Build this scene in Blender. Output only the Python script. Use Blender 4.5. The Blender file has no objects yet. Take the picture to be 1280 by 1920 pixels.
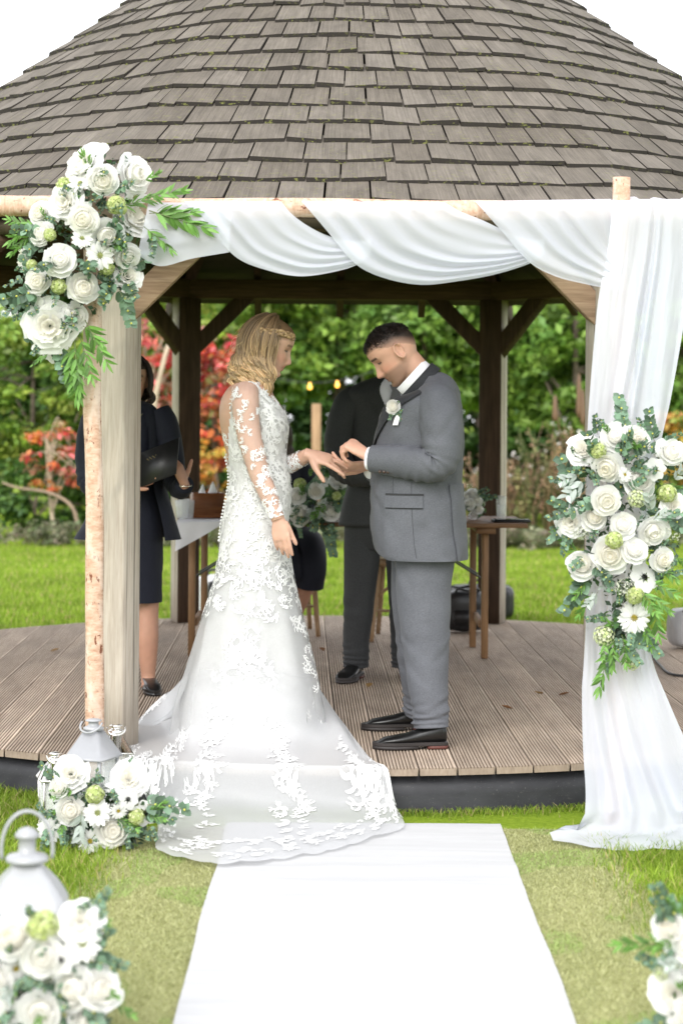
import bpy, math, random
import numpy as np
from mathutils import Vector, Matrix
RNG = np.random.default_rng(7)
random.seed(7)
SC = bpy.context.scene
COL = SC.collection
PI = math.pi
# ------------------------------------------------------------------ camera
FPX, HOR, CAMZ, DECK = 3670.0, 774.0, 1.49, 0.18
ROLL = math.radians(0.4)
cam_data = bpy.data.cameras.new('camera')
cam = bpy.data.objects.new('camera', cam_data); COL.objects.link(cam)
cam.location = (0, 0, CAMZ); cam.rotation_euler = (math.radians(90), -ROLL, 0)
cam_data.sensor_fit = 'VERTICAL'; cam_data.sensor_height = 36; cam_data.sensor_width = 24
cam_data.lens = FPX * 36 / 1920
cam_data.shift_y = -(960 - HOR) / 1920
cam_data.clip_start = 0.1; cam_data.clip_end = 800
cam_data.dof.use_dof = True; cam_data.dof.focus_distance = 7.75; cam_data.dof.aperture_fstop = 2.8
SC.camera = cam
# ------------------------------------------------------------------ world, sun, exposure
SUN_EL, SUN_AZ = math.radians(36), math.radians(196)      # azimuth clockwise from +Y
world = bpy.data.worlds.new('World'); SC.world = world; world.use_nodes = True
wn, wl = world.node_tree.nodes, world.node_tree.links
wn.clear()
w_out = wn.new('ShaderNodeOutputWorld'); w_bg = wn.new('ShaderNodeBackground')
w_sky = wn.new('ShaderNodeTexSky'); w_sky.sky_type = 'NISHITA'; w_sky.sun_disc = False
w_sky.sun_elevation = SUN_EL; w_sky.sun_rotation = SUN_AZ; w_sky.dust_density = 3.0; w_sky.air_density = 1.0
w_mix = wn.new('ShaderNodeMix'); w_mix.data_type = 'RGBA'
w_mix.inputs[0].default_value = 0.88                       # an even white overcast layer over the clear sky
w_mix.inputs[7].default_value = (9.1, 9.25, 9.5, 1)
wl.new(w_sky.outputs[0], w_mix.inputs[6]); wl.new(w_mix.outputs[2], w_bg.inputs[0])
w_bg.inputs[1].default_value = 0.11
wl.new(w_bg.outputs[0], w_out.inputs[0])
sun_data = bpy.data.lights.new('sun', 'SUN'); sun_data.energy = 1.5; sun_data.angle = math.radians(40)
sun_data.color = (1.0, 0.98, 0.955)
sun = bpy.data.objects.new('sun', sun_data); COL.objects.link(sun)
_sd = Vector((math.sin(SUN_AZ) * math.cos(SUN_EL), math.cos(SUN_AZ) * math.cos(SUN_EL), math.sin(SUN_EL)))
sun.rotation_euler = (-_sd).to_track_quat('-Z', 'Y').to_euler(); sun.location = _sd * 40
SC.view_settings.view_transform = 'Standard'; SC.view_settings.look = 'None'
SC.view_settings.gamma = 1.0; SC.view_settings.exposure = 1.15
SC.view_settings.use_curve_mapping = False
SC.render.engine = 'CYCLES'
SC.cycles.transparent_max_bounces = 24
SC.cycles.max_bounces = 8
# ------------------------------------------------------------------ helpers
def P(px, py, Z):
    """photo pixel + distance from the camera plane -> world point"""
    a, b = px - 640.0, py - HOR
    dx = a + b * ROLL; dy = b - a * ROLL
    return np.array((dx / FPX * Z, Z, CAMZ - dy / FPX * Z))
def PG(px, py, z=0.0):
    """photo pixel on the horizontal plane of height z"""
    a, b = px - 640.0, py - HOR
    dy = b - a * ROLL
    return P(px, py, (CAMZ - z) * FPX / dy)
def build_mesh(name, V, faces, col=None, smooth=True, luv=None):
    me = bpy.data.meshes.new(name)
    V = np.asarray(V, dtype=np.float32).reshape(-1, 3)
    me.vertices.add(len(V)); me.vertices.foreach_set('co', V.ravel())
    fl = [np.asarray(f, dtype=np.int32) for f in faces if len(f)]
    loops = np.concatenate([f.ravel() for f in fl])
    tot = np.concatenate([np.full(len(f), f.shape[1], dtype=np.int32) for f in fl])
    st = np.concatenate(([0], np.cumsum(tot)[:-1])).astype(np.int32)
    me.loops.add(len(loops)); me.loops.foreach_set('vertex_index', loops)
    me.polygons.add(len(tot)); me.polygons.foreach_set('loop_start', st)
    me.update(calc_edges=True); me.validate()
    if smooth:
        me.polygons.foreach_set('use_smooth', np.ones(len(me.polygons), dtype=bool))
    if col is not None:
        c = np.asarray(col, dtype=np.float32)
        if c.ndim == 1: c = np.stack([c, c, c], 1)
        if c.shape[1] == 3: c = np.concatenate([c, np.ones((len(c), 1), np.float32)], 1)
        a = me.attributes.new('Col', 'FLOAT_COLOR', 'POINT'); a.data.foreach_set('color', c.ravel())
    if luv is not None:
        a = me.attributes.new('luv', 'FLOAT_VECTOR', 'POINT')
        a.data.foreach_set('vector', np.asarray(luv, dtype=np.float32).ravel())
    return me
class MB:
    def __init__(s): s.V = []; s.T = []; s.Q = []; s.C = []; s.L = []; s.n = 0
    def add(s, V, faces, col=0.5, luv=None):
        V = np.asarray(V, dtype=float).reshape(-1, 3)
        for f in faces:
            f = np.asarray(f, dtype=int)
            if len(f) == 0: continue
            (s.T if f.shape[1] == 3 else s.Q).append(f + s.n)
        c = np.asarray(col, dtype=float)
        if c.ndim == 0: c = np.full((len(V), 3), float(c))
        elif c.ndim == 1 and len(c) == 3 and len(V) != 3: c = np.tile(c, (len(V), 1))
        elif c.ndim == 1: c = np.stack([c, c, c], 1)
        s.C.append(c); s.V.append(V)
        s.L.append(np.zeros((len(V), 3)) if luv is None else np.asarray(luv, float))
        s.n += len(V)
        return s
    def mesh(s, name, smooth=True):
        fs = []
        if s.T: fs.append(np.concatenate(s.T))
        if s.Q: fs.append(np.concatenate(s.Q))
        return build_mesh(name, np.concatenate(s.V), fs, np.concatenate(s.C), smooth, np.concatenate(s.L))
    def obj(s, name, mat, parent=None, smooth=True, loc=None):
        return mk(name, s.mesh(name, smooth), mat, parent, loc)
def mk(name, me, mat=None, parent=None, loc=None):
    o = bpy.data.objects.new(name, me); COL.objects.link(o)
    if mat is not None and me is not None:
        ms = mat if isinstance(mat, (list, tuple)) else [mat]
        if len(me.materials) == 0:
            for m in ms: me.materials.append(m)
    if parent is not None: o.parent = parent
    if loc is not None: o.location = Vector([float(q) for q in loc])
    return o
def thing(name, label, cat, loc=(0, 0, 0), rotz=0, group=None):
    o = bpy.data.objects.new(name, None); COL.objects.link(o)
    o.empty_display_size = 0.1
    o.location = Vector([float(q) for q in loc]); o.rotation_euler = (0, 0, rotz)
    return tag(o, label, cat, group)
def tag(o, label=None, cat=None, group=None, kind=None):
    if label: o['label'] = label
    if cat: o['category'] = cat
    if group: o['group'] = group
    if kind: o['kind'] = kind
    return o
def grid_faces(nu, nv, wrap_u=False):
    """vertex index = v*nu + u"""
    u = np.arange(nu if wrap_u else nu - 1); v = np.arange(nv - 1)
    U, W = np.meshgrid(u, v); U = U.ravel(); W = W.ravel(); U2 = (U + 1) % nu
    return np.stack([W * nu + U, W * nu + U2, (W + 1) * nu + U2, (W + 1) * nu + U], 1)
def loft(rings, caps=True):
    """rings: (nv, nu, 3) closed in u"""
    R = np.asarray(rings, float); nv, nu = R.shape[:2]
    V = R.reshape(-1, 3); F = grid_faces(nu, nv, True); fs = [F]
    if caps:
        V = np.concatenate([V, R[0].mean(0)[None], R[-1].mean(0)[None]])
        a = nv * nu; i = np.arange(nu); j = (i + 1) % nu
        fs.append(np.stack([np.full(nu, a), j, i], 1))
        fs.append(np.stack([np.full(nu, a + 1), (nv - 1) * nu + i, (nv - 1) * nu + j], 1))
    return V, fs
def interp_path(pts, n, smooth=True):
    """Catmull-Rom through pts (k,d) -> n samples"""
    p = np.asarray(pts, float); k = len(p)
    t = np.linspace(0, k - 1, n)
    if not smooth or k < 3:
        return np.stack([np.interp(t, np.arange(k), p[:, d]) for d in range(p.shape[1])], 1)
    q = np.concatenate([[2 * p[0] - p[1]], p, [2 * p[-1] - p[-2]]])
    i = np.clip(t.astype(int), 0, k - 2); f = (t - i)[:, None]
    a, b, c, d = q[i], q[i + 1], q[i + 2], q[i + 3]
    return 0.5 * ((2 * b) + (-a + c) * f + (2 * a - 5 * b + 4 * c - d) * f ** 2 + (-a + 3 * b - 3 * c + d) * f ** 3)
def frames(path, up=(0, 0, 1)):
    p = np.asarray(path, float)
    T = np.gradient(p, axis=0); T /= np.linalg.norm(T, axis=1)[:, None] + 1e-12
    u = np.asarray(up, float)
    if abs(np.dot(u, T[0])) > 0.95: u = np.array((1.0, 0, 0)) if abs(T[0][0]) < 0.9 else np.array((0, 1.0, 0))
    N = np.zeros_like(p); B = np.zeros_like(p)
    n = u - T[0] * np.dot(u, T[0]); n /= np.linalg.norm(n)
    for i in range(len(p)):
        n = n - T[i] * np.dot(n, T[i]); n /= np.linalg.norm(n) + 1e-12
        N[i] = n; B[i] = np.cross(T[i], n)
    return T, N, B
def tube(path, rad, n=8, rad2=None, up=(0, 0, 1), caps=True, disp=None):
    """rad along N (up), rad2 along B"""
    p = np.asarray(path, float); m = len(p)
    T, N, B = frames(p, up)
    r1 = np.broadcast_to(np.asarray(rad, float), (m,)); r2 = r1 if rad2 is None else np.broadcast_to(np.asarray(rad2, float), (m,))
    th = np.arange(n) * 2 * PI / n
    c, s = np.cos(th), np.sin(th)
    k = np.ones((m, n)) if disp is None else 1 + disp(np.linspace(0, 1, m)[:, None], th[None, :])
    R = p[:, None, :] + (r1[:, None] * c[None] * k)[..., None] * N[:, None, :] + (r2[:, None] * s[None] * k)[..., None] * B[:, None, :]
    return loft(R, caps)
def box(x0, x1, y0, y1, z0, z1):
    V = np.array([(x, y, z) for z in (z0, z1) for y in (y0, y1) for x in (x0, x1)], float)
    return V, [np.array([(0, 2, 3, 1), (4, 5, 7, 6), (0, 1, 5, 4), (2, 6, 7, 3), (0, 4, 6, 2), (1, 3, 7, 5)])]
def bevel_mesh(me, w, seg=2):
    import bmesh
    bm = bmesh.new(); bm.from_mesh(me)
    bmesh.ops.bevel(bm, geom=bm.edges[:], offset=w, segments=seg, affect='EDGES', profile=0.6)
    bm.to_mesh(me); bm.free(); return me
def xf(V, M):
    V = np.asarray(V, float); M = np.array(M)
    return V @ M[:3, :3].T + M[:3, 3]
def rotm(ax, ang): return np.array(Matrix.Rotation(ang, 3, ax))
def basis_from(z, roll=0.0):
    """3x3 whose columns are x,y,z with z along the given direction"""
    z = np.asarray(z, float); z = z / np.linalg.norm(z)
    u = np.array((0, 0, 1.0)) if abs(z[2]) < 0.9 else np.array((1.0, 0, 0))
    x = np.cross(u, z); x /= np.linalg.norm(x); y = np.cross(z, x)
    c, s = math.cos(roll), math.sin(roll)
    return np.stack([c * x + s * y, -s * x + c * y, z], 1)
def set_tf(o, pos, B, s=1.0):
    M = Matrix.Identity(4)
    for i in range(3):
        for j in range(3): M[i][j] = float(B[i, j]) * s
        M[i][3] = float(pos[i])
    o.matrix_world = M if o.parent is None else M
    o.matrix_basis = M
    return o
_h = RNG.random(4096)
def vnoise(x, y, seed=0):
    """cheap smooth 2-D value noise in -1..1"""
    x = np.asarray(x, float); y = np.asarray(y, float)
    xi = np.floor(x).astype(int); yi = np.floor(y).astype(int); fx = x - xi; fy = y - yi
    fx = fx * fx * (3 - 2 * fx); fy = fy * fy * (3 - 2 * fy)
    def h(a, b): return _h[(a * 374761 + b * 668265 + seed * 974711) % 4096]
    return 2 * ((h(xi, yi) * (1 - fx) + h(xi + 1, yi) * fx) * (1 - fy) + (h(xi, yi + 1) * (1 - fx) + h(xi + 1, yi + 1) * fx) * fy) - 1
# ------------------------------------------------------------------ materials
class Mat:
    def __init__(s, name, rough=0.6, color=(0.5, 0.5, 0.5), spec=0.5, metal=0.0, sheen=0.0):
        s.m = bpy.data.materials.new(name); s.m.use_nodes = True
        s.t = s.m.node_tree; s.n = s.t.nodes; s.l = s.t.links
        s.b = s.n['Principled BSDF']; s.out = s.n['Material Output']
        s.b.inputs['Base Color'].default_value = (*color, 1); s.b.inputs['Roughness'].default_value = rough
        s.b.inputs['Specular IOR Level'].default_value = spec; s.b.inputs['Metallic'].default_value = metal
        if sheen: s.b.inputs['Sheen Weight'].default_value = sheen; s.b.inputs['Sheen Roughness'].default_value = 0.5
    def node(s, t, **kw):
        n = s.n.new(t)
        for k, v in kw.items(): setattr(n, k, v)
        return n
    def coord(s, kind='Object', scale=(1, 1, 1), rot=(0, 0, 0)):
        if kind in ('luv', 'Col'):
            a = s.node('ShaderNodeAttribute', attribute_name=kind); src = a.outputs['Vector']
        else:
            a = s.node('ShaderNodeTexCoord'); src = a.outputs[kind]
        mp = s.node('ShaderNodeMapping'); mp.inputs['Scale'].default_value = scale; mp.inputs['Rotation'].default_value = rot
        s.l.new(src, mp.inputs['Vector']); return mp.outputs[0]
    def noise(s, vec, scale=5, detail=4, rough=0.6, dist=0.0):
        n = s.node('ShaderNodeTexNoise'); n.inputs['Scale'].default_value = scale; n.inputs['Detail'].default_value = detail
        n.inputs['Roughness'].default_value = rough; n.inputs['Distortion'].default_value = dist
        s.l.new(vec, n.inputs['Vector']); return n.outputs['Fac']
    def ramp(s, fac, stops, interp='LINEAR'):
        r = s.node('ShaderNodeValToRGB'); e = r.color_ramp.elements; r.color_ramp.interpolation = interp
        while len(e) < len(stops): e.new(0.5)
        for i, (p, c) in enumerate(stops):
            e[i].position = p; e[i].color = (*c, 1) if len(c) == 3 else c
        s.l.new(fac, r.inputs[0]); return r.outputs[0]
    def mix(s, fac, a, b, mode='MIX'):
        m = s.node('ShaderNodeMix', data_type='RGBA', blend_type=mode)
        for i, v in ((0, fac), (6, a), (7, b)):
            if hasattr(v, 'is_linked') or isinstance(v, bpy.types.NodeSocket): s.l.new(v, m.inputs[i])
            elif i == 0: m.inputs[0].default_value = v
            else: m.inputs[i].default_value = (*v, 1) if len(v) == 3 else v
        return m.outputs[2]
    def math(s, op, a, b=0.0, clamp=False):
        m = s.node('ShaderNodeMath', operation=op, use_clamp=clamp)
        for i, v in ((0, a), (1, b)):
            if isinstance(v, bpy.types.NodeSocket): s.l.new(v, m.inputs[i])
            else: m.inputs[i].default_value = v
        return m.outputs[0]
    def attr(s, name='Col', ch=None):
        a = s.node('ShaderNodeAttribute', attribute_name=name)
        if ch is None: return a.outputs['Color']
        sp = s.node('ShaderNodeSeparateColor'); s.l.new(a.outputs['Color'], sp.inputs[0]); return sp.outputs[ch]
    def base(s, sock): s.l.new(sock, s.b.inputs['Base Color']); return s
    def rough(s, sock): s.l.new(sock, s.b.inputs['Roughness']); return s
    def bump(s, sock, strength=0.3, dist=0.01):
        b = s.node('ShaderNodeBump'); b.inputs['Strength'].default_value = strength; b.inputs['Distance'].default_value = dist
        s.l.new(sock, b.inputs['Height']); s.l.new(b.outputs[0], s.b.inputs['Normal']); return s
    def translucent(s, colsock_or_col, fac=0.4, alpha=None):
        """mix the Principled with a translucent lobe; alpha (socket or float) = opacity"""
        tr = s.node('ShaderNodeBsdfTranslucent')
        if isinstance(colsock_or_col, bpy.types.NodeSocket): s.l.new(colsock_or_col, tr.inputs[0])
        else: tr.inputs[0].default_value = (*colsock_or_col, 1)
        mx = s.node('ShaderNodeMixShader'); mx.inputs[0].default_value = fac
        s.l.new(s.b.outputs[0], mx.inputs[1]); s.l.new(tr.outputs[0], mx.inputs[2]); last = mx
        if alpha is not None:
            tp = s.node('ShaderNodeBsdfTransparent'); m2 = s.node('ShaderNodeMixShader')
            if isinstance(alpha, bpy.types.NodeSocket): s.l.new(alpha, m2.inputs[0])
            else: m2.inputs[0].default_value = alpha
            s.l.new(tp.outputs[0], m2.inputs[1]); s.l.new(mx.outputs[0], m2.inputs[2]); last = m2
        s.l.new(last.outputs[0], s.out.inputs['Surface']); return s
MATS = {}
def wood(name, c_dark, c_mid, c_light, axis='Z', rough=0.8, grain=60, stain=None, kind='Object', var=0.35, cracks=0.0):
    m = Mat(name, rough, spec=0.25)
    ax = {'X': 0, 'Y': 1, 'Z': 2}[axis]
    sc = [grain] * 3; sc[ax] = grain * 0.06
    v = m.coord(kind, tuple(sc)); f = m.noise(v, 1.0, 5, 0.62, 0.4)
    sc2 = [7] * 3; sc2[ax] = 1.6
    f2 = m.noise(m.coord(kind, tuple(sc2)), 1.0, 4, 0.6, 0.8)
    c = m.ramp(f, [(0.25, c_dark), (0.5, c_mid), (0.78, c_light)])
    c2 = m.ramp(f2, [(0.3, (1 - var,) * 3), (0.7, (1 + var * 0.4,) * 3)])
    c = m.mix(1.0, c, c2, 'MULTIPLY')
    if stain:
        f3 = m.noise(m.coord(kind, (3, 3, 1.2)), 1.0, 3, 0.7, 1.2)
        c = m.mix(m.ramp(f3, [(0.5, (0, 0, 0)), (0.68, (0.75, 0.75, 0.75))]), c, stain)
    if cracks:
        sc4 = [38] * 3; sc4[ax] = 0.55; f4 = m.noise(m.coord(kind, tuple(sc4)), 1.0, 3, 0.55, 0.6)
        c = m.mix(m.ramp(f4, [(0.60, (0, 0, 0)), (0.635, (cracks,) * 3)]), c, tuple(q * 0.38 for q in c_dark))
        kn = m.noise(m.coord(kind, (9, 9, 3.0)), 1.0, 1, 0.4); c = m.mix(m.ramp(kn, [(0.745, (0, 0, 0)), (0.775, (0.7, 0.7, 0.7))]), c, tuple(q * 0.5 for q in c_dark))
    m.base(c); m.bump(f, 0.35, 0.004)
    return m.m
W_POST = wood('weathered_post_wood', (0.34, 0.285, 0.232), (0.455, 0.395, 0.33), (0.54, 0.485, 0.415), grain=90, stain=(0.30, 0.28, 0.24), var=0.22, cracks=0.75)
W_BROWN = wood('shaded_brown_wood', (0.034, 0.02, 0.013), (0.062, 0.037, 0.023), (0.105, 0.065, 0.041), grain=60)
W_BRACE = wood('lit_brace_wood', (0.22, 0.14, 0.09), (0.36, 0.245, 0.165), (0.48, 0.35, 0.25), axis='X', grain=60)
W_TABLE = wood('oak_table_wood', (0.10, 0.05, 0.024), (0.19, 0.10, 0.05), (0.30, 0.17, 0.09), axis='X', rough=0.5)
W_LEG = wood('oak_leg_wood', (0.13, 0.07, 0.032), (0.24, 0.135, 0.066), (0.34, 0.20, 0.105), axis='Z', rough=0.5)
W_BOX = wood('walnut_box_wood', (0.09, 0.03, 0.011), (0.19, 0.068, 0.024), (0.29, 0.12, 0.045), axis='X', rough=0.35)
W_POSTBG = wood('garden_post_wood', (0.2, 0.12, 0.06), (0.33, 0.21, 0.12), (0.42, 0.28, 0.17))
def deck_mat():
    m = Mat('deck_board_wood', 0.75, spec=0.3)
    rnd = m.attr('Col', 0)
    v = m.coord('luv', (90, 3.0, 90)); f = m.noise(v, 1.0, 5, 0.65, 0.3)
    f2 = m.noise(m.coord('luv', (5, 1.3, 5)), 1.0, 4, 0.65, 0.6)
    c = m.ramp(f, [(0.25, (0.37, 0.288, 0.222)), (0.5, (0.53, 0.43, 0.34)), (0.8, (0.64, 0.54, 0.445))])
    c = m.mix(1.0, c, m.ramp(rnd, [(0, (0.78, 0.76, 0.74)), (1, (1.12, 1.1, 1.08))]), 'MULTIPLY')
    c = m.mix(1.0, c, m.ramp(f2, [(0.32, (0.72, 0.72, 0.73)), (0.7, (1.1, 1.1, 1.1))]), 'MULTIPLY')
    g = m.attr('Col', 1)                                     # darker groove floors and board sides, wet sawn ends
    c = m.mix(m.math('MULTIPLY', g, 0.8), c, (0.085, 0.06, 0.04))
    m.base(c); m.bump(f, 0.3, 0.003); return m.m
M_DECK = deck_mat()
def shingle_mat():
    m = Mat('cedar_shingle', 0.85, spec=0.25)
    rnd = m.attr('Col', 0); butt = m.attr('Col', 1)
    v = m.coord('luv', (130, 4.0, 1)); f = m.noise(v, 1.0, 5, 0.7, 0.25)
    f2 = m.noise(m.coord('luv', (9, 5, 1)), 1.0, 4, 0.65, 0.7)
    speck = m.noise(m.coord('luv', (260, 260, 1)), 1.0, 2, 0.6)
    c = m.ramp(f, [(0.22, (0.075, 0.065, 0.055)), (0.5, (0.126, 0.111, 0.095)), (0.8, (0.182, 0.162, 0.141))])
    c = m.mix(1.0, c, m.ramp(rnd, [(0, (0.80, 0.77, 0.73)), (0.5, (0.97, 0.95, 0.92)), (1, (1.18, 1.17, 1.16))]), 'MULTIPLY')
    c = m.mix(1.0, c, m.ramp(f2, [(0.3, (0.72, 0.72, 0.72)), (0.68, (1.12, 1.12, 1.12))]), 'MULTIPLY')
    c = m.mix(m.ramp(speck, [(0.66, (0, 0, 0)), (0.74, (0.55, 0.55, 0.55))]), c, (0.36, 0.345, 0.32))
    c = m.mix(butt, c, (0.016, 0.013, 0.011))                # course shadows painted into the butt and side edges
    mf = m.noise(m.coord('luv', (38, 60, 1)), 1.0, 4, 0.7)
    mossk = m.math('MULTIPLY', m.ramp(mf, [(0.56, (0, 0, 0)), (0.62, (1, 1, 1))]), m.attr('Col', 2))
    c = m.mix(mossk, c, (0.20, 0.21, 0.055))
    m.base(c); m.bump(f, 0.4, 0.004); return m.m
M_SHINGLE = shingle_mat()
def birch_mat():
    m = Mat('birch_bark', 0.7, spec=0.3)
    v = m.coord('luv', (9, 9, 60)); f = m.noise(v, 1.0, 4, 0.7, 0.3)
    c = m.ramp(f, [(0.25, (0.36, 0.20, 0.125)), (0.5, (0.52, 0.345, 0.25)), (0.75, (0.64, 0.50, 0.40))])
    f2 = m.noise(m.coord('luv', (16, 16, 26)), 1.0, 3, 0.75, 0.5)
    c = m.mix(m.ramp(f2, [(0.61, (0, 0, 0)), (0.645, (1, 1, 1))]), c, (0.16, 0.055, 0.028))
    f3 = m.noise(m.coord('luv', (6, 6, 5)), 1.0, 3, 0.6, 0.5)
    c = m.mix(m.ramp(f3, [(0.5, (0, 0, 0)), (0.66, (0.6, 0.6, 0.6))]), c, (0.66, 0.57, 0.49))
    m.base(c); m.bump(f, 0.5, 0.006); return m.m
M_BIRCH = birch_mat()
def plain(name, color, rough=0.6, spec=0.5, metal=0.0, var=0.12, scale=8, bump=0.0, bscale=80, sheen=0.0):
    m = Mat(name, rough, color, spec, metal, sheen)
    if var:
        f = m.noise(m.coord('Object', (1, 1, 1)), scale, 4, 0.65)
        lo = tuple(c * (1 - var) for c in color); hi = tuple(min(1, c * (1 + var)) for c in color)
        m.base(m.ramp(f, [(0.3, lo), (0.7, hi)]))
    if bump:
        m.bump(m.noise(m.coord('Object', (1, 1, 1)), bscale, 3, 0.6), bump, 0.003)
    return m.m
def colmat(name, rough=0.6, spec=0.4, bump=0.0, bscale=90, sheen=0.0, trans=0.0, var=0.0, gain=1.0):
    """base colour from the per-vertex colour of the piece"""
    m = Mat(name, rough, spec=spec, sheen=sheen)
    c = m.attr('Col')
    if var:
        f = m.noise(m.coord('Object', (1, 1, 1)), 25, 4, 0.65)
        c = m.mix(1.0, c, m.ramp(f, [(0.3, (1 - var,) * 3), (0.7, (1 + var,) * 3)]), 'MULTIPLY')
    m.base(c)
    if bump: m.bump(m.noise(m.coord('Object', (1, 1, 1)), bscale, 3, 0.6), bump, 0.003)
    if trans: m.translucent(c, trans)
    return m.m
# ================================================================== GROUND
def lawn_mat():
    m = Mat('lawn_turf', 0.9, spec=0.1)
    f = m.noise(m.coord('Object'), 45, 5, 0.75); f2 = m.noise(m.coord('Object', (0.35, 2.2, 1)), 1.3, 4, 0.65, 0.3)
    c = m.ramp(f, [(0.25, (0.10, 0.165, 0.012)), (0.5, (0.19, 0.285, 0.022)), (0.8, (0.29, 0.37, 0.05))])
    c = m.mix(1.0, c, m.ramp(f2, [(0.3, (0.72, 0.78, 0.72)), (0.7, (1.2, 1.12, 1.15))]), 'MULTIPLY')
    m.base(c); m.bump(f, 0.6, 0.03); return m.m
M_LAWN = lawn_mat()
g = MB(); xs = np.linspace(-150, 150, 25)
g.add(np.array([(x, y + 120, 0) for y in xs for x in xs]), [grid_faces(25, 25)])
tag(g.obj('lawn_ground', M_LAWN), kind='structure')
def mat_mat():
    m = Mat('woven_turf_matting', 0.95, spec=0.1)
    f = m.noise(m.coord('Object', (1, 1.0, 1)), 170, 4, 0.75, 0.3); f2 = m.noise(m.coord('Object', (2.2, 1.4, 1)), 1.6, 4, 0.65, 0.4)
    f3 = m.noise(m.coord('Object', (60, 220, 1)), 1.0, 2, 0.6)
    c = m.ramp(f, [(0.28, (0.20, 0.205, 0.075)), (0.5, (0.36, 0.36, 0.16)), (0.75, (0.50, 0.495, 0.27))])
    c = m.mix(m.ramp(f2, [(0.42, (0, 0, 0)), (0.75, (0.5, 0.5, 0.5))]), c, (0.19, 0.235, 0.085))
    c = m.mix(1.0, c, m.ramp(f3, [(0.3, (0.8, 0.8, 0.8)), (0.7, (1.12, 1.12, 1.12))]), 'MULTIPLY')
    m.base(c); m.bump(f, 0.8, 0.012); return m.m
def sheet(name, x0, x1, y0, y1, z, nx, ny, mat, edge=0.0, bump=0.0, kind=None, thick=0.0):
    U, W = np.meshgrid(np.linspace(0, 1, nx), np.linspace(0, 1, ny))
    X = x0 + (x1 - x0) * U + edge * vnoise(W * 9 + 3, U * 2) * (1 - np.sin(PI * U)); Y = y0 + (y1 - y0) * W
    Zz = z + bump * (0.6 * vnoise(X * 3.0, Y * 9, 3) + 0.4 * vnoise(X * 9 + 40, Y * 24, 5))
    V = np.stack([X, Y, Zz], -1).reshape(-1, 3); b = MB(); b.add(V, [grid_faces(nx, ny)])
    if thick:
        rim = np.concatenate([np.arange(nx), nx * np.arange(1, ny) + nx - 1, nx * (ny - 1) + np.arange(nx - 2, -1, -1), nx * np.arange(ny - 2, 0, -1)])
        lo = V[rim] - (0, 0, thick); n = len(rim); i = np.arange(n); j = (i + 1) % n
        b.add(np.concatenate([V[rim], lo]), [np.stack([i, i + n, j + n, j], 1)])
    o = b.obj(name, mat)
    if kind: o['kind'] = kind
    return o
sheet('matting_path', -0.80, 0.985, 1.5, 6.99, 0.008, 12, 60, mat_mat(), edge=0.02, bump=0.002, kind='structure', thick=0.007)
def runner_mat():
    m = Mat('white_runner_fabric', 0.85, (0.86, 0.86, 0.87), spec=0.15, sheen=0.2)
    f = m.noise(m.coord('Object', (260, 260, 1)), 1.0, 2); f2 = m.noise(m.coord('Object', (1.0, 14, 1)), 1.0, 4, 0.6, 0.4)
    sp = m.noise(m.coord('Object', (30, 30, 1)), 1.0, 2, 0.5)
    c = m.ramp(f2, [(0.35, (0.365, 0.365, 0.37)), (0.65, (0.42, 0.42, 0.425))])
    c = m.mix(m.ramp(sp, [(0.765, (0, 0, 0)), (0.80, (0.4, 0.4, 0.4))]), c, (0.45, 0.38, 0.28))
    m.base(c); m.bump(f2, 0.6, 0.008); return m.m
tag(sheet('aisle_runner', -0.398, 0.58, 1.5, 7.03, 0.017, 60, 220, runner_mat(), edge=0.006, bump=0.0055, thick=0.006),
    'long white fabric aisle runner leading up to the gazebo deck', 'carpet')
def blades(N, sampler, h0, h1, w, seed, lean=0.6):
    r = np.random.default_rng(seed)
    p = sampler(N, r); n = len(p)
    h = r.uniform(h0, h1, n); a = r.uniform(0, 2 * PI, n); la = r.uniform(0, 2 * PI, n); L = h * r.uniform(0.1, lean, n)
    d = np.stack([np.cos(a), np.sin(a), np.zeros(n)], 1) * (w * r.uniform(0.6, 1.3, n))[:, None]
    ln = np.stack([np.cos(la), np.sin(la), np.zeros(n)], 1) * L[:, None]; up = np.zeros((n, 3)); up[:, 2] = h
    V = np.stack([p - d, p + d, p - d * 0.7 + ln * 0.35 + up * 0.6, p + d * 0.7 + ln * 0.35 + up * 0.6, p + ln + up], 1)
    V = V.reshape(-1, 3); b = np.arange(n) * 5
    t = r.random(n)[:, None]; dry = (r.random(n) < 0.12)[:, None]
    c = np.where(dry, np.array((0.40, 0.35, 0.14)), (1 - t) * np.array((0.12, 0.20, 0.014)) + t * np.array((0.29, 0.40, 0.045)))
    c = c * (1 + 0.22 * vnoise(p[:, 0] * 0.7, p[:, 1] * 2.1, 2) + 0.18 * vnoise(p[:, 0] * 6, p[:, 1] * 5, 3))[:, None]
    C = np.clip(np.repeat(c, 5, 0), 0, 1)
    return V, [np.stack([b, b + 1, b + 3, b + 2], 1), np.stack([b + 2, b + 3, b + 4], 1)], C
GC = np.array((0.038, 9.935)); GROT = math.radians(1.2)
def rdeck(p): return np.hypot(p[:, 0] - GC[0], p[:, 1] - GC[1])
M_GRASS = colmat('grass_blade', 0.6, 0.3, trans=0.35)
def smp_left(N, r):
    p = np.stack([r.uniform(-1.9, -0.76, N), r.uniform(4.2, 7.75, N), np.zeros(N)], 1)
    k = (rdeck(p) > 2.68) & ((p[:, 0] < -0.82 + 0.05 * vnoise(p[:, 1] * 5, p[:, 1] * 0) + r.uniform(-0.03, 0.06, N)))
    return p[k]
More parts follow.
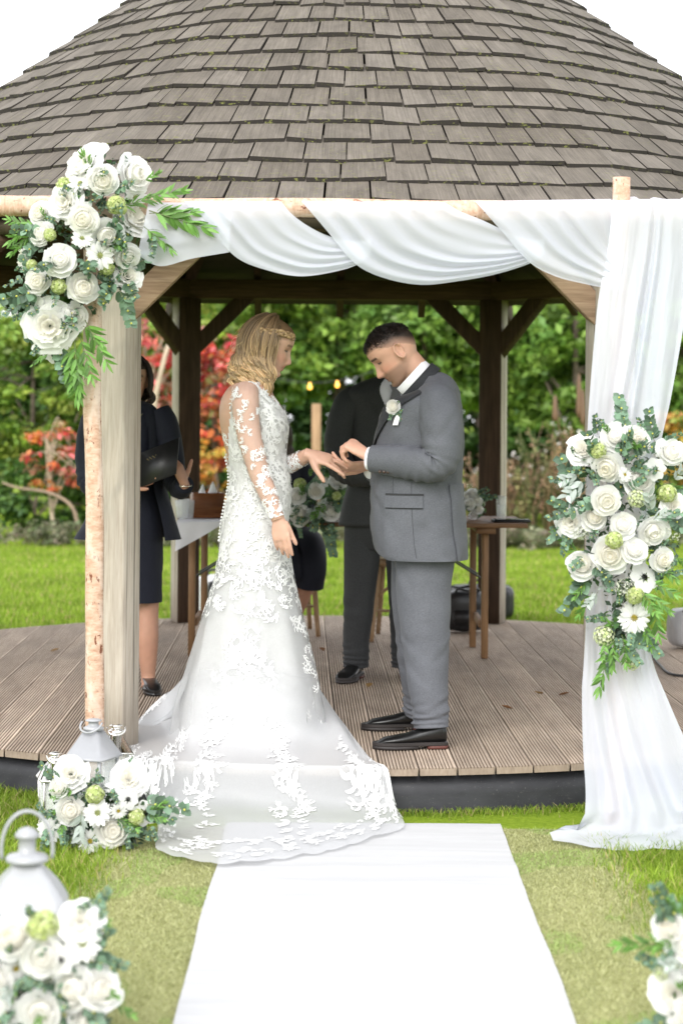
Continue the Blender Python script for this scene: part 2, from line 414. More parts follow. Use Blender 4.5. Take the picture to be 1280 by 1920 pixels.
def smp_right(N, r):
    p = np.stack([r.uniform(0.93, 1.9, N), r.uniform(4.2, 7.6, N), np.zeros(N)], 1)
    k = (rdeck(p) > 2.68) & (p[:, 0] > 1.03 + 0.09 * vnoise(p[:, 1] * 4, p[:, 1] * 0 + 9) + r.uniform(-0.06, 0.03, N))
    return p[k]
def smp_rim(N, r):
    a = r.uniform(-2.35, -0.8, N); rr = 2.672 + np.abs(r.normal(0, 0.055, N)) * (0.75 + 0.5 * vnoise(a * 16, a * 0))
    p = np.stack([GC[0] + rr * np.cos(a), GC[1] + rr * np.sin(a), np.zeros(N)], 1); return p[p[:, 1] > 6.95 - 0.5 * (np.abs(p[:, 0]) > 0.9)]
def smp_back(N, r):
    y = 12.6 + 8.9 * r.random(N) ** 1.2
    p = np.stack([r.uniform(-1, 1, N) * y * 0.185, y, np.zeros(N)], 1); return p[rdeck(p) > 2.8]
gb = MB()
gb.add(*blades(38000, smp_left, 0.02, 0.055, 0.0019, 1, 1.2)); gb.add(*blades(30000, smp_right, 0.02, 0.055, 0.0019, 2, 1.2))
gb.add(*blades(7000, smp_rim, 0.01, 0.032, 0.0018, 3, 1.2)); gb.add(*blades(60000, smp_back, 0.025, 0.05, 0.005, 4))
def blades_mat(N, seed):
    r = np.random.default_rng(seed); y = 4.3 + 2.68 * r.random(N); x = r.uniform(-0.81, 0.995, N); k = (x < -0.40) | (x > 0.582)
    p = np.stack([x, y, np.full(N, 0.008)], 1)[k]; n = len(p); V, F, C = blades(n, lambda q, rr: p, 0.004, 0.013, 0.0016, seed, 2.2)
    t = np.repeat(r.random(n), 5)[:, None]; g_ = np.repeat(vnoise(p[:, 0] * 5, p[:, 1] * 4) > 0.35, 5)[:, None]
    C = (1 - t) * np.array((0.29, 0.305, 0.11)) + t * np.array((0.56, 0.565, 0.30)); C = np.where(g_, C * (0.80, 0.98, 0.7), C); return V, F, C
mt = MB(); mt.add(*blades_mat(90000, 31)); tag(mt.obj('matting_fibres', M_GRASS, smooth=False), 'short beige green fibres of the matting beside the runner', 'matting', kind='stuff')
def smp_stray(N, r):
    a = r.random(N) < 0.5; x = np.where(a, -0.80 + np.abs(r.normal(0, 0.05, N)), 0.985 - np.abs(r.normal(0, 0.06, N))); return np.stack([x, r.uniform(4.3, 7.0, N), np.full(N, 0.008)], 1)
gb.add(*blades(2600, smp_stray, 0.02, 0.05, 0.0018, 6, 1.4))
tag(gb.obj('lawn_grass', M_GRASS, smooth=False), 'short green lawn grass growing round the gazebo', 'grass', kind='stuff')
# ================================================================== GAZEBO
GZ = thing('gazebo', 'open octagonal timber gazebo with grey shingled roof and round decked floor', 'gazebo', (GC[0], GC[1], 0), GROT)
def gloc(p):
    """world -> gazebo-local"""
    p = np.asarray(p, float); c, s = math.cos(-GROT), math.sin(-GROT); d = p[:2] - GC
    return np.array((c * d[0] - s * d[1], s * d[0] + c * d[1], p[2]))
# --- deck of grooved boards
DR = 2.72; BW, GAP = 0.1436, 0.006
dk = MB(); n = 96; th = np.arange(n) * 2 * PI / n
dk.add(*loft([[(2.60 * math.cos(t), 2.60 * math.sin(t), z) for t in th] for z in (0.11, DECK - 0.034)]))
deck = dk.obj('deck', plain('deck_bearer_wood', (0.035, 0.028, 0.022), 0.9, var=0.2), GZ)
k0 = int(-DR / BW) - 2
for k in range(k0, -k0 + 1):
    x0 = 0.057 + k * BW + GAP / 2; x1 = x0 + BW - GAP
    if max(abs(x0), abs(x1)) > DR - 0.04: continue
    ng = 11; pit = (x1 - x0) / ng; prof = [(x0, DECK - 0.028, 1.0), (x0, DECK - 0.002, 0.4)]
    for q in range(ng):
        a = x0 + q * pit
        prof += [(a + 0.001, DECK, 0.0), (a + pit * 0.56, DECK, 0.0), (a + pit * 0.62, DECK - 0.0042, 1.0), (a + pit * 0.94, DECK - 0.0042, 1.0)]
    prof = prof[:-2] + [(x1, DECK - 0.002, 0.4), (x1, DECK - 0.028, 1.0)]
    pr = np.array(prof); m = len(pr); ys = 24
    yend = np.sqrt(DR ** 2 - np.clip(pr[:, 0], -DR + .01, DR - .01) ** 2)
    tt = np.linspace(-1, 1, ys); jit = RNG.uniform(-0.006, 0.006)
    V = np.stack([np.tile(pr[:, 0], (ys, 1)), tt[:, None] * yend[None] + jit, np.tile(pr[:, 1], (ys, 1))], -1).reshape(-1, 3)
    V[:, 2] += 0.0012 * vnoise(V[:, 1] * 1.7, V[:, 0] * 0 + k)
    rnd = RNG.random(); off = RNG.uniform(0, 40)
    C = np.stack([np.full(len(V), rnd), np.tile(pr[:, 2], ys), np.zeros(len(V))], 1)
    b = MB(); luv = V + (off, off * 3, 0)
    b.add(V, [grid_faces(m, ys)], C, luv)
    for e, sgn in ((0, 1), (ys - 1, -1)):                   # sawn ends
        top = V[e * m:(e + 1) * m]; bot = top.copy(); bot[:, 2] = DECK - 0.028
        EV = np.concatenate([top, bot]); i = np.arange(m - 1)
        b.add(EV, [np.stack([i, i + m, i + m + 1, i + 1], 1)], np.tile((rnd * 0.5, 0.55, 0), (2 * m, 1)), EV[:, [0, 2, 1]] * (1, 8, 1) + off)
    b.obj('deck_board', M_DECK, deck, smooth=False)
# --- dark fascia under the deck
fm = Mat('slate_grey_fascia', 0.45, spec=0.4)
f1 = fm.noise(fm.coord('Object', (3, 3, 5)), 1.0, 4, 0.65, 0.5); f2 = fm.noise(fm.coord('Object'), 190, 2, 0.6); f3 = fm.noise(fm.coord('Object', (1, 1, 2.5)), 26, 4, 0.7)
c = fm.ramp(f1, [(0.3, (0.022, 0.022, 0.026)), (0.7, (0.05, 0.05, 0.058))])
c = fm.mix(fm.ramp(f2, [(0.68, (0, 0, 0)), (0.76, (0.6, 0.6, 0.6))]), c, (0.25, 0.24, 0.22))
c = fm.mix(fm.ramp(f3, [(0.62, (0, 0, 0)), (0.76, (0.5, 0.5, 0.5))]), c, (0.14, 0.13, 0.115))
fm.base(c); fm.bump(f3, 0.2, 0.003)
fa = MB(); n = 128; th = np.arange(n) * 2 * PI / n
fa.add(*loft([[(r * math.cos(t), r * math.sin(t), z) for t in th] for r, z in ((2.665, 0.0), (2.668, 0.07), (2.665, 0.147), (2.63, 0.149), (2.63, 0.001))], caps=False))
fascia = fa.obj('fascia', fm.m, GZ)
# --- posts
AP = 2.315; RP = AP / math.cos(PI / 8); PW = 0.143 / 2
def post_mesh():
    b = MB(); ch = 0.006; w = PW
    prof = [(-w + ch, -w), (w - ch, -w), (w, -w + ch), (w, w - ch), (w - ch, w), (-w + ch, w), (-w, w - ch), (-w, -w + ch)]
    zs = np.linspace(DECK + 0.001, 2.20, 9)
    R = [[(x, y, z) for x, y in prof] for z in zs]
    V, fs = loft(R); b.add(V, fs); me = b.mesh('post', smooth=False)
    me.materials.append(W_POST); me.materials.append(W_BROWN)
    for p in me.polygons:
        p.material_index = 1 if p.normal.x < -0.7 else 0      # inward side unweathered brown, with its shade painted into the tone
    return me
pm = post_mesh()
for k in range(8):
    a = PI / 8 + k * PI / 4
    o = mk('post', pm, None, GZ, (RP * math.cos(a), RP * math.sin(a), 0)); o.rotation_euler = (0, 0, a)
# --- ring beams and knee braces
ZB0, ZB1 = 2.198, 2.318
def brace_mesh():
    b = MB(); poly = [(0.0, 1.835), (0.0, 1.97), (0.228, ZB0 - 0.001), (0.363, ZB0 - 0.001)]; h = 0.036
    V = np.array([(s, -h, z) for s, z in poly] + [(s, h, z) for s, z in poly])
    b.add(V, [np.array([(0, 3, 2, 1), (4, 5, 6, 7), (0, 1, 5, 4), (1, 2, 6, 5), (2, 3, 7, 6), (3, 0, 4, 7)])])
    return bevel_mesh(b.mesh('brace', False), 0.004, 1)
bm_a = brace_mesh(); bm_a.materials.append(W_BROWN); bm_b = bm_a.copy(); bm_b.materials.clear(); bm_b.materials.append(W_BRACE)  # front braces weathered and lit, other braces brown with shade painted into the tone
side = 2 * AP * math.tan(PI / 8)
bb = MB(); bb.add(*box(-side / 2 + 0.002, side / 2 - 0.002, -0.05, 0.05, ZB0, ZB1)); bme = bevel_mesh(bb.mesh('beam', False), 0.005, 1)
W_BEAM = wood('brown_beam_wood', (0.034, 0.019, 0.011), (0.066, 0.038, 0.022), (0.11, 0.066, 0.04), axis='X', grain=60)
for k in range(8):
    a = k * PI / 4 - PI / 2
    nx, ny = math.cos(a), math.sin(a); tx, ty = -ny, nx
    mk('beam', bme, W_BEAM, GZ, (AP * nx, AP * ny, 0)).rotation_euler = (0, 0, a + PI / 2)
    for sg in (-1, 1):
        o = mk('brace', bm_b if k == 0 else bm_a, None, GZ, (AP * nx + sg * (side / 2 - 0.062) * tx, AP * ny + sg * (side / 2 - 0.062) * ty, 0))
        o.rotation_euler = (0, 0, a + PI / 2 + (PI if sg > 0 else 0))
# --- roof
def zr(r): return 4.355 - 0.807 * r
T8 = math.tan(PI / 8)
rb = MB()
R_IN = [[((r / math.cos(PI / 8)) * math.cos(PI / 8 + k * PI / 4), (r / math.cos(PI / 8)) * math.sin(PI / 8 + k * PI / 4), zr(r) - d) for k in range(8)]
        for r, d in ((2.57, 0.062), (0.02, 0.062), (0.02, 0.10), (2.57, 0.10), (2.57, 0.062))]
rb.add(*loft(R_IN, caps=False))
roof = rb.obj('roof', wood('roof_underboard', (0.028, 0.022, 0.012), (0.05, 0.039, 0.023), (0.08, 0.062, 0.037), axis='X', grain=20), GZ, smooth=False)
def rafter(ang, rout, rin, w, h, name='rafter'):
    b = MB(); k = math.cos(PI / 8) if name == 'hip_rafter' else 1.0
    P_ = []
    for r in (rout, rin):
        z = zr(r * k) - 0.09
        for (yy, zz) in ((-w, 0), (w, 0), (w, -h), (-w, -h)): P_.append((r, yy, z + zz))
    b.add(P_, [np.array([(0, 1, 2, 3), (4, 7, 6, 5), (0, 4, 5, 1), (1, 5, 6, 2), (2, 6, 7, 3), (3, 7, 4, 0)])])
    o = b.obj(name, W_BEAM, roof, smooth=False); o.rotation_euler = (0, 0, ang); return o
for k in range(8):
    rafter(PI / 8 + k * PI / 4, 2.60 / math.cos(PI / 8), 0.1, 0.035, 0.13, 'hip_rafter')
    for sft in (-0.52, 0.0, 0.52):
        a = k * PI / 4 - PI / 2
        o = rafter(a, 2.575, abs(sft) / T8 + 0.12, 0.022, 0.085)
        o.location = (-math.sin(a) * sft, math.cos(a) * sft, 0)
cands = []; EXPO = 0.112
for j in range(8):
    a = -PI / 2 + j * PI / 4; nx, ny = math.cos(a), math.sin(a); tx, ty = -ny, nx
    for k in range(-1, 23):
        rk = 2.607 - EXPO * max(k, 0) - (0 if k >= 0 else -0.0)
        if k == -1: continue
        if rk < 0.08: break
        wid = 0.128 + (0.193 - 0.128) * (rk - 1.375) / 1.12; wid = max(wid, 0.07)
        cnt = max(2, int(round(2.15 * rk * T8 / wid)))
        cuts = np.linspace(-1, 1, cnt + 1); ph = 0.5 * (k % 2) * 2 / cnt
        if k % 2: cuts = np.concatenate([[-1], cuts[:-1] + ph, [1]])
        cuts[1:-1] += RNG.uniform(-0.28, 0.28, len(cuts) - 2) / cnt
        for q in range(len(cuts) - 1):
            f0, f1 = cuts[q], cuts[q + 1]
            g_ = RNG.uniform(0.002, 0.0055) / (rk * T8)
            if q > 0: f0 += g_
            if q < len(cuts) - 2: f1 -= g_
            rb_ = rk + RNG.uniform(-0.006, 0.006); rt = max(rk - EXPO * 1.5, 0.02)
            lift = 0.034 + RNG.uniform(-0.003, 0.005); thk = 0.017 + RNG.uniform(-0.003, 0.004)
            tl = RNG.uniform(-0.004, 0.004) if 0 < q < len(cuts) - 2 else 0.0
            sk = RNG.uniform(-0.004, 0.004)
            def pt(r, f, up):
                ph_ = f * PI / 8; q_r = r * (0.5 / math.cos(ph_) + 0.515); return (q_r * math.cos(a + ph_), q_r * math.sin(a + ph_), zr(r) + up)
            top = [pt(rb_ + sk, f0, lift + tl), pt(rb_ - sk, f1, lift - tl), pt(rt, f1, 0.012), pt(rt, f0, 0.012)]
            bot = [pt(rb_ + sk, f0, lift + tl - thk), pt(rb_ - sk, f1, lift - tl - thk), pt(rt, f1, 0.002), pt(rt, f0, 0.002)]
            T_ = np.array(top); B_ = np.array(bot)
            V = np.concatenate([T_, [T_[0], T_[1], B_[1], B_[0]], [T_[0], B_[0], B_[3], T_[3]], [T_[1], T_[2], B_[2], B_[1]]])
            rnd = np.clip(RNG.normal(0.5, 0.24), 0, 1); uo = RNG.uniform(0, 50)
            w_ = np.linalg.norm(T_[0] - T_[1]); h_ = np.linalg.norm(T_[0] - T_[3])
            luv = np.array([(0, 0, 0), (w_, 0, 0), (w_, h_, 0), (0, h_, 0), (0, 0, 0), (w_, 0, 0), (w_, -thk, 0), (0, -thk, 0),
                            (0, 0, 0), (thk, 0, 0), (thk, h_, 0), (0, h_, 0), (0, 0, 0), (0, h_, 0), (thk, h_, 0), (thk, 0, 0)], float) + (uo, uo * 1.7, 0)
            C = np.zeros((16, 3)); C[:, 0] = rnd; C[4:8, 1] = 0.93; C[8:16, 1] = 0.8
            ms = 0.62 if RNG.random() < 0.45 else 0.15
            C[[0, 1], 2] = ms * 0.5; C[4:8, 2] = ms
            cen = T_[:2].mean(0); X = cen[0] + GC[0]; Y = cen[1] + GC[1]
            px = 640 + X / Y * FPX; py = HOR - (cen[2] - CAMZ) / Y * FPX
            vis = j in (0, 1, 7) and -60 < px < 1340 and -40 < py < 380
            cands.append((w_ * h_ / Y ** 2 * (1.0 if j == 0 else 0.7) if vis else 0.0, V, C, luv))
SF = [np.arange(16).reshape(4, 4)]
order = sorted(range(len(cands)), key=lambda i: -cands[i][0])
rest = MB()
for i in order[300:]: rest.add(cands[i][1], SF, cands[i][2], cands[i][3])
tag(rest.obj('roof_shingles', M_SHINGLE, roof, smooth=False), kind='stuff')
for i in order[:300]:
    b = MB(); b.add(cands[i][1], SF, cands[i][2], cands[i][3]); b.obj('shingle', M_SHINGLE, roof, smooth=False)
# ================================================================== PLANTING BEHIND THE LAWN
def leaf_cloud(cen, n, size, pal, r, spread=None, up=0.55, out=0.35, aspect=0.55, ctr=None):
    """n leaf quads scattered round the centres (k,3)+(k,3 radii); pal: (m,3) colours picked per leaf"""
    k = len(cen); idx = r.integers(0, k, n)
    d = r.normal(size=(n, 3)); d /= np.linalg.norm(d, axis=1)[:, None]; d *= (r.random(n) ** 0.45)[:, None]
    p = cen[idx] + d * spread[idx]
    nrm = np.array((0, 0, 1.0)) * up + d * out + r.normal(size=(n, 3)) * 0.38
    nrm /= np.linalg.norm(nrm, axis=1)[:, None]
    t = r.normal(size=(n, 3)) + d * 0.8; t -= nrm * (t * nrm).sum(1)[:, None]; t /= np.linalg.norm(t, axis=1)[:, None]
    b = np.cross(nrm, t); s = size * r.uniform(0.65, 1.3, n)[:, None]
    V = np.stack([p - t * s * 0.5, p + b * s * aspect * 0.5 + nrm * s * 0.06, p + t * s * 0.5 - nrm * s * 0.1, p - b * s * aspect * 0.5 + nrm * s * 0.06], 1).reshape(-1, 3)
    tone = r.uniform(0.6, 1.25, k)[idx][:, None]
    c = pal[idx % len(pal)] * 0.45 + pal[r.integers(0, len(pal), n)] * 0.55
    c = np.clip(c * tone * r.uniform(0.8, 1.2, (n, 1)), 0, 1)
    return V, [np.arange(4 * n).reshape(n, 4)], np.repeat(c, 4, 0)
M_LEAF = colmat('tree_leaf', 0.45, 0.45, trans=0.42)
M_BARK = plain('grey_brown_bark', (0.16, 0.125, 0.095), 0.9, var=0.35, scale=18, bump=0.5, bscale=40)
M_PALEBARK = plain('pale_tan_bark', (0.42, 0.34, 0.25), 0.85, var=0.25, scale=14, bump=0.4, bscale=40)
def wood_skeleton(base, top, rad, limbs, r, targets):
    b = MB(); base = np.asarray(base, float); top = np.asarray(top, float)
    mid = (base + top) / 2 + r.normal(size=3) * (0.05, 0.05, 0)
    path = interp_path([base, mid, top], 12); b.add(*tube(path, np.linspace(rad, rad * 0.35, 12), 8))
    for q in range(limbs):
        s = path[r.integers(3, 11)]; e = targets[r.integers(0, len(targets))]
        m = (s + e) / 2 + np.array((0, 0, 0.12)) + r.normal(size=3) * 0.06
        b.add(*tube(interp_path([s, m, e], 8), np.linspace(rad * 0.4, rad * 0.08, 8), 5))
    return b
def tree(name, label, cat, px, pybase, Z, zc, rad, nclump, nleaf, leaf, pal, seed, group=None, trunk=0.07, bark=None, shell=0.55, up=0.55, limbs=9, cl=0.3, flat=0.6):
    r = np.random.default_rng(seed)
    base = np.array((P(px, HOR, Z)[0], Z, 0.0)); rad = np.asarray(rad, float)
    t = thing(name, label, cat, base, 0, group)
    d = r.normal(size=(nclump, 3)); d /= np.linalg.norm(d, axis=1)[:, None]
    rr = shell + (1 - shell) * r.random(nclump) ** 0.6
    C = np.array((0, 0, zc)) + d * rad * rr[:, None] * (1 + 0.12 * r.normal(size=(nclump, 1)))
    C[:, 2] = np.maximum(C[:, 2], 0.12)
    sp = np.stack([r.uniform(0.6, 1.25, nclump) * cl, r.uniform(0.6, 1.25, nclump) * cl, r.uniform(0.5, 1.1, nclump) * cl * flat], 1)
    wood_skeleton((0, 0, -0.02), (r.normal() * 0.1, 0, zc + rad[2] * 0.55), trunk, limbs, r, C).obj('trunk', bark or M_BARK, t)
    cr = MB(); cr.add(*leaf_cloud(C, nleaf, leaf, np.asarray(pal, float), r, sp, up=up))
    cr.obj('crown', M_LEAF, t, smooth=False)
    return t
GRN = [(0.11, 0.22, 0.035), (0.18, 0.32, 0.055), (0.30, 0.45, 0.085), (0.14, 0.27, 0.06)]
DRK = [(0.05, 0.11, 0.025), (0.075, 0.16, 0.035), (0.11, 0.21, 0.04), (0.065, 0.14, 0.045)]
LIM = [(0.21, 0.32, 0.04), (0.31, 0.42, 0.06), (0.15, 0.26, 0.035), (0.38, 0.42, 0.09)]
RED = [(0.62, 0.04, 0.05), (0.72, 0.10, 0.11), (0.78, 0.28, 0.28), (0.55, 0.03, 0.06), (0.75, 0.20, 0.08), (0.60, 0.42, 0.30), (0.32, 0.30, 0.10)]
ORG = [(0.74, 0.24, 0.05), (0.76, 0.40, 0.08), (0.68, 0.50, 0.10), (0.72, 0.18, 0.12), (0.45, 0.46, 0.10)]
far = 'dark evergreen trees closing the garden behind the shrubs'
for i, (px, Z, zc, rx, rz) in enumerate([(-160, 30.5, 2.0, 1.7, 2.2), (150, 31, 2.1, 1.6, 2.3), (400, 30, 2.0, 1.5, 2.2), (640, 30.5, 2.1, 1.5, 2.3), (880, 31, 2.0, 1.5, 2.2), (1120, 30, 2.1, 1.6, 2.3), (1400, 31, 2.1, 1.7, 2.3)]):
    elab = ['dense evergreen tree at the back beyond the lime green shrub', 'dense evergreen tree at the back behind the pale stemmed lime shrub', 'dense evergreen tree at the back behind the red and orange shrub', 'dense evergreen tree at the back beyond the wooden garden post',
            'dense evergreen tree at the back behind the man in grey', 'dense evergreen tree at the back beyond the dry wild flowers', 'dense evergreen tree at the back beyond the hanging drape'][i]
    tree('evergreen_tree', elab, 'tree', px, 0, Z, zc, (rx, 0.9, rz), 190, 15000, 0.19, DRK, 100 + i, far, 0.12, cl=0.42)
mids = [(500, 25.2, 2.45, 1.0, 0.85, 0), (655, 25.8, 2.62, 1.1, 0.95, 1), (800, 25.0, 2.5, 1.0, 0.9, 2), (945, 25.6, 2.45, 0.95, 0.95, 3), (1075, 24.6, 2.25, 0.95, 1.05, 4), (1245, 25.2, 2.3, 0.9, 1.1, 5)]
mlab = ['leafy green tree with lime tips growing beside the red shrub', 'broad mid green tree arching over the wooden garden post', 'rounded green tree growing behind the men in suits',
        'green tree with layered drooping leaf sprays behind the rear gazebo post', 'tall green tree growing over the dry wild flowers', 'green tree standing behind the hanging white drape']
for i, (px, Z, zc, rx, rz, s) in enumerate(mids):
    pal = (GRN + LIM[:2] if i in (0,) else GRN + GRN[2:3] + [LIM[2]])
    tree('leafy_tree', mlab[i], 'tree', px, 0, Z, zc, (rx, 0.75, rz), 80, 8000, 0.135, pal, 200 + i, None, 0.07, cl=0.30, flat=0.7, up=0.45)
tree('leafy_shrub', 'large lime green shrub beside the red shrubs at the edge of the lawn', 'shrub', 40, 0, 23.6, 1.75, (0.85, 0.6, 1.0), 70, 6500, 0.105, LIM + GRN[:3], 301, None, 0.05, cl=0.24)
tree('leafy_shrub', 'lime green shrub with pale bare stems behind the birch arch pole', 'shrub', 175, 0, 23.2, 1.65, (0.62, 0.5, 1.0), 46, 3600, 0.10, LIM + GRN[:2], 302, None, 0.035, M_PALEBARK, cl=0.22, limbs=14)
tree('leafy_shrub', 'loose lime green shrub growing above the red and orange shrub', 'shrub', 345, 0, 24.2, 2.45, (0.8, 0.5, 0.6), 36, 3000, 0.11, LIM + GRN[1:3], 303, None, 0.045, M_PALEBARK, cl=0.24)
tree('red_shrub', 'tall red leaved autumn shrub with pale trunk seen between gazebo posts', 'shrub', 285, 0, 22.9, 2.0, (0.42, 0.4, 0.58), 24, 900, 0.105, RED, 311, None, 0.05, M_PALEBARK, cl=0.17, limbs=14)
tree('red_shrub', 'bright red and orange autumn shrub growing behind the woman in white', 'shrub', 412, 0, 22.6, 1.72, (0.5, 0.4, 0.88), 40, 1800, 0.11, RED + ORG[:1], 312, None, 0.04, cl=0.19, limbs=14)
tree('orange_shrub', 'low orange and yellow autumn shrub behind the table', 'shrub', 405, 0, 22.3, 0.62, (0.48, 0.35, 0.52), 26, 1300, 0.095, ORG, 313, None, 0.025, cl=0.17)
tree('red_shrub', 'small pinkish red shrub with bare branches near the lawn edge', 'shrub', 105, 0, 22.4, 0.95, (0.42, 0.3, 0.45), 20, 480, 0.09, RED[1:] + ORG[:2], 314, None, 0.03, M_PALEBARK, cl=0.15, limbs=18)
tree('leafy_shrub', 'low dark green shrub under the small pinkish red shrub', 'shrub', 80, 0, 22.9, 0.45, (0.8, 0.4, 0.42), 36, 2600, 0.10, DRK + GRN[:2], 315, None, 0.03, cl=0.2)
tree('leafy_shrub', 'low dark green shrub behind the floral table centrepiece', 'shrub', 620, 0, 23.2, 0.55, (0.8, 0.4, 0.55), 36, 2600, 0.11, DRK + GRN[:1], 316, None, 0.03, cl=0.22)
tree('leafy_shrub', 'low olive green shrub among the dry wild flowers', 'shrub', 1010, 0, 22.6, 0.4, (0.75, 0.35, 0.35), 34, 2400, 0.08, [(0.16, 0.19, 0.06), (0.10, 0.16, 0.04), (0.22, 0.2, 0.09)], 317, None, 0.02, cl=0.18)
tree('leafy_shrub', 'autumn tinted shrub peeping out beside the hanging white drape', 'shrub', 1290, 0, 22.6, 1.1, (0.4, 0.35, 0.6), 26, 1500, 0.10, ORG[1:] + GRN[:2] + DRK[:2], 318, None, 0.03, cl=0.2)
# --- pale curved bare branches at the left
def branch(name, label, pts, r0, r1, mat):
    b = MB(); pth = interp_path(pts, 20); base = pth[0].copy()
    b.add(*tube(pth - base, np.linspace(r0, r1, 20), 7)); return tag(b.obj(name, mat, loc=base), label, 'branch' if 'branch' in name else 'sapling')
M_BRANCH = plain('brown_twig_bark', (0.24, 0.175, 0.12), 0.85, var=0.3, scale=14, bump=0.4, bscale=40)
branch('bare_branch', 'pale bare branch arching low over the shrub bed', [(P(150, HOR, 22)[0], 22, 0.0), P(138, 955, 22), P(95, 925, 22), P(35, 915, 22.1), P(5, 905, 22.2)], 0.026, 0.012, M_BRANCH)
branch('bare_sapling', 'slim pale bare trunk leaning beside the woman holding a folder', [(P(283, HOR, 22.4)[0], 22.4, 0.0), P(286, 860, 22.4), P(290, 760, 22.4), P(304, 690, 22.4), P(318, 640, 22.5)], 0.045, 0.025, M_PALEBARK)
# --- ground cover, dry stalks, wild flowers
r = np.random.default_rng(5)
def cover(name, label, x0, x1, y0, y1, h, n, size, pal, seed):
    r = np.random.default_rng(seed); k = 260
    C = np.stack([r.uniform(x0, x1, k), r.uniform(y0, y1, k), r.uniform(0.03, h, k)], 1)
    b = MB(); b.add(*leaf_cloud(C, n, size, np.asarray(pal, float), r, np.tile((0.14, 0.1, 0.09), (k, 1))))
    return tag(b.obj(name, M_LEAF, smooth=False), label, 'plants', kind='stuff')
cover('ground_cover', 'low silvery green ground cover along the lawn edge', -5.2, 5.2, 21.3, 22.0, 0.22, 9000, 0.075, [(0.22, 0.25, 0.14), (0.32, 0.33, 0.2), (0.14, 0.19, 0.08), (0.25, 0.2, 0.15)], 21)
def stalk_bed(seed):
    r = np.random.default_rng(seed); b = MB()
    for i in range(260):
        px = r.uniform(885, 1190) if i % 3 else r.uniform(880, 960); Z = r.uniform(21.9, 22.6); h = r.uniform(0.4, 1.15) * (1.25 if px > 990 else 0.9)
        x = P(px, HOR, Z)[0]; pts = [(x, Z, 0), (x + r.normal() * 0.05, Z, h * 0.5), (x + r.normal() * 0.16, Z + r.normal() * 0.05, h)]
        c = np.array([(0.33, 0.22, 0.12), (0.27, 0.24, 0.10), (0.42, 0.27, 0.18), (0.2, 0.22, 0.08)][i % 4]) * r.uniform(0.7, 1.2)
        b.add(*tube(interp_path(pts, 6), np.linspace(0.007, 0.003, 6), 4), col=c)
        m = 14; C = np.array(pts[-1])[None] - np.array((0, 0, 1)) * r.uniform(0, h * 0.5, (m, 1))
        b.add(*leaf_cloud(C, 16, 0.055, np.tile(c * 1.15, (2, 1)), r, np.full((m, 3), 0.06)))
        if i % 4 == 0: b.add(*leaf_cloud(np.array([pts[-1]]), 7, 0.045, np.array([(0.8, 0.78, 0.74), (0.75, 0.7, 0.66)]), r, np.full((1, 3), 0.035)))
    for px, py, h2 in ((1040, 740, 0.3), (1085, 700, 0.5), (1092, 730, 0.4)):     # tall brown seed spikes
        top = P(px, py, 22.1); x = P(px + 12, HOR, 22.1)[0]
        b.add(*tube(interp_path([(x, 22.1, 0), (x, 22.1, top[2] * 0.6), top], 10), np.linspace(0.012, 0.008, 10), 5), col=(0.24, 0.15, 0.09))
        b.add(*tube(interp_path([top - (0, 0, h2), top], 8), [0.02, 0.03, 0.032, 0.03, 0.03, 0.025, 0.02, 0.006], 6), col=(0.26, 0.16, 0.10))
    return tag(b.obj('wild_flowers', M_LEAF, smooth=False), 'dry brown wild flower stalks with tiny pale blooms beyond the lawn', 'plants', kind='stuff')
stalk_bed(9)
# --- garden post and lit festoon bulbs
gp = P(593, 757, 21.9)
b = MB(); b.add(*box(-0.05, 0.05, -0.05, 0.05, 0, gp[2])); me = bevel_mesh(b.mesh('garden_post', False), 0.006, 1)
tag(mk('garden_post', me, W_POSTBG, loc=(gp[0], gp[1], 0)), 'short square wooden post standing in the planting behind the lawn', 'post')
cab = MB(); A, B_ = P(440, 680, 23.4), P(735, 680, 23.4); q = np.linspace(0, 1, 24)[:, None]
cp = A * (1 - q) + B_ * q; cp[:, 2] -= 0.24 * (1 - (2 * q[:, 0] - 1) ** 2); cab.add(*tube(cp - A, 0.006, 5))
fest = thing('festoon_string', 'festoon light string with two glowing amber bulbs among the trees', 'string lights', A)
cab.obj('cable', plain('black_cable_rubber', (0.015, 0.015, 0.015), 0.5), fest)
em = Mat('amber_bulb_glow', 0.3, (1.0, 0.55, 0.12)); em.b.inputs['Emission Color'].default_value = (1.0, 0.42, 0.06, 1); em.b.inputs['Emission Strength'].default_value = 1.6
for px, py in ((576, 737), (630, 740)):
    i = int(np.argmin(np.abs(cp[:, 0] - P(px, py, 23.4)[0]))); bb = MB(); s = cp[i] - A
    prof = [(0.012, 0.0), (0.014, -0.03), (0.022, -0.04), (0.027, -0.055), (0.022, -0.072), (0.01, -0.08), (0.001, -0.081)]
    bb.add(*loft([[(rr * math.cos(a), rr * math.sin(a), z) for a in np.arange(10) * 2 * PI / 10] for rr, z in prof]))
    bb.obj('bulb', em.m, fest, loc=s)
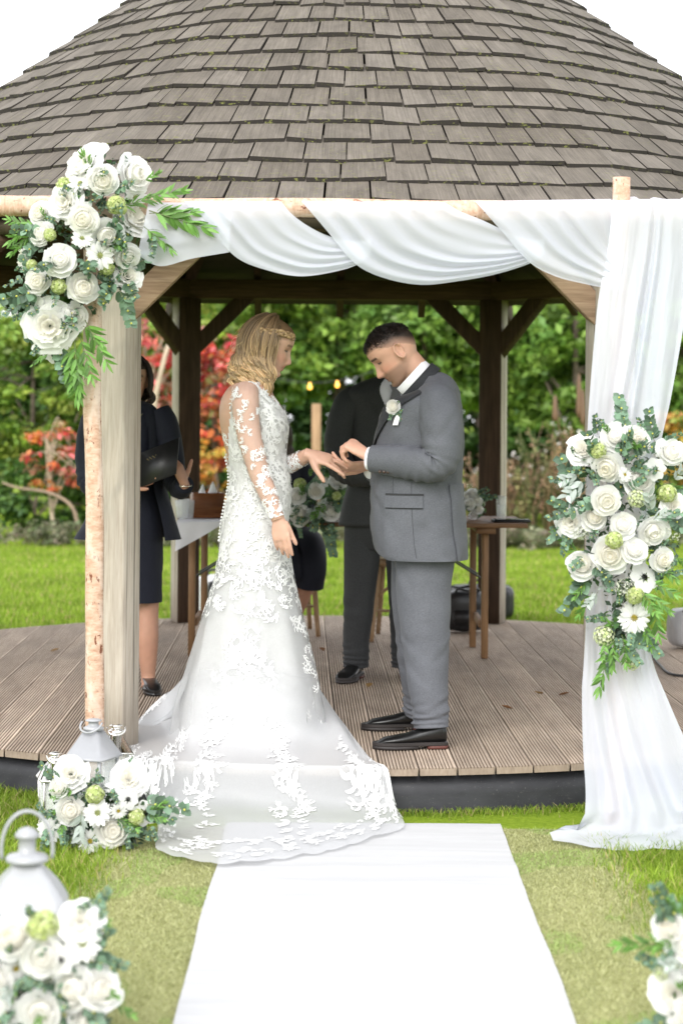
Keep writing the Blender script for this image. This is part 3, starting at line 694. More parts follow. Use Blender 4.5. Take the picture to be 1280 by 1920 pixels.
# ================================================================== BIRCH ARCH
ZA = 6.95
def pole(p0, p1, r0, r1, seed, wob=0.006):
    r = np.random.default_rng(seed); p0 = np.asarray(p0, float); p1 = np.asarray(p1, float); m = 40; t = np.linspace(0, 1, m)
    L = np.linalg.norm(p1 - p0); path = p0 + (p1 - p0) * t[:, None]
    side_ = np.array((1.0, 0, 0)) if abs(p1[2] - p0[2]) > L * 0.7 else np.array((0, 0, 1.0))
    path = path + side_ * (wob * vnoise(t * 6 + seed, t * 0))[:, None]
    rad = (r0 + (r1 - r0) * t) * (1 + 0.05 * vnoise(t * 14, t * 0 + seed))
    V, fs = tube(path, rad, 20, disp=lambda a, th: 0.025 * np.sin(3 * th + a * 9) + 0.02 * vnoise(a * 60 + th * 0, th * 3, seed))
    th = np.tile(np.arange(20) * 2 * PI / 20, m); arc = np.repeat(t * L, 20)
    luv = np.stack([np.cos(th) * 0.03 * 3, np.sin(th) * 0.03 * 3, arc], 1); luv = np.concatenate([luv, [[0, 0, 0], [0, 0, L]]]) + seed * 1.7
    return V, fs, luv
arch_base = P(180, HOR, ZA) * (1, 1, 0)
arch = thing('birch_arch', 'wedding arch of peeling birch poles standing in front of the gazebo', 'arch', arch_base)
for nm, a, b_, r0, r1, sd in (('upright_pole', (P(182, 1000, ZA)[0] + 0.004, ZA, 0.0), (P(170, 380, ZA)[0], ZA, 2.32), 0.034, 0.031, 3),
                              ('upright_pole', (P(1158, 1000, ZA)[0] - 0.01, ZA, 0.0), P(1162, 333, ZA), 0.034, 0.031, 5),
                              ('cross_pole', P(-160, 387, ZA + 0.02), P(1320, 395, ZA + 0.02), 0.039, 0.033, 8)):
    V, fs, luv = pole(a, b_, r0, r1, sd); mb = MB(); mb.add(V - arch_base, fs, 0.5, luv); mb.obj(nm, M_BIRCH, arch)
# ================================================================== WHITE DRAPES
def chiffon(name, op, col=(0.80, 0.82, 0.91)):
    m = Mat(name, 0.8, col, spec=0.15)
    f = m.noise(m.coord('Object', (420, 420, 420)), 1.0, 2)
    f2 = m.noise(m.coord('Object', (55, 30, 5)), 1.0, 4, 0.6, 1.2); m.bump(m.math('ADD', m.math('MULTIPLY', f, 0.15), f2), 0.28, 0.006); m.translucent(col, 0.5, op); return m.m
M_CHIF = chiffon('white_chiffon', 0.80); M_CHIF2 = chiffon('white_chiffon_swag', 0.74)
def swag_sheet(up, lo, zf, zb, nf, amp, seed, nu=60, nv=56):
    U_ = interp_path(up, nu); L_ = interp_path(lo, nu); u = np.linspace(0, 1, nu)[None]; v = np.linspace(0, 1, nv)[:, None]
    vv = v + 0.02 * np.sin(5 * u + seed)
    px = U_[None, :, 0] * (1 - v) + L_[None, :, 0] * v; py = U_[None, :, 1] * (1 - v) + L_[None, :, 1] * v
    ph = nf * vv * 2 * PI + seed + 1.2 * np.sin(2.2 * u + seed) + 1.4 * vnoise(vv * 4 + seed, u * 1.5)
    amp_ = amp * (0.25 + 0.75 * np.sin(PI * np.clip(u * 0.9 + 0.12, 0, 1))) * (0.6 + 0.5 * vnoise(vv * 7, u * 2 + seed, 3))
    Z = zf + (zb - zf) * u + amp_ * np.sin(ph) - 0.02 * np.sin(PI * v) + 0 * px
    Z = Z - 0.045 * np.exp(-((py - 385) / 22.0) ** 2) * 0 
    top = np.clip((392 - py) / 18.0, 0, 1); Z = Z + (ZA + 0.015 - Z) * top ** 1.5
    pts = np.array([[P(px[i, j], py[i, j], Z[i, j]) for j in range(nu)] for i in range(nv)])
    return pts.reshape(-1, 3), [grid_faces(nu, nv)]
sw = MB()
sw.add(*swag_sheet([(280, 374), (330, 374), (380, 375), (435, 376)], [(258, 478), (300, 499), (360, 485), (430, 473)], 6.90, 6.90, 2.2, 0.006, 1.0))
sw.add(*swag_sheet([(525, 376), (548, 402), (578, 424), (612, 441), (645, 450), (675, 452), (695, 448)], [(345, 377), (395, 432), (445, 484), (505, 508), (562, 518), (620, 511), (668, 497), (695, 476)], 6.875, 6.93, 4.6, 0.014, 2.3))
sw.add(*swag_sheet([(832, 379), (862, 396), (902, 412), (940, 430), (970, 444), (995, 450), (1020, 448)], [(565, 377), (612, 432), (665, 494), (722, 522), (790, 534), (860, 527), (930, 514), (995, 493), (1020, 476)], 6.865, 6.93, 5.6, 0.015, 4.1))
sw.add(*swag_sheet([(1145, 373), (1150, 392), (1153, 420), (1156, 450), (1160, 480), (1163, 500)], [(890, 377), (935, 428), (990, 490), (1040, 518), (1098, 533), (1140, 541), (1165, 545)], 6.865, 6.90, 5.2, 0.014, 5.7))
tag(sw.obj('swag_drape', M_CHIF2), 'sheer white fabric swagged in folds along the arch cross pole', 'drape')
hd = MB()
rows = [(372, 1150, 1300, ZA + .02), (380, 1144, 1302, 6.89), (400, 1146, 1300, 6.87), (480, 1136, 1296, 6.87), (560, 1121, 1288, 6.87), (650, 1112, 1274, 6.87), (750, 1104, 1256, 6.87), (820, 1100, 1240, 6.87), (900, 1098, 1226, 6.87),
        (1000, 1098, 1214, 6.87), (1100, 1098, 1208, 6.87), (1180, 1097, 1210, 6.87), (1250, 1093, 1226, 6.87), (1300, 1090, 1246, 6.86), (1400, 1092, 1290, 6.84), (1480, 1097, 1335, 6.82), (1525, 1096, 1365, 6.80)]
rr_ = interp_path(rows, 90); nu = 110; grid = []
for i, (py, xl, xr, Z) in enumerate(rr_):
    u = np.linspace(0, 1, nu); wgt = 0.005 + 0.013 * np.clip((py - 380) / 250, 0, 1) * (1 + 0.7 * np.clip((py - 1250) / 250, 0, 1))
    ph = 2 * PI * (3.4 * u + 1.1 * vnoise(u * 2.6 + 1, u * 0 + py / 520) + 0.3 * np.sin(u * 9 + py / 400)) + 1
    Zf = Z + wgt * np.sin(ph) * (0.6 + 0.6 * vnoise(u * 9, u * 0 + py / 600, 4)) + 0.004 * vnoise(u * 17, u * 0 + py / 330, 6) + 0.0015 * vnoise(u * 40, u * 0 + py / 50, 7)
    grid.append([P(xl + (xr - xl) * a, py + (6 * vnoise(np.array(a * 8), np.array(0.0)) if i == 0 else 0), zz) for a, zz in zip(u, Zf)])
last = np.array(grid[-1])
for k, (Y, xl, xr) in enumerate([(6.80, 1080, 1385), (6.78, 1046, 1400), (6.745, 1030, 1415), (6.70, 1036, 1425), (6.655, 1070, 1430), (6.615, 1110, 1440)]):
    u = np.linspace(0, 1, nu); row = []
    for a in u:
        yy = Y + 0.03 * float(vnoise(a * 7 + k * 0.3, 0.0, 8)); p = P(xl + (xr - xl) * a, 1560, yy)
        row.append((p[0], yy, 0.030 - 0.003 * k + 0.022 * (1 - k / 7) * (1 + float(vnoise(a * 13 + k * 0.5, k * 0.7, 2)))))
    grid.append(row)
G_ = np.array(grid); hd.add(G_.reshape(-1, 3), [grid_faces(nu, len(grid))])
tag(hd.obj('hanging_drape', M_CHIF), 'long sheer white drape hanging from the birch arch to the grass', 'drape')
# ================================================================== FLOWERS AND LEAVES (library)
def leaf_patch(L, W, curl=0.25, fold=0.25, pw=1.0, nl=6):
    t = np.linspace(0, 1, nl); w = W * 0.5 * np.sin(PI * np.clip(t, 0.02, 0.985) ** pw) ** 0.8
    V = []
    for i in range(nl):
        z = -curl * L * t[i] ** 2
        V += [(L * t[i], -w[i], z + fold * w[i]), (L * t[i], 0, z), (L * t[i], w[i], z + fold * w[i])]
    return np.array(V), [grid_faces(3, nl)]
def petal_patch(phi, alpha, R, z0, H, curl, r, nt=6, ns=7):
    t = np.linspace(0, 1, nt)[:, None]; s = np.linspace(-1, 1, ns)[None]
    ws = np.sin(PI * (0.12 + 0.55 * t)) ** 0.7
    ang = phi + s * alpha * ws; rho = R * (0.12 + 0.88 * np.sin(t * PI / 2)) + curl * t ** 3 + 0 * s
    z = z0 + H * t ** 0.95 - 0.10 * R * s ** 2 * t - 0.5 * curl * t ** 4 + r.normal(0, 0.02, (nt, ns)) * t
    rho = rho * (1 + 0.05 * np.sin(3 * s + phi) * t) + r.normal(0, 0.015, (nt, ns)) * t
    return np.stack([rho * np.cos(ang), rho * np.sin(ang), z], -1).reshape(-1, 3), [grid_faces(ns, nt)], t
def make_rose(seed, open_=1.0, cream=0.5):
    r = np.random.default_rng(seed); b = MB()
    layers = [(3, 0.20, 1.0, -0.03, 1.3), (3, 0.42, 0.98, -0.05, 1.2), (4, 0.66, 0.90, -0.02, 1.0), (5, 0.88, 0.74, 0.05, 0.85), (5, 1.0, 0.50, 0.12, 0.80)]
    for li, (n, R, H, curl, al) in enumerate(layers):
        ph = r.uniform(0, 6.28)
        for k in range(n):
            V, F, t = petal_patch(ph + k * 2 * PI / n + r.normal(0, 0.22), al * r.uniform(0.8, 1.25), R * r.uniform(0.86, 1.1) * (0.9 + 0.1 * open_), -0.5, H * r.uniform(0.92, 1.06), curl * open_, r)
            q = min(1, li / 4.0); tt = np.repeat(t.ravel(), 7)
            base = np.array((0.93, 0.93, 0.925)) * q + np.array((0.93, 0.915 - 0.03 * cream, 0.885 - 0.12 * cream)) * (1 - q)
            b.add(V, F, np.clip(base[None] * (0.96 + 0.04 * tt[:, None]), 0, 1))
    V, F = loft([[(0.55 * math.sin(p) * math.cos(a), 0.55 * math.sin(p) * math.sin(a), -0.04 + 0.36 * math.cos(p)) for a in np.arange(12) * PI / 6] for p in np.linspace(0.05, 3.09, 8)])
    b.add(V, F, (0.93, 0.915, 0.87))
    V, F = loft([[(rr * math.cos(a), rr * math.sin(a), z) for a in np.arange(8) * PI / 4] for rr, z in ((0.1, -0.62), (0.3, -0.5), (0.34, -0.44), (0.1, -0.4))])
    b.add(V, F, (0.09, 0.2, 0.05)); return b.mesh('rose')
def make_peony(seed):
    r = np.random.default_rng(seed); b = MB()
    for li, (n, R, H, curl, al) in enumerate([(7, 0.3, 0.85, 0.03, 0.55), (9, 0.5, 0.82, 0.05, 0.5), (9, 0.68, 0.72, 0.1, 0.5), (9, 0.85, 0.55, 0.18, 0.5), (8, 0.98, 0.32, 0.22, 0.55)]):
        ph = r.uniform(0, 6.28)
        for k in range(n):
            V, F, t = petal_patch(ph + k * 2 * PI / n + r.normal(0, 0.15), al * r.uniform(0.85, 1.2), R * r.uniform(0.85, 1.1), -0.5, H * r.uniform(0.85, 1.1), curl, r)
            b.add(V, F, (0.93, 0.925, 0.915) if li > 1 else (0.92, 0.90, 0.84))
    return b.mesh('peony')
def make_daisy(seed, n=13, two=True, center=(0.62, 0.5, 0.06), pw=0.26):
    r = np.random.default_rng(seed); b = MB()
    for lay in range(2 if two else 1):
        for k in range(n):
            a = (k + 0.5 * lay) * 2 * PI / n + r.normal(0, 0.05)
            V, F = leaf_patch(0.82 * r.uniform(0.9, 1.08), pw * r.uniform(0.9, 1.15), 0.1 + 0.12 * r.random(), -0.2, 1.5)
            V = V + (0.14, 0, 0.06 * lay); tl = -0.12 - 0.3 * lay * r.random(); V = V @ rotm('Y', tl).T @ rotm('Z', a).T
            b.add(V, F, (0.9, 0.895, 0.885))
    for k in range(40):
        rr = 0.2 * math.sqrt(k / 40); a = k * 2.4; c = np.array((rr * math.cos(a), rr * math.sin(a), 0.1 + 0.06 * (1 - rr / 0.2)))
        V, F = box(-0.022, 0.022, -0.022, 0.022, -0.02, 0.03); b.add(V + c, F, np.array(center) * r.uniform(0.75, 1.2))
    return b.mesh('daisy')
def make_ball(seed, pal, n=85, fl=0.2):
    r = np.random.default_rng(seed); b = MB()
    for k in range(n):
        z = 1 - 2 * (k + 0.5) / n; a = k * 2.39996; d = np.array((math.sqrt(1 - z * z) * math.cos(a), math.sqrt(1 - z * z) * math.sin(a), z))
        B = basis_from(d, r.uniform(0, 6)); c = np.asarray(pal[k % len(pal)]) * r.uniform(0.8, 1.15); rad = r.uniform(0.78, 1.0)
        for q in range(4):
            V, F = leaf_patch(fl, fl * 0.8, 0.15, 0.3, 0.8, 4); V = V @ rotm('Y', -0.25).T @ rotm('Z', q * PI / 2).T
            b.add(V @ B.T + d * rad, F, np.clip(c, 0, 1))
    V, F = loft([[(0.7 * math.sin(p) * math.cos(a), 0.7 * math.sin(p) * math.sin(a), 0.7 * math.cos(p)) for a in np.arange(10) * 2 * PI / 10] for p in np.linspace(0.05, 3.09, 7)])
    b.add(V, F, np.asarray(pal[0]) * 0.5); return b.mesh('blossom_ball')
def make_sprig(seed, kind):
    r = np.random.default_rng(seed); b = MB(); n = 14
    bend = r.uniform(-0.25, 0.25); t = np.linspace(0, 1, n); path = np.stack([t, bend * t ** 2, -0.18 * t ** 2], 1)
    b.add(*tube(path, np.linspace(0.012, 0.005, n), 5), col=(0.16, 0.2, 0.08) if kind != 'euc' else (0.22, 0.2, 0.13))
    m = {'euc': 9, 'willow': 8, 'silver': 5}[kind]
    for k in range(m):
        u = 0.16 + 0.8 * k / (m - 1); p = path[int(u * (n - 1))]
        for sd in (-1, 1):
            if kind == 'euc':
                V, F = leaf_patch(0.27 * (1.1 - 0.45 * u), 0.25 * (1.1 - 0.45 * u), 0.15, 0.18, 0.85); ang = r.uniform(0.7, 1.25); c = np.array((0.155, 0.25, 0.165)) * r.uniform(0.45, 1.4)
            elif kind == 'willow':
                V, F = leaf_patch(0.36 * (1.1 - 0.3 * u), 0.085, 0.22, 0.2, 0.8, 7); ang = r.uniform(0.35, 0.75); c = np.array((0.13, 0.27, 0.055)) * r.uniform(0.5, 1.4)
            else:
                V, F = leaf_patch(0.5 * (1.1 - 0.3 * u), 0.19, 0.2, 0.3, 0.8, 7); ang = r.uniform(0.4, 0.9); c = np.array((0.40, 0.45, 0.41)) * r.uniform(0.8, 1.2)
            V = V @ rotm('X', r.normal(0, 0.5)).T @ rotm('Y', r.normal(0, 0.25)).T @ rotm('Z', sd * ang).T
            b.add(V + p, F, np.clip(c, 0, 1))
        if kind == 'euc' and k % 3 == 2:
            V, F = loft([[(0.03 * math.sin(q) * math.cos(a), 0.03 * math.sin(q) * math.sin(a), 0.03 * math.cos(q)) for a in np.arange(6) * PI / 3] for q in (0.1, 0.8, 1.6, 2.4, 3.0)])
            b.add(V + p + (0, 0, 0.05), F, (0.62, 0.60, 0.12))
    if kind == 'willow':
        V, F = leaf_patch(0.26, 0.07, 0.2, 0.2, 0.8, 7); b.add(V + path[-1], F, (0.17, 0.33, 0.07))
    return b.mesh({'euc': 'eucalyptus_sprig', 'willow': 'ruscus_sprig', 'silver': 'silver_leaf_sprig'}[kind])
def make_filler(seed):
    r = np.random.default_rng(seed); b = MB()
    for k in range(46):
        d = r.normal(size=3); d[2] = abs(d[2]); d /= np.linalg.norm(d); e = d * r.uniform(0.6, 1.0)
        b.add(*tube(np.stack([(0, 0, -0.4), e * 0.5 + (0, 0, -0.1), e]), [0.014, 0.01, 0.008], 4), col=(0.2, 0.3, 0.1))
        for q in range(3):
            V, F = leaf_patch(0.13, 0.12, 0.1, 0.3, 0.8, 4); b.add(V @ basis_from(d + r.normal(size=3) * 0.3, r.uniform(0, 6)).T + e, F, (0.86, 0.87, 0.76))
    return b.mesh('tiny_blossom')
def petal_material():
    m = Mat('flower_petal', 0.6, spec=0.2); c = m.attr('Col'); m.base(c)
    m.bump(m.noise(m.coord('Object', (30, 30, 6)), 1.0, 3), 0.12, 0.02); m.translucent(c, 0.5); return m.m
M_PETAL = petal_material(); M_GREEN = colmat('arrangement_leaf', 0.5, 0.4, trans=0.2, var=0.1)
LIB = {'rose': [make_rose(s, o, c) for s, o, c in ((1, 1, .2), (2, .7, .7), (3, 1.2, .4), (4, .9, .9), (5, .6, .1))], 'peony': [make_peony(s) for s in (11, 12, 13)],
       'daisy': [make_daisy(21), make_daisy(22, 11, True, (0.55, 0.6, 0.25), 0.34)], 'anem': [make_daisy(23, 7, False, (0.02, 0.02, 0.02), 0.72)],
       'lime': [make_ball(s, [(0.62, 0.69, 0.30), (0.74, 0.79, 0.46), (0.55, 0.64, 0.26)], 100, 0.26) for s in (31, 32)], 'pale': [make_ball(33, [(0.78, 0.83, 0.55), (0.84, 0.86, 0.68), (0.7, 0.8, 0.4)])],
       'tiny': [make_filler(41), make_filler(42)], 'euc': [make_sprig(s, 'euc') for s in (51, 52, 53, 54)], 'willow': [make_sprig(s, 'willow') for s in (61, 62, 63)], 'silver': [make_sprig(s, 'silver') for s in (71, 72)]}
for k_, ms in LIB.items():
    for me in ms: me.materials.append(M_GREEN if k_ in ('euc', 'willow', 'silver') else M_PETAL)
NM = {'rose': 'rose', 'peony': 'peony', 'daisy': 'daisy', 'anem': 'anemone', 'lime': 'lime_blossom', 'pale': 'pale_blossom', 'tiny': 'tiny_blossom', 'euc': 'eucalyptus_sprig', 'willow': 'ruscus_sprig', 'silver': 'silver_leaf_sprig'}
def arrangement(name, label, cat, root, Z0, blobs, flowers, sprigs, nfill, seed, bulge=1.0, fill_kinds=('euc', 'euc', 'euc', 'euc', 'euc', 'willow'), flen=(0.09, 0.17), nleaf=900, floor=None, lsize=0.03, top=None):
    """blobs: (px,py,rpx) spheres of the mass; flowers: (px,py,kind,diam_px); sprigs: (px0,py0,px1,py1,kind)"""
    r = np.random.default_rng(seed); t = thing(name, label, cat, root); root = np.asarray(root, float)
    s = FPX / Z0; bl = np.array(blobs, float); cen = np.array([P(a, b, Z0) for a, b, _ in bl]); rad = bl[:, 2] / s
    mid = cen.mean(0)
    def surf(p):
        """nearest point to the camera on the union of blobs above the image-plane position p"""
        d2 = ((cen[:, [0, 2]] - p[[0, 2]]) ** 2).sum(1); k = np.clip(rad ** 2 - d2, 0, None); dep = np.sqrt(k).max() * bulge
        j = int(np.argmax(rad ** 2 - d2)); return Z0 - dep, cen[j]
    C = MB(); C.add(*leaf_cloud(cen, nleaf, lsize, np.array([(0.04, 0.09, 0.04), (0.08, 0.14, 0.09), (0.06, 0.13, 0.03), (0.12, 0.17, 0.13)]), r, np.stack([rad * 0.95, rad * 0.8 * bulge, rad * 0.95], 1), aspect=0.6))
    C.V = [v - root for v in C.V]
    if floor is not None: C.V = [np.maximum(v, (-99, -99, floor - root[2])) for v in C.V]
    tag(C.obj('foliage', M_GREEN, t, smooth=False), kind='stuff')
    for (px, py, kind, dia) in flowers:
        p = P(px, py, Z0); z, c = surf(p); R = dia / 2 / s * (1.0 if kind in ('lime', 'pale', 'tiny') else 1.16); p = P(px, py, z + R * 0.15)
        d = (p - c) * (0.9, 1.0, 0.9) + np.array((0, -0.09, 0.015)); d = d / np.linalg.norm(d) + r.normal(0, 0.14, 3)
        o = mk(NM[kind], LIB[kind][r.integers(0, len(LIB[kind]))], None, t); set_tf(o, p - root, basis_from(d, r.uniform(0, 6.28)), R)
    def put(p0, p1, kind, tw):
        if top is not None and p1[2] > top: return
        x = p1 - p0; L = np.linalg.norm(x); x /= L; zc = np.array((0, -1.0, 0.35)) + r.normal(0, 0.3, 3); y = np.cross(zc, x); y /= np.linalg.norm(y); zc = np.cross(x, y)
        o = mk(NM[kind], LIB[kind][r.integers(0, len(LIB[kind]))], None, t); set_tf(o, p0 - root, np.stack([x, y, zc], 1), L * tw)
    for (a, b, c_, d_, kind) in sprigs:
        z = min(surf(P(a, b, Z0))[0], Z0 - 0.055 * bulge); put(P(a, b, z + 0.02), P(c_, d_, z - 0.02 + r.normal(0, 0.012)), kind, 0.84)
    for q in range(nfill):
        j = r.integers(0, len(cen)); d = r.normal(size=3); d[1] = -abs(d[1]); d /= np.linalg.norm(d)
        d[1] *= bulge
        p0 = cen[j] + d * rad[j] * 0.72; L = r.uniform(*flen); p1 = p0 + (d + 0.35 * (p0 - mid) / (np.linalg.norm(p0 - mid) + 1e-6) + r.normal(0, 0.35, 3)) * L
        if floor is not None: p1[2] = max(p1[2], floor + 0.02); p0[2] = max(p0[2], floor + 0.02)
        put(p0, p1, fill_kinds[r.integers(0, len(fill_kinds))], 1.0)
    return t
# ================================================================== FLOWER ARRANGEMENTS
R_, P_o, D_, A_, L_, W_, T_ = 'rose', 'peony', 'daisy', 'anem', 'lime', 'pale', 'tiny'
arrangement('flower_arrangement', 'large white rose and eucalyptus spray on the corner of the birch arch', 'flowers', P(150, 470, ZA - 0.05), 6.90,
    [(195, 330, 62), (170, 400, 78), (120, 420, 58), (130, 480, 82), (95, 530, 62), (150, 545, 56), (215, 450, 52), (105, 610, 48), (225, 520, 26)],
    [(154, 304, P_o, 72), (254, 327, R_, 62), (193, 338, R_, 52), (120, 379, P_o, 54), (156, 411, R_, 52), (253, 406, P_o, 60), (200, 443, R_, 56), (74, 398, R_, 38), (77, 438, R_, 42), (113, 486, R_, 52),
     (43, 484, P_o, 42), (72, 528, R_, 44), (156, 540, R_, 54), (241, 481, R_, 42), (241, 517, P_o, 42), (62, 571, A_, 44), (93, 612, P_o, 74), (141, 594, R_, 44), (102, 664, A_, 44),
     (187, 479, D_, 50), (253, 368, D_, 44), (151, 344, D_, 40), (154, 447, D_, 36), (218, 384, L_, 36), (198, 555, L_, 26), (121, 347, L_, 30), (111, 537, L_, 30), (94, 440, L_, 24), (200, 502, L_, 30), (240, 545, T_, 44), (228, 392, L_, 22), (60, 497, L_, 22)],
    [(280, 395, 398, 432, 'willow'), (275, 370, 352, 352, 'willow'), (270, 425, 330, 470, 'willow'), (280, 400, 375, 398, 'willow'), (195, 305, 222, 282, 'willow'), (172, 300, 174, 278, 'willow'), (255, 300, 285, 290, 'willow'), (270, 340, 300, 320, 'willow'),
     (70, 415, 5, 450, 'willow'), (70, 425, 8, 410, 'willow'), (60, 440, 12, 475, 'willow'), (140, 640, 150, 740, 'willow'), (150, 630, 178, 715, 'willow'), (130, 650, 128, 735, 'willow'), (160, 600, 205, 690, 'willow'), (95, 660, 55, 682, 'willow'), (155, 610, 200, 645, 'willow'),
     (140, 660, 140, 760, 'willow'), (50, 560, 8, 600, 'euc'), (45, 520, 5, 540, 'euc'), (60, 590, 20, 590, 'euc'), (285, 440, 290, 480, 'euc'), (80, 640, 62, 670, 'euc')], 64, 401, flen=(0.05, 0.10), top=float(P(200, 288, 6.8)[2]))
arrangement('flower_arrangement', 'large white rose and eucalyptus spray tied to the hanging drape', 'flowers', P(1165, 1000, ZA - 0.08), 6.80,
    [(1160, 850, 58), (1225, 870, 58), (1110, 870, 40), (1150, 930, 70), (1220, 960, 66), (1100, 970, 50), (1170, 1020, 74), (1235, 1040, 48), (1110, 1055, 42), (1180, 1100, 56), (1165, 1160, 44), (1150, 1195, 30)],
    [(1154, 817, R_, 48), (1193, 827, R_, 48), (1092, 840, P_o, 48), (1138, 877, R_, 50), (1198, 902, R_, 54), (1258, 847, R_, 46), (1136, 939, R_, 50), (1113, 969, R_, 42), (1069, 978, P_o, 46), (1168, 983, R_, 42), (1223, 997, R_, 48),
     (1143, 1040, R_, 58), (1090, 1059, R_, 46), (1189, 1031, R_, 42), (1242, 1050, R_, 38), (1188, 1158, D_, 56), (1206, 1083, A_, 54), (1264, 950, P_o, 38), (1227, 880, A_, 40), (1120, 845, L_, 32), (1193, 935, W_, 36), (1250, 925, L_, 36), (1150, 1013, L_, 34),
     (1189, 1116, L_, 34), (1131, 1192, W_, 42), (1264, 992, T_, 46), (1168, 1102, T_, 40), (1183, 1240, W_, 36), (1170, 890, D_, 26), (1090, 998, T_, 34)],
    [(1085, 890, 1045, 905, 'silver'), (1095, 900, 1060, 935, 'silver'), (1220, 960, 1212, 925, 'silver'), (1222, 975, 1250, 955, 'silver'), (1130, 1075, 1135, 1105, 'silver'), (1120, 1110, 1100, 1140, 'silver'), (1262, 900, 1282, 880, 'silver'),
     (1150, 1190, 1148, 1262, 'willow'), (1165, 1190, 1180, 1255, 'willow'), (1215, 1110, 1262, 1150, 'willow'), (1220, 1120, 1240, 1205, 'willow'), (1215, 1090, 1275, 1115, 'willow'), (1110, 1110, 1085, 1165, 'willow'), (1100, 1090, 1072, 1120, 'willow'), (1200, 1150, 1225, 1220, 'willow'), (1135, 1195, 1128, 1235, 'willow'),
     (1120, 815, 1112, 775, 'euc'), (1130, 810, 1128, 785, 'euc'), (1205, 815, 1200, 780, 'euc'), (1075, 900, 1025, 900, 'euc'), (1070, 955, 1022, 975, 'euc'), (1245, 830, 1278, 805, 'euc'), (1070, 1000, 1045, 1040, 'euc'), (1250, 1080, 1282, 1070, 'euc'), (1085, 1090, 1065, 1075, 'euc')], 76, 402, flen=(0.05, 0.095))
arrangement('flower_arrangement', 'white rose arrangement on the ground round the pyramid lantern', 'flowers', PG(190, 1590, 0) * (1, 1, 0), 6.62,
    [(130, 1480, 42), (190, 1510, 60), (240, 1500, 46), (120, 1540, 40), (170, 1560, 40), (240, 1560, 36), (205, 1560, 36)],
    [(134, 1449, P_o, 50), (242, 1460, P_o, 58), (131, 1520, R_, 50), (211, 1557, R_, 56), (183, 1524, D_, 48), (169, 1577, D_, 44), (94, 1556, D_, 44), (272, 1524, A_, 48), (240, 1498, A_, 38), (178, 1490, L_, 36), (256, 1532, L_, 32), (110, 1478, R_, 32), (222, 1520, D_, 30)],
    [(275, 1525, 312, 1508, 'willow'), (275, 1530, 312, 1535, 'willow'), (140, 1475, 95, 1478, 'willow'), (140, 1480, 98, 1500, 'willow'), (155, 1520, 140, 1580, 'silver'), (235, 1560, 245, 1595, 'euc'), (190, 1470, 176, 1442, 'euc'), (205, 1480, 225, 1505, 'euc'), (240, 1430, 252, 1418, 'euc'), (115, 1550, 118, 1585, 'euc'), (280, 1550, 298, 1575, 'euc')], 26, 403, flen=(0.04, 0.075), nleaf=700, floor=0.0, bulge=0.8)
arrangement('flower_arrangement', 'white rose arrangement with lime blossom round the tall curved lantern', 'flowers', PG(85, 1990, 0) * (1, 1, 0), 4.5,
    [(20, 1770, 60), (90, 1790, 70), (150, 1760, 56), (160, 1850, 62), (80, 1870, 74), (10, 1880, 70), (110, 1930, 70), (170, 1920, 40), (20, 1950, 60)],
    [(22, 1756, R_, 70), (81, 1793, R_, 72), (150, 1727, P_o, 70), (156, 1768, D_, 66), (137, 1855, R_, 70), (188, 1855, R_, 68), (75, 1896, R_, 70), (17, 1902, A_, 66), (81, 1737, L_, 60), (30, 1815, D_, 50), (115, 1800, A_, 50), (165, 1915, R_, 60), (-10, 1840, R_, 66)],
    [(140, 1715, 178, 1682, 'euc'), (175, 1790, 205, 1745, 'euc'), (160, 1800, 215, 1800, 'euc'), (150, 1800, 105, 1815, 'euc'), (195, 1850, 222, 1870, 'willow'), (20, 1850, 10, 1870, 'silver'), (60, 1840, 90, 1850, 'euc'), (150, 1900, 165, 1935, 'euc'), (30, 1840, 18, 1880, 'willow'), (60, 1720, 50, 1700, 'euc')], 30, 404, flen=(0.04, 0.07), nleaf=900, floor=0.0, bulge=0.8, lsize=0.024)
arrangement('flower_arrangement', 'white flower arrangement on the grass across the aisle from the tall lantern', 'flowers', PG(1300, 1985, 0) * (1, 1, 0), 4.55,
    [(1275, 1750, 44), (1300, 1800, 66), (1275, 1860, 46), (1310, 1900, 76)],
    [(1253, 1740, R_, 56), (1262, 1865, P_o, 74), (1295, 1770, R_, 70), (1300, 1900, R_, 70), (1240, 1825, W_, 34)],
    [(1280, 1780, 1236, 1800, 'silver'), (1285, 1800, 1245, 1815, 'silver'), (1270, 1770, 1222, 1805, 'euc'), (1270, 1715, 1255, 1690, 'willow'), (1280, 1720, 1282, 1685, 'willow'), (1270, 1760, 1232, 1775, 'willow')], 12, 405, flen=(0.05, 0.09), nleaf=500, floor=0.0, bulge=0.8, lsize=0.024)
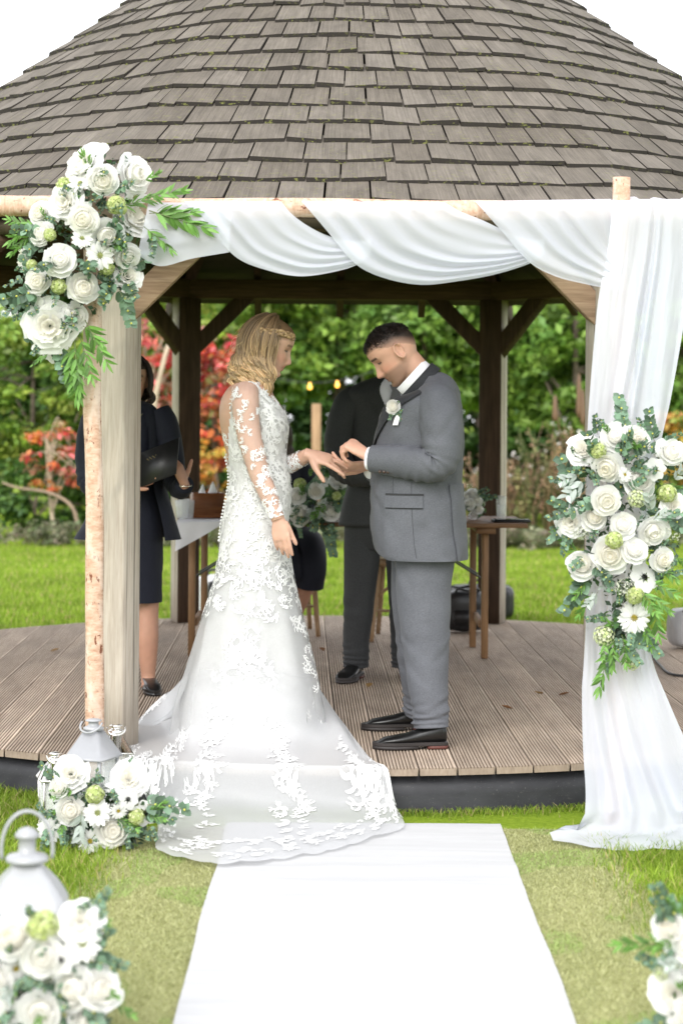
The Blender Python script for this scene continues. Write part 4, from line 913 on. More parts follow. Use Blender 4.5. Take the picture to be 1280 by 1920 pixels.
# ================================================================== LANTERNS
M_WMETAL = plain('white_painted_metal', (0.32, 0.325, 0.34), 0.3, var=0.06, scale=12); M_CHROME = plain('polished_chrome', (0.75, 0.73, 0.70), 0.12, metal=1.0, var=0.05)
gm = Mat('clear_lantern_glass', 0.03, (0.95, 0.98, 0.97)); gm.b.inputs['Alpha'].default_value = 0.26; M_GLASS = gm.m
M_CANDLE = plain('ivory_candle_wax', (0.82, 0.78, 0.66), 0.5, var=0.03)
def ring_pts(R, z, n=24): return [(R * math.cos(a), R * math.sin(a), z) for a in np.arange(n) * 2 * PI / n]
def sq(w, z): return [(-w, -w, z), (w, -w, z), (w, w, z), (-w, w, z)]
def lantern(label, pos, rot, a, hb, hr, mat, curved=False, handle='down', neck=0.28):
    """a: half width of the body, hb: body height, hr: roof height"""
    t = thing('lantern', label, 'lantern', pos, rot, 'lanterns by the arch')
    b = MB(); b.add(*box(-a * 1.08, a * 1.08, -a * 1.08, a * 1.08, 0, 0.018)); mk('base', bevel_mesh(b.mesh('base', False), 0.003, 1), mat, t)
    pm_ = MB(); w = a * 0.085; pm_.add(*box(-w, w, -w, w, 0.018, hb)); pmesh = bevel_mesh(pm_.mesh('corner_post', False), 0.0015, 1)
    for sx in (-1, 1):
        for sy in (-1, 1): mk('corner_post', pmesh, mat, t, (sx * (a - w), sy * (a - w), 0))
    for k in range(4):
        g_ = MB(); g_.add(*box(-a + 2 * w, a - 2 * w, -a + w * 0.7, -a + w * 0.7 + 0.003, 0.019, hb - 0.001)); o = g_.obj('glass_pane', M_GLASS, t, smooth=False); o.rotation_euler = (0, 0, k * PI / 2)
    c = MB(); c.add(*loft([ring_pts(r_, z, 20) for r_, z in ((a * .42, 0.019), (a * .42, hb * .42), (a * .38, hb * .43), (a * .06, hb * .425))])); c.obj('candle', M_CANDLE, t)
    rf = MB()
    if curved: prof = [(1.16, 0), (1.18, 0.03), (1.14, 0.10), (1.02, 0.28), (0.86, 0.48), (0.68, 0.66), (0.50, 0.82), (0.38, 0.95), (0.34, 1.0)]
    else: prof = [(1.14, 0), (1.14, 0.07), (1.10, 0.09), (0.36, 1.0)]
    n4 = 9 if curved else 2
    def sqring(w_, z):
        out = []
        for k in range(4):
            p, q = np.array(sq(w_, z)[k]), np.array(sq(w_, z)[(k + 1) % 4])
            for i in range(n4 - 1):
                f = i / (n4 - 1); e = p * (1 - f) + q * f; out.append(e)
        return out
    rf.add(*loft([sqring(a * f, hb + hr * z) for f, z in prof])); roof_ = rf.obj('roof', mat, t, smooth=False)
    z0 = hb + hr; nr = a * neck
    vp = [(.02, z0 - .002), (.05, z0 + .003), (.051, z0 + .010), (.046, z0 + .016), (.024, z0 + .022), (.020, z0 + .024), (.020, z0 + .054), (.022, z0 + .056), (.029, z0 + .060), (.029, z0 + .066), (.018, z0 + .078), (.002, z0 + .084)] if curved else None
    v = MB(); v.add(*loft([ring_pts(r_, z) for r_, z in vp or ((nr * 1.9, z0 - .002), (nr * 2.0, z0 + .006), (nr * 1.25, z0 + .012), (nr, z0 + .014), (nr, z0 + a * .42), (nr * 1.1, z0 + a * .43), (nr * 1.55, z0 + a * .45), (nr * 1.6, z0 + a * .49), (nr * .9, z0 + a * .56), (nr * .1, z0 + a * .58))])); v.obj('vent', mat, roof_)
    hn = MB(); R = .060 if curved else a * 0.62
    ang = np.linspace(-0.25, PI + 0.25, 26)
    if handle == 'up': pth = [(R * math.cos(q), 0, z0 + .030 + R * 1.5 * math.sin(q)) for q in ang]
    else: pth = [(R * math.cos(q), -R * math.sin(q) * 0.72 - nr * 0.9, z0 + a * .30 - R * 0.62 * math.sin(q)) for q in ang]
    hn.add(*tube(np.array(pth), a * .055, 8)); hn.obj('handle', mat, t)
    return t
lb = PG(180, 1588, 0) * (1, 1, 0); lb[1] = 6.72; lb[0] = P(180, 774, 6.72)[0]
lantern('white lantern with flat sided pyramid roof among roses by the deck edge', lb, math.radians(-24), 0.064, 0.30, 0.098, M_WMETAL, False, 'down')
lantern('short chrome lantern tucked behind the white pyramid lantern by the deck', (P(109, 774, 6.86)[0], 6.86, 0), math.radians(20), 0.052, 0.20, 0.065, M_CHROME, False, 'down')
lantern('taller chrome lantern between the birch pole and the white train', (P(222, 774, 6.98)[0], 6.98, 0), math.radians(10), 0.052, 0.275, 0.07, M_CHROME, False, 'down')
lantern('large white lantern with curved bell roof and upright ring handle', (P(57, 774, 4.62)[0], 4.62, 0), math.radians(8), 0.083, 0.3175, 0.107, M_WMETAL, True, 'up', 0.24)
# ================================================================== TABLE, CHAIRS AND WHAT STANDS ON THEM
TZ = DECK + 0.73
def boxpart(name, x0, x1, y0, y1, z0, z1, mat, parent, bev=0.003, rot=None, loc=None):
    b = MB(); b.add(*box(x0, x1, y0, y1, z0, z1)); me = b.mesh(name, False)
    if bev: bevel_mesh(me, bev, 1)
    o = mk(name, me, mat, parent, loc)
    if rot is not None: o.rotation_euler = rot
    return o
tx0, tx1, ty0, ty1 = -0.845, 0.99, 10.36, 11.10; tcx = (tx0 + tx1) / 2; tcy = (ty0 + ty1) / 2
tb = thing('trestle_table', 'long wooden folding table on slim oak legs in the gazebo', 'table', (tcx, tcy, DECK))
hw_, hd_ = (tx1 - tx0) / 2, (ty1 - ty0) / 2
for k in range(5):                                           # planks of the top
    w = 2 * hd_ / 5; boxpart('top_plank', -hw_, hw_, -hd_ + k * w + 0.001, -hd_ + (k + 1) * w - 0.001, 0.706, 0.73, W_TABLE, tb, 0.003)
for sx, lx in ((-1, -0.865), (1, 0.70)):
    boxpart('crossbar', lx - 0.05, lx + 0.05, -hd_ + 0.03, hd_ - 0.03, 0.672, 0.705, W_TABLE, tb, 0.003)
    for sy in (-1, 1):
        yy = sy * (hd_ - 0.12); xx = lx + (-sx * 0.03 if sy > 0 else 0)
        boxpart('leg', xx - 0.018, xx + 0.018, yy - 0.026, yy + 0.026, 0.002, 0.671, W_LEG, tb, 0.003)
    boxpart('stretcher', lx - sx * 0.015 - 0.012, lx - sx * 0.015 + 0.012, -hd_ + 0.15, hd_ - 0.15, 0.16, 0.20, W_LEG, tb, 0.002)
    for yy in (-0.16, 0.16):
        m_ = MB(); m_.add(*tube(np.array([(lx - sx * 0.01, yy, 0.42), (lx - sx * 0.45, yy, 0.69)]), 0.005, 6)); m_.obj('brace_rod', plain('black_steel', (0.02, 0.02, 0.02), 0.4, var=0), tb)
# crossback chairs
W_CHAIR = wood('limed_chair_wood', (0.20, 0.12, 0.06), (0.33, 0.21, 0.115), (0.44, 0.30, 0.18), axis='Z', rough=0.5)
M_PAD = plain('cream_seat_pad', (0.66, 0.60, 0.5), 0.85, var=0.06)
def chair(label, x, y, rot):
    t = thing('crossback_chair', label, 'chair', (x, y, DECK), rot, 'crossback chairs behind the table')
    s = MB(); pr = [(0.19, 0.0), (0.205, 0.012), (0.205, 0.028), (0.19, 0.038)]; n = 28
    def se(r, z): return [(r * np.sign(math.cos(a)) * abs(math.cos(a)) ** 0.7, r * np.sign(math.sin(a)) * abs(math.sin(a)) ** 0.7, z) for a in np.arange(n) * 2 * PI / n]
    s.add(*loft([se(r, 0.43 + z) for r, z in pr])); s.obj('seat', W_CHAIR, t)
    s = MB(); s.add(*loft([se(r, 0.469 + z) for r, z in ((0.18, 0), (0.195, 0.012), (0.185, 0.03), (0.12, 0.036))])); s.obj('seat_pad', M_PAD, t)
    for sx in (-1, 1):
        m_ = MB(); m_.add(*tube(interp_path([(sx * 0.165, -0.15, 0.43), (sx * 0.185, -0.175, 0.2), (sx * 0.20, -0.195, 0.0)], 8), np.linspace(0.019, 0.014, 8), 10)); m_.obj('leg', W_CHAIR, t)
        m_ = MB(); m_.add(*tube(interp_path([(sx * 0.15, 0.165, 0.43), (sx * 0.165, 0.20, 0.2), (sx * 0.18, 0.235, 0.0)], 8), np.linspace(0.019, 0.014, 8), 10)); m_.obj('leg', W_CHAIR, t)
        m_ = MB(); m_.add(*tube(interp_path([(sx * 0.175, -0.165, 0.25), (0, -0.1, 0.40), (-sx * 0.02, -0.08, 0.425)], 10), 0.009, 8)); m_.obj('curved_brace', W_CHAIR, t)
        m_ = MB(); m_.add(*tube(interp_path([(sx * 0.14, 0.185, 0.50), (0, 0.225, 0.68), (-sx * 0.165, 0.235, 0.84)], 12), 0.010, 8)); m_.obj('cross_rail', W_CHAIR, t)
    m_ = MB(); m_.add(*tube(interp_path([(-0.155, 0.16, 0.44), (-0.18, 0.21, 0.62), (-0.185, 0.245, 0.80), (-0.10, 0.26, 0.90), (0, 0.262, 0.915), (0.10, 0.26, 0.90), (0.185, 0.245, 0.80), (0.18, 0.21, 0.62), (0.155, 0.16, 0.44)], 40), 0.016, 10)); m_.obj('back_frame', W_CHAIR, t)
    for z, q in ((0.16, 0.185), (0.22, 0.18)):
        m_ = MB(); m_.add(*tube(np.array([(-q, 0.0, z), (0, 0.0, z), (q, 0, z)]), 0.008, 6)); o = m_.obj('stretcher', W_CHAIR, t); o.rotation_euler = (0, 0, 0 if z < 0.2 else PI / 2)
    return t
chair('crossback wooden chair with a woman in navy seated on it', P(532, HOR, 11.62)[0], 11.62, 0.08)
chair('empty crossback wooden chair seen between the legs of the man in charcoal', P(766, HOR, 11.38)[0], 11.38, -0.06)
# cloth, box, napkin, glasses, drink, tablet
M_CLOTH = plain('pale_lilac_white_linen', (0.74, 0.74, 0.79), 0.85, var=0.05, bump=0.2, bscale=300, sheen=0.2)
def cloth_pts():
    us, vs = np.linspace(0, 1, 26), np.linspace(0, 1, 34); out = []
    for v in vs:
        row = []
        for u in us:
            x = -0.865 + 0.26 * u; d = v * 0.62                    # d: distance from the far side over the table then down its front
            if d < 0.36: p = (x, ty0 + 0.36 - d - 0.004, TZ + 0.004 + 0.002 * float(vnoise(u * 8, v * 9)))
            else:
                h = (d - 0.36) * max(0.02, (1 - u) ** 0.9) * 0.62
                p = (x - 0.03 * (1 - u) * (d - 0.36), ty0 - 0.010 - 0.012 * math.sin(u * 9 + 1) * min(1, h * 8), TZ + 0.003 - h)
            row.append(p)
        out.append(row)
    return np.array(out)
c_ = MB(); cp_ = cloth_pts(); c_.add(cp_.reshape(-1, 3), [grid_faces(26, 34)]); tag(c_.obj('table_cloth', M_CLOTH), 'white napkin cloth hanging in a point over the table corner', 'cloth')
bx = P(388, 968, 10.62); bt = thing('wooden_box', 'dark varnished wooden box holding white napkins on the table', 'box', (bx[0], 10.62, TZ + 0.007), math.radians(14))
for nm, a in (('side_panel', (-0.085, 0.085, -0.06, -0.05, 0, 0.135)), ('side_panel', (-0.085, 0.085, 0.05, 0.06, 0, 0.135)), ('end_panel', (-0.085, -0.075, -0.0495, 0.0495, 0, 0.135)), ('end_panel', (0.075, 0.085, -0.0495, 0.0495, 0, 0.135)), ('bottom_panel', (-0.0745, 0.0745, -0.0495, 0.0495, 0.001, 0.01))):
    boxpart(nm, *a, W_BOX, bt, 0.0015)
nk = MB(); 
for k, (ox, h, w) in enumerate(((-0.035, 0.185, 0.05), (0.02, 0.2, 0.055))):
    r_ = np.random.default_rng(k); t_ = np.linspace(0, 1, 8)
    nk.add(*loft([[(ox + w * (1 - f) * math.cos(a) * (1 + 0.25 * math.sin(3 * a + k)) + 0.012 * f, 0.6 * w * (1 - f) * math.sin(a), 0.012 + (h - 0.012) * f ** 0.8) for a in np.arange(12) * PI / 6] for f in np.linspace(0, 0.96, 8)]))
tag(nk.obj('paper_napkin', plain('white_paper', (0.84, 0.84, 0.85), 0.9, var=0.03), loc=(bx[0], 10.62, TZ + 0.008)), 'white folded napkins standing up out of the wooden box', 'napkin')
gl = Mat('cut_crystal', 0.05, (0.93, 0.95, 0.96)); gl.b.inputs['Alpha'].default_value = 0.42
def tumbler(name, label, x, y, z, r, h, facets, mat, group=None, water=False):
    t = thing(name, label, 'glass', (x, y, z), 0, group); b = MB(); n = 32
    def rg(R, zz): return [(R * (1 + facets * math.cos(8 * a)) * math.cos(a), R * (1 + facets * math.cos(8 * a)) * math.sin(a), zz) for a in np.arange(n) * 2 * PI / n]
    b.add(*loft([rg(r * .85, 0.0), rg(r * .88, h * .3), rg(r * .94, h * .6), rg(r, h), rg(r * .92, h), rg(r * .8, h * .12)], caps=True)); b.obj('bowl', mat, t, smooth=facets == 0)
    if water:
        w_ = MB(); w_.add(*loft([ring_pts(r * .76, h * .14), ring_pts(r * .84, h * .62)])); wm = Mat('clear_water', 0.02, (0.9, 0.95, 0.93)); wm.b.inputs['Alpha'].default_value = 0.3; w_.obj('water', wm.m, t)
    return t
for k, (px, y) in enumerate(((343, 10.5), (356, 10.56), (350, 10.68))):
    tumbler('crystal_tumbler', 'cut crystal tumbler standing with others beside the wooden box', P(px, 774, y)[0], y, TZ + 0.009, 0.036, 0.095, 0.06, gl.m, 'crystal tumblers on the table')
tumbler('water_glass', 'tall straight glass half full of water at the table end', P(940, 774, 10.72)[0], 10.72, TZ + 0.001, 0.029, 0.13, 0.0, M_GLASS, None, True)
tt_ = thing('tablet_computer', 'flat black tablet lying on the end of the wooden table', 'tablet', (P(958, 774, 10.5)[0], 10.5, TZ + 0.001), 0.05)
boxpart('case', -0.10, 0.10, -0.07, 0.07, 0, 0.014, plain('matte_black_plastic', (0.012, 0.012, 0.013), 0.35, var=0), tt_, 0.005)
boxpart('screen', -0.088, 0.088, -0.058, 0.058, 0.0142, 0.0155, plain('dark_glass_screen', (0.01, 0.01, 0.012), 0.06, var=0), tt_, 0.0)
arrangement('flower_arrangement', 'white rose centrepiece with lime blossom spilling over the table front', 'flowers', (P(592, 774, 10.45)[0], 10.45, TZ + 0.002), 10.36,
    [(560, 935, 26), (595, 935, 32), (625, 930, 28), (570, 965, 26), (610, 970, 26), (550, 975, 18)],
    [(561, 965, R_, 34), (621, 959, R_, 32), (634, 900, R_, 32), (592, 921, R_, 28), (556, 930, R_, 28), (562, 908, L_, 24), (599, 965, L_, 18), (631, 930, L_, 18), (606, 905, A_, 22)],
    [(590, 945, 600, 970, 'silver'), (590, 945, 612, 935, 'silver'), (585, 950, 580, 975, 'silver'), (600, 900, 604, 870, 'euc'), (580, 895, 584, 872, 'willow'), (615, 980, 632, 1010, 'euc'), (560, 985, 565, 1012, 'euc'), (545, 975, 538, 1000, 'euc'), (600, 985, 615, 1008, 'euc'), (640, 930, 652, 950, 'euc')], 16, 411, flen=(0.07, 0.13), nleaf=600, bulge=0.7)
arrangement('flower_bouquet', 'small posy of white roses lying on the table behind the man in grey', 'flowers', (P(888, 774, 10.78)[0], 10.78, TZ + 0.002), 10.72,
    [(880, 945, 24), (890, 935, 20), (895, 955, 16)], [(884, 925, R_, 18), (893, 938, R_, 18), (880, 945, R_, 18), (896, 955, R_, 16), (888, 965, R_, 18), (874, 930, R_, 16), (902, 944, T_, 16), (898, 925, T_, 14), (880, 912, T_, 14)], [], 5, 412, flen=(0.05, 0.08), nleaf=260, bulge=0.8, fill_kinds=('euc',))
# ================================================================== BAGS, SPEAKERS, CABLE, FALLEN LEAVES
M_BLACK = plain('black_vinyl', (0.014, 0.014, 0.016), 0.38, var=0.1, scale=20, bump=0.15, bscale=60); M_SILV = plain('silver_grey_vinyl', (0.36, 0.36, 0.37), 0.35, var=0.1, scale=9, bump=0.2, bscale=40)
def soft_box(w, d, h, p=4.0, sag=0.03, seed=0, nz=16, n=40):
    R = []
    for f in np.linspace(-1, 1, nz):
        k = (1 - abs(f) ** p) ** (1 / p) if abs(f) < 1 else 0.02; k = max(k, 0.02)
        ring = []
        for a in np.arange(n) * 2 * PI / n:
            c, s = math.cos(a), math.sin(a); q = (abs(c) ** p + abs(s) ** p) ** (-1 / p); s2 = 1 + sag * float(vnoise(a * 2.2 + seed, f * 2.5 + seed))
            ring.append((w / 2 * k * q * c * s2, d / 2 * k * q * s * s2, h / 2 * (1 + f)))
        R.append(ring)
    return loft(R)
bg_ = thing('carry_bag', 'slouchy black carry bag sitting on the deck under the table', 'bag', (P(872, 774, 11.75)[0], 11.75, DECK + 0.001), 0.2)
m_ = MB(); m_.add(*soft_box(0.24, 0.2, 0.26, 4, 0.06, 3)); m_.obj('body', M_BLACK, bg_)
for sy in (-1, 1):
    m_ = MB(); m_.add(*tube(interp_path([(-0.07, sy * 0.06, 0.24), (-0.06, sy * 0.085, 0.265), (0, sy * 0.105, 0.255), (0.06, sy * 0.085, 0.265), (0.07, sy * 0.06, 0.24)], 18), 0.008, 6)); m_.obj('strap', M_BLACK, bg_)
m_ = MB(); m_.add(*box(-0.085, 0.085, -0.104, -0.095, 0.05, 0.14)); m_.obj('pocket', M_BLACK, bg_, smooth=False)
def speaker(label, x, y, z, w, d, h, shell, rot):
    t = thing('loudspeaker', label, 'speaker', (x, y, z), rot); m = MB(); m.add(*soft_box(w, d, h, 5, 0.0)); m.obj('cabinet', shell, t)
    m = MB(); V, F = soft_box(w * .86, d * .2, h * .84, 6, 0.0); m.add(V + (0, -d * .44, h * .08), F); m.obj('grille', M_BLACK, t)
    m = MB(); m.add(*tube(interp_path([(-w * .2, 0, h * .97), (-w * .15, 0, h * 1.08), (w * .15, 0, h * 1.08), (w * .2, 0, h * .97)], 12), 0.01, 6)); m.obj('handle', M_BLACK, t)
speaker('rounded black loudspeaker lying on the lawn behind the rear gazebo post', P(905, 774, 14.2)[0], 14.2, 0.0, 0.46, 0.3, 0.26, M_BLACK, 0.0)
speaker('white and black loudspeaker on the lawn behind the white dress', P(402, 774, 14.0)[0], 14.0, 0.0, 0.22, 0.25, 0.33, plain('white_speaker_shell', (0.7, 0.7, 0.72), 0.4, var=0.05), 0.5)
gbg = thing('grey_case', 'shiny grey padded case on the deck near the hanging drape', 'case', (P(1300, 774, 11.0)[0], 11.0, DECK + 0.001), 0.3)
m_ = MB(); m_.add(*soft_box(0.27, 0.22, 0.235, 3.2, 0.07, 8)); m_.obj('body', M_SILV, gbg)
m_ = MB(); m_.add(*tube(interp_path([(-0.09, -0.06, 0.2), (-0.06, -0.08, 0.27), (0.06, -0.08, 0.27), (0.09, -0.06, 0.2)], 14), 0.008, 6)); m_.obj('strap', M_BLACK, gbg)
m_ = MB(); c0 = PG(1236, 1250, DECK); m_.add(*tube(interp_path([PG(1215, 1225, DECK) - c0, (0, 0, 0), PG(1255, 1266, DECK) - c0, PG(1290, 1270, DECK) - c0, PG(1340, 1262, DECK) - c0], 24) + (0, 0, 0.0085), 0.007, 7))
tag(m_.obj('power_cable', plain('black_cable', (0.012, 0.012, 0.012), 0.45, var=0), loc=c0), 'black power cable lying across the deck by the drape', 'cable')
for k, (px, py) in enumerate(((95, 1222), (606, 1222), (1016, 1302), (1048, 1304), (690, 1290), (960, 1330), (575, 1000))):
    p = PG(px, py, DECK if py > 1100 else 0.02); V, F = leaf_patch(0.05, 0.035, -0.3, 0.6, 0.8); m_ = MB(); m_.add(V @ rotm('Z', k * 1.9).T + (0, 0, 0.003), F, (0.25, 0.12, 0.05) if k % 2 else (0.32, 0.2, 0.08))
    tag(m_.obj('fallen_leaf', M_LEAF, loc=p), ['small brown leaf fallen on the deck near the birch pole', 'small dry leaf on the deck beside the man in charcoal', 'small dry leaf fallen on the deck between the suited man and the drape', 'small brown leaf fallen on the deck close to the hanging drape', 'small dry leaf on the deck by the shoes of the man in charcoal', 'small brown leaf on the deck beyond the shoes of the man in grey', 'small dry leaf lying on the lawn behind the deck'][k], 'leaf', 'fallen leaves on the deck')
# ================================================================== PEOPLE (tools)
HZ = [-.122, -.115, -.10, -.085, -.07, -.05, -.03, -.01, .01, .03, .05, .07, .09, .102, .110, .114]
HF = [.035, .066, .079, .076, .079, .082, .083, .082, .084, .092, .092, .086, .066, .045, .022, .004]
HB = [.0, -.01, -.025, -.042, -.058, -.073, -.086, -.096, -.101, -.102, -.098, -.088, -.066, -.045, -.022, -.004]
HW = [.012, .026, .042, .051, .057, .062, .066, .070, .073, .075, .074, .067, .052, .036, .018, .003]
def head_parts(male=True, ears=True):
    z = np.concatenate([np.linspace(-.122, .09, 70), np.linspace(.0925, .114, 14)]); n = 96
    xf_, xb_, w_ = (np.interp(z, HZ, q) for q in (HF, HB, HW))
    k = np.array((1, 2, 3, 2, 1)) / 9.0
    sm = lambda a: np.concatenate([a[:2], np.convolve(a, k, 'valid'), a[-2:]])
    xf_, xb_, w_ = sm(xf_), sm(xb_), sm(w_)
    if male: w_ = w_ + np.interp(z, [-.12, -.09, -.06, 0], [0.004, .007, .005, 0])
    else: xf_ = xf_ - np.interp(z, [-.12, -.10, -.05], [.004, .003, 0]); w_ = w_ - np.interp(z, [-.12, -.08, -.03], [.002, .004, 0])
    th = np.arange(n) * 2 * PI / n; c, s = np.cos(th), np.sin(th)
    xm = (xf_ + xb_) / 2; hx = (xf_ - xb_) / 2
    X = xm[:, None] + hx[:, None] * np.sign(c) * np.abs(c) ** 0.9; Y = w_[:, None] * np.sign(s) * np.abs(s) ** 0.92; Z = np.repeat(z[:, None], n, 1)
    f = np.clip(c, 0, 1)[None] ** 0.5; g = lambda v, m, q: np.exp(-((v - m) / q) ** 2)
    ns = 1.0 if male else 0.82
    nose = np.interp(z, [-.060, -.055, -.050, -.044, -.038, -.028, -.014, .002, .014, .026], [0, .004, .014, .027, .029, .024, .016, .009, .005, 0])[:, None] * ns
    sig = np.interp(z, [-.05, -.04, -.02, .01], [.016, .0145, .011, .0095])[:, None]
    X = X + f * nose * np.exp(-(Y / sig) ** 2)
    X = X + f * .006 * g(np.abs(Y), .014, .006) * g(Z, -.045, .007)                          # nostril wings
    X = X - f * .011 * g(np.abs(Y), .031, .015) * g(Z, .006, .011) - f * .003 * g(np.abs(Y), .016, .008) * g(Z, .008, .014)
    X = X + f * .0035 * g(np.abs(Y), .032, .010) * g(Z, .004, .0075)                          # lids
    X = X + f * (.005 if male else .002) * g(np.abs(Y), .03, .024) * g(Z, .024, .007)
    X = X + f * .004 * g(np.abs(Y), .042, .018) * g(Z, -.030, .016)
    X = X + f * .006 * g(Y, 0, .020) * (g(Z, -.0615, .0045) + 1.15 * g(Z, -.0735, .0055)) - f * .004 * g(Y, 0, .022) * g(Z, -.067, .0025) - f * .003 * g(Y, 0, .02) * g(Z, -.084, .005)
    X = X + f * (.006 if male else .004) * g(Y, 0, .018) * g(Z, -.101, .012)
    out = [loft(np.stack([X, Y, Z], -1))]
    if ears:
        for sg in (-1, 1):
            a = np.linspace(0.3, 2 * PI - 0.9, 22); base = np.array((-.012, sg * .073, -.002))
            hel = np.stack([-.004 - .017 * np.cos(a + 0.2) * 1.0, sg * (.006 + .007 * np.sin(a * 0.5)), .030 * np.sin(a + 0.2)], 1) + base
            out.append(tube(hel, np.linspace(.0045, .0055, 22), 8))
            pl = [[(base[0] - .004 + r * .016 * math.cos(q), base[1] + sg * (.002 + h), base[2] + r * .028 * math.sin(q)) for q in np.arange(14) * 2 * PI / 14] for r, h in ((.3, -.012), (1.0, -.012), (1.0, .003), (.55, .001), (.2, -.001))]
            out.append(loft(pl))
            out.append(loft([[(base[0] + .006 + r * .008 * math.cos(q), base[1] + sg * h, base[2] - .026 + r * .009 * math.sin(q)) for q in np.arange(10) * 2 * PI / 10] for r, h in ((.5, -.006), (1, -.003), (1, .004), (.5, .007))]))
    return out
def head_matrix(cen, fwd, scale=1.0, up=(0, 0, 1)):
    f = np.asarray(fwd, float); f /= np.linalg.norm(f); l = np.cross(np.asarray(up, float), f); l /= np.linalg.norm(l); u = np.cross(f, l)
    M = np.eye(4); M[:3, 0] = f * scale; M[:3, 1] = l * scale; M[:3, 2] = u * scale; M[:3, 3] = cen; return M
def hand_parts(wrist, xdir, dorsal, right, curls, spread=0.09, scale=1.0, thumb=(0.65, 0.25, 0.2), tdir=(.62, .72, -.25)):
    """curls: four fingers x three joint bends (index first)"""
    x = np.asarray(xdir, float); x /= np.linalg.norm(x); z = np.asarray(dorsal, float); z -= x * np.dot(x, z); z /= np.linalg.norm(z); y = np.cross(z, x) * (1 if right else -1)
    B = np.stack([x, y, z], 1) * scale; out = []
    add = lambda V, F: out.append((np.asarray(V) @ B.T + wrist, F))
    n = 18; secs = [(-.02, .026, .021, 0), (0, .027, .020, 0), (.025, .034, .019, 0), (.055, .041, .017, 0), (.08, .042, .0145, 0), (.094, .040, .012, 0), (.1, .034, .007, 0)]
    add(*loft([[(sx, hy * math.cos(q), hz * math.sin(q) - .002) for q in np.arange(n) * 2 * PI / n] for sx, hy, hz, _ in secs]))
    spec = [(.031, (.043, .026, .022), .0092), (.0105, (.047, .030, .023), .0095), (-.011, (.043, .028, .022), .0090), (-.0305, (.034, .021, .020), .0080)]
    for k, (fy, ls, r) in enumerate(spec):
        sp = spread * (1.5 - k); a = 0.0; p = np.array((.088 - .004 * abs(k - 1), fy, .0)); pts = [p - (.018, 0, 0.001), p]; tilt = 0
        for L, c in zip(ls, curls[k]):
            a += c; p = p + L * np.array((math.cos(a) * math.cos(sp), math.cos(a) * math.sin(sp), -math.sin(a))); pts.append(p)
        pth = []; rr = []
        rad = [r * 1.1, r * 1.12, r * 1.0, r * .92, r * .78]
        for i in range(4):
            for f in np.linspace(0, 1, 5)[:-1]: pth.append(pts[i] * (1 - f) + pts[i + 1] * f); rr.append(rad[i] * (1 - f) + rad[i + 1] * f)
        e = (pts[4] - pts[3]) / np.linalg.norm(pts[4] - pts[3]); pth += [pts[4] - e * .001, pts[4] + e * r * .35, pts[4] + e * r * .55]; rr += [r * .78, r * .6, r * .25]
        add(*tube(np.array(pth), rr, 12, up=(0, 0, 1)))
    td = np.asarray(tdir, float); td /= np.linalg.norm(td); p = np.array((.022, .022, -.006)); pts = [p, p + td * .048]
    e1 = np.array((1.0, .25, -.2)); e1 /= np.linalg.norm(e1)
    d = td * (1 - thumb[0]) + e1 * thumb[0]; d /= np.linalg.norm(d); pts.append(pts[-1] + d * .034); d2 = d * (1 - thumb[1]) + e1 * thumb[1] - np.array((0, 0, thumb[2])); d2 /= np.linalg.norm(d2); pts.append(pts[-1] + d2 * .028)
    add(*tube(np.array([pts[0], (pts[0] + pts[1]) / 2, pts[1], (pts[1] + pts[2]) / 2, pts[2], (pts[2] + pts[3]) / 2, pts[3], pts[3] + d2 * .005, pts[3] + d2 * .008]), [.017, .0165, .0135, .0115, .0108, .0108, .0088, .006, .003], 12))
    return out
def fuse(parts, voxel, it=2):
    mb = MB()
    for V, F in parts: mb.add(V, F)
    o = mb.obj('tmp', None); md = o.modifiers.new('r', 'REMESH'); md.mode = 'VOXEL'; md.voxel_size = voxel
    sm = o.modifiers.new('s', 'SMOOTH'); sm.factor = 0.5; sm.iterations = it
    dg = bpy.context.evaluated_depsgraph_get(); me = bpy.data.meshes.new_from_object(o.evaluated_get(dg)); src = o.data
    bpy.data.objects.remove(o); bpy.data.meshes.remove(src)
    me.polygons.foreach_set('use_smooth', np.ones(len(me.polygons), dtype=bool)); return me
def verts(me):
    a = np.empty(len(me.vertices) * 3, np.float32); me.vertices.foreach_get('co', a); return a.reshape(-1, 3).astype(float)
def paint(me, C):
    C = np.clip(np.concatenate([C, np.ones((len(C), 1))], 1), 0, 1).astype(np.float32); a = me.attributes.get('Col') or me.attributes.new('Col', 'FLOAT_COLOR', 'POINT'); a.data.foreach_set('color', C.ravel())
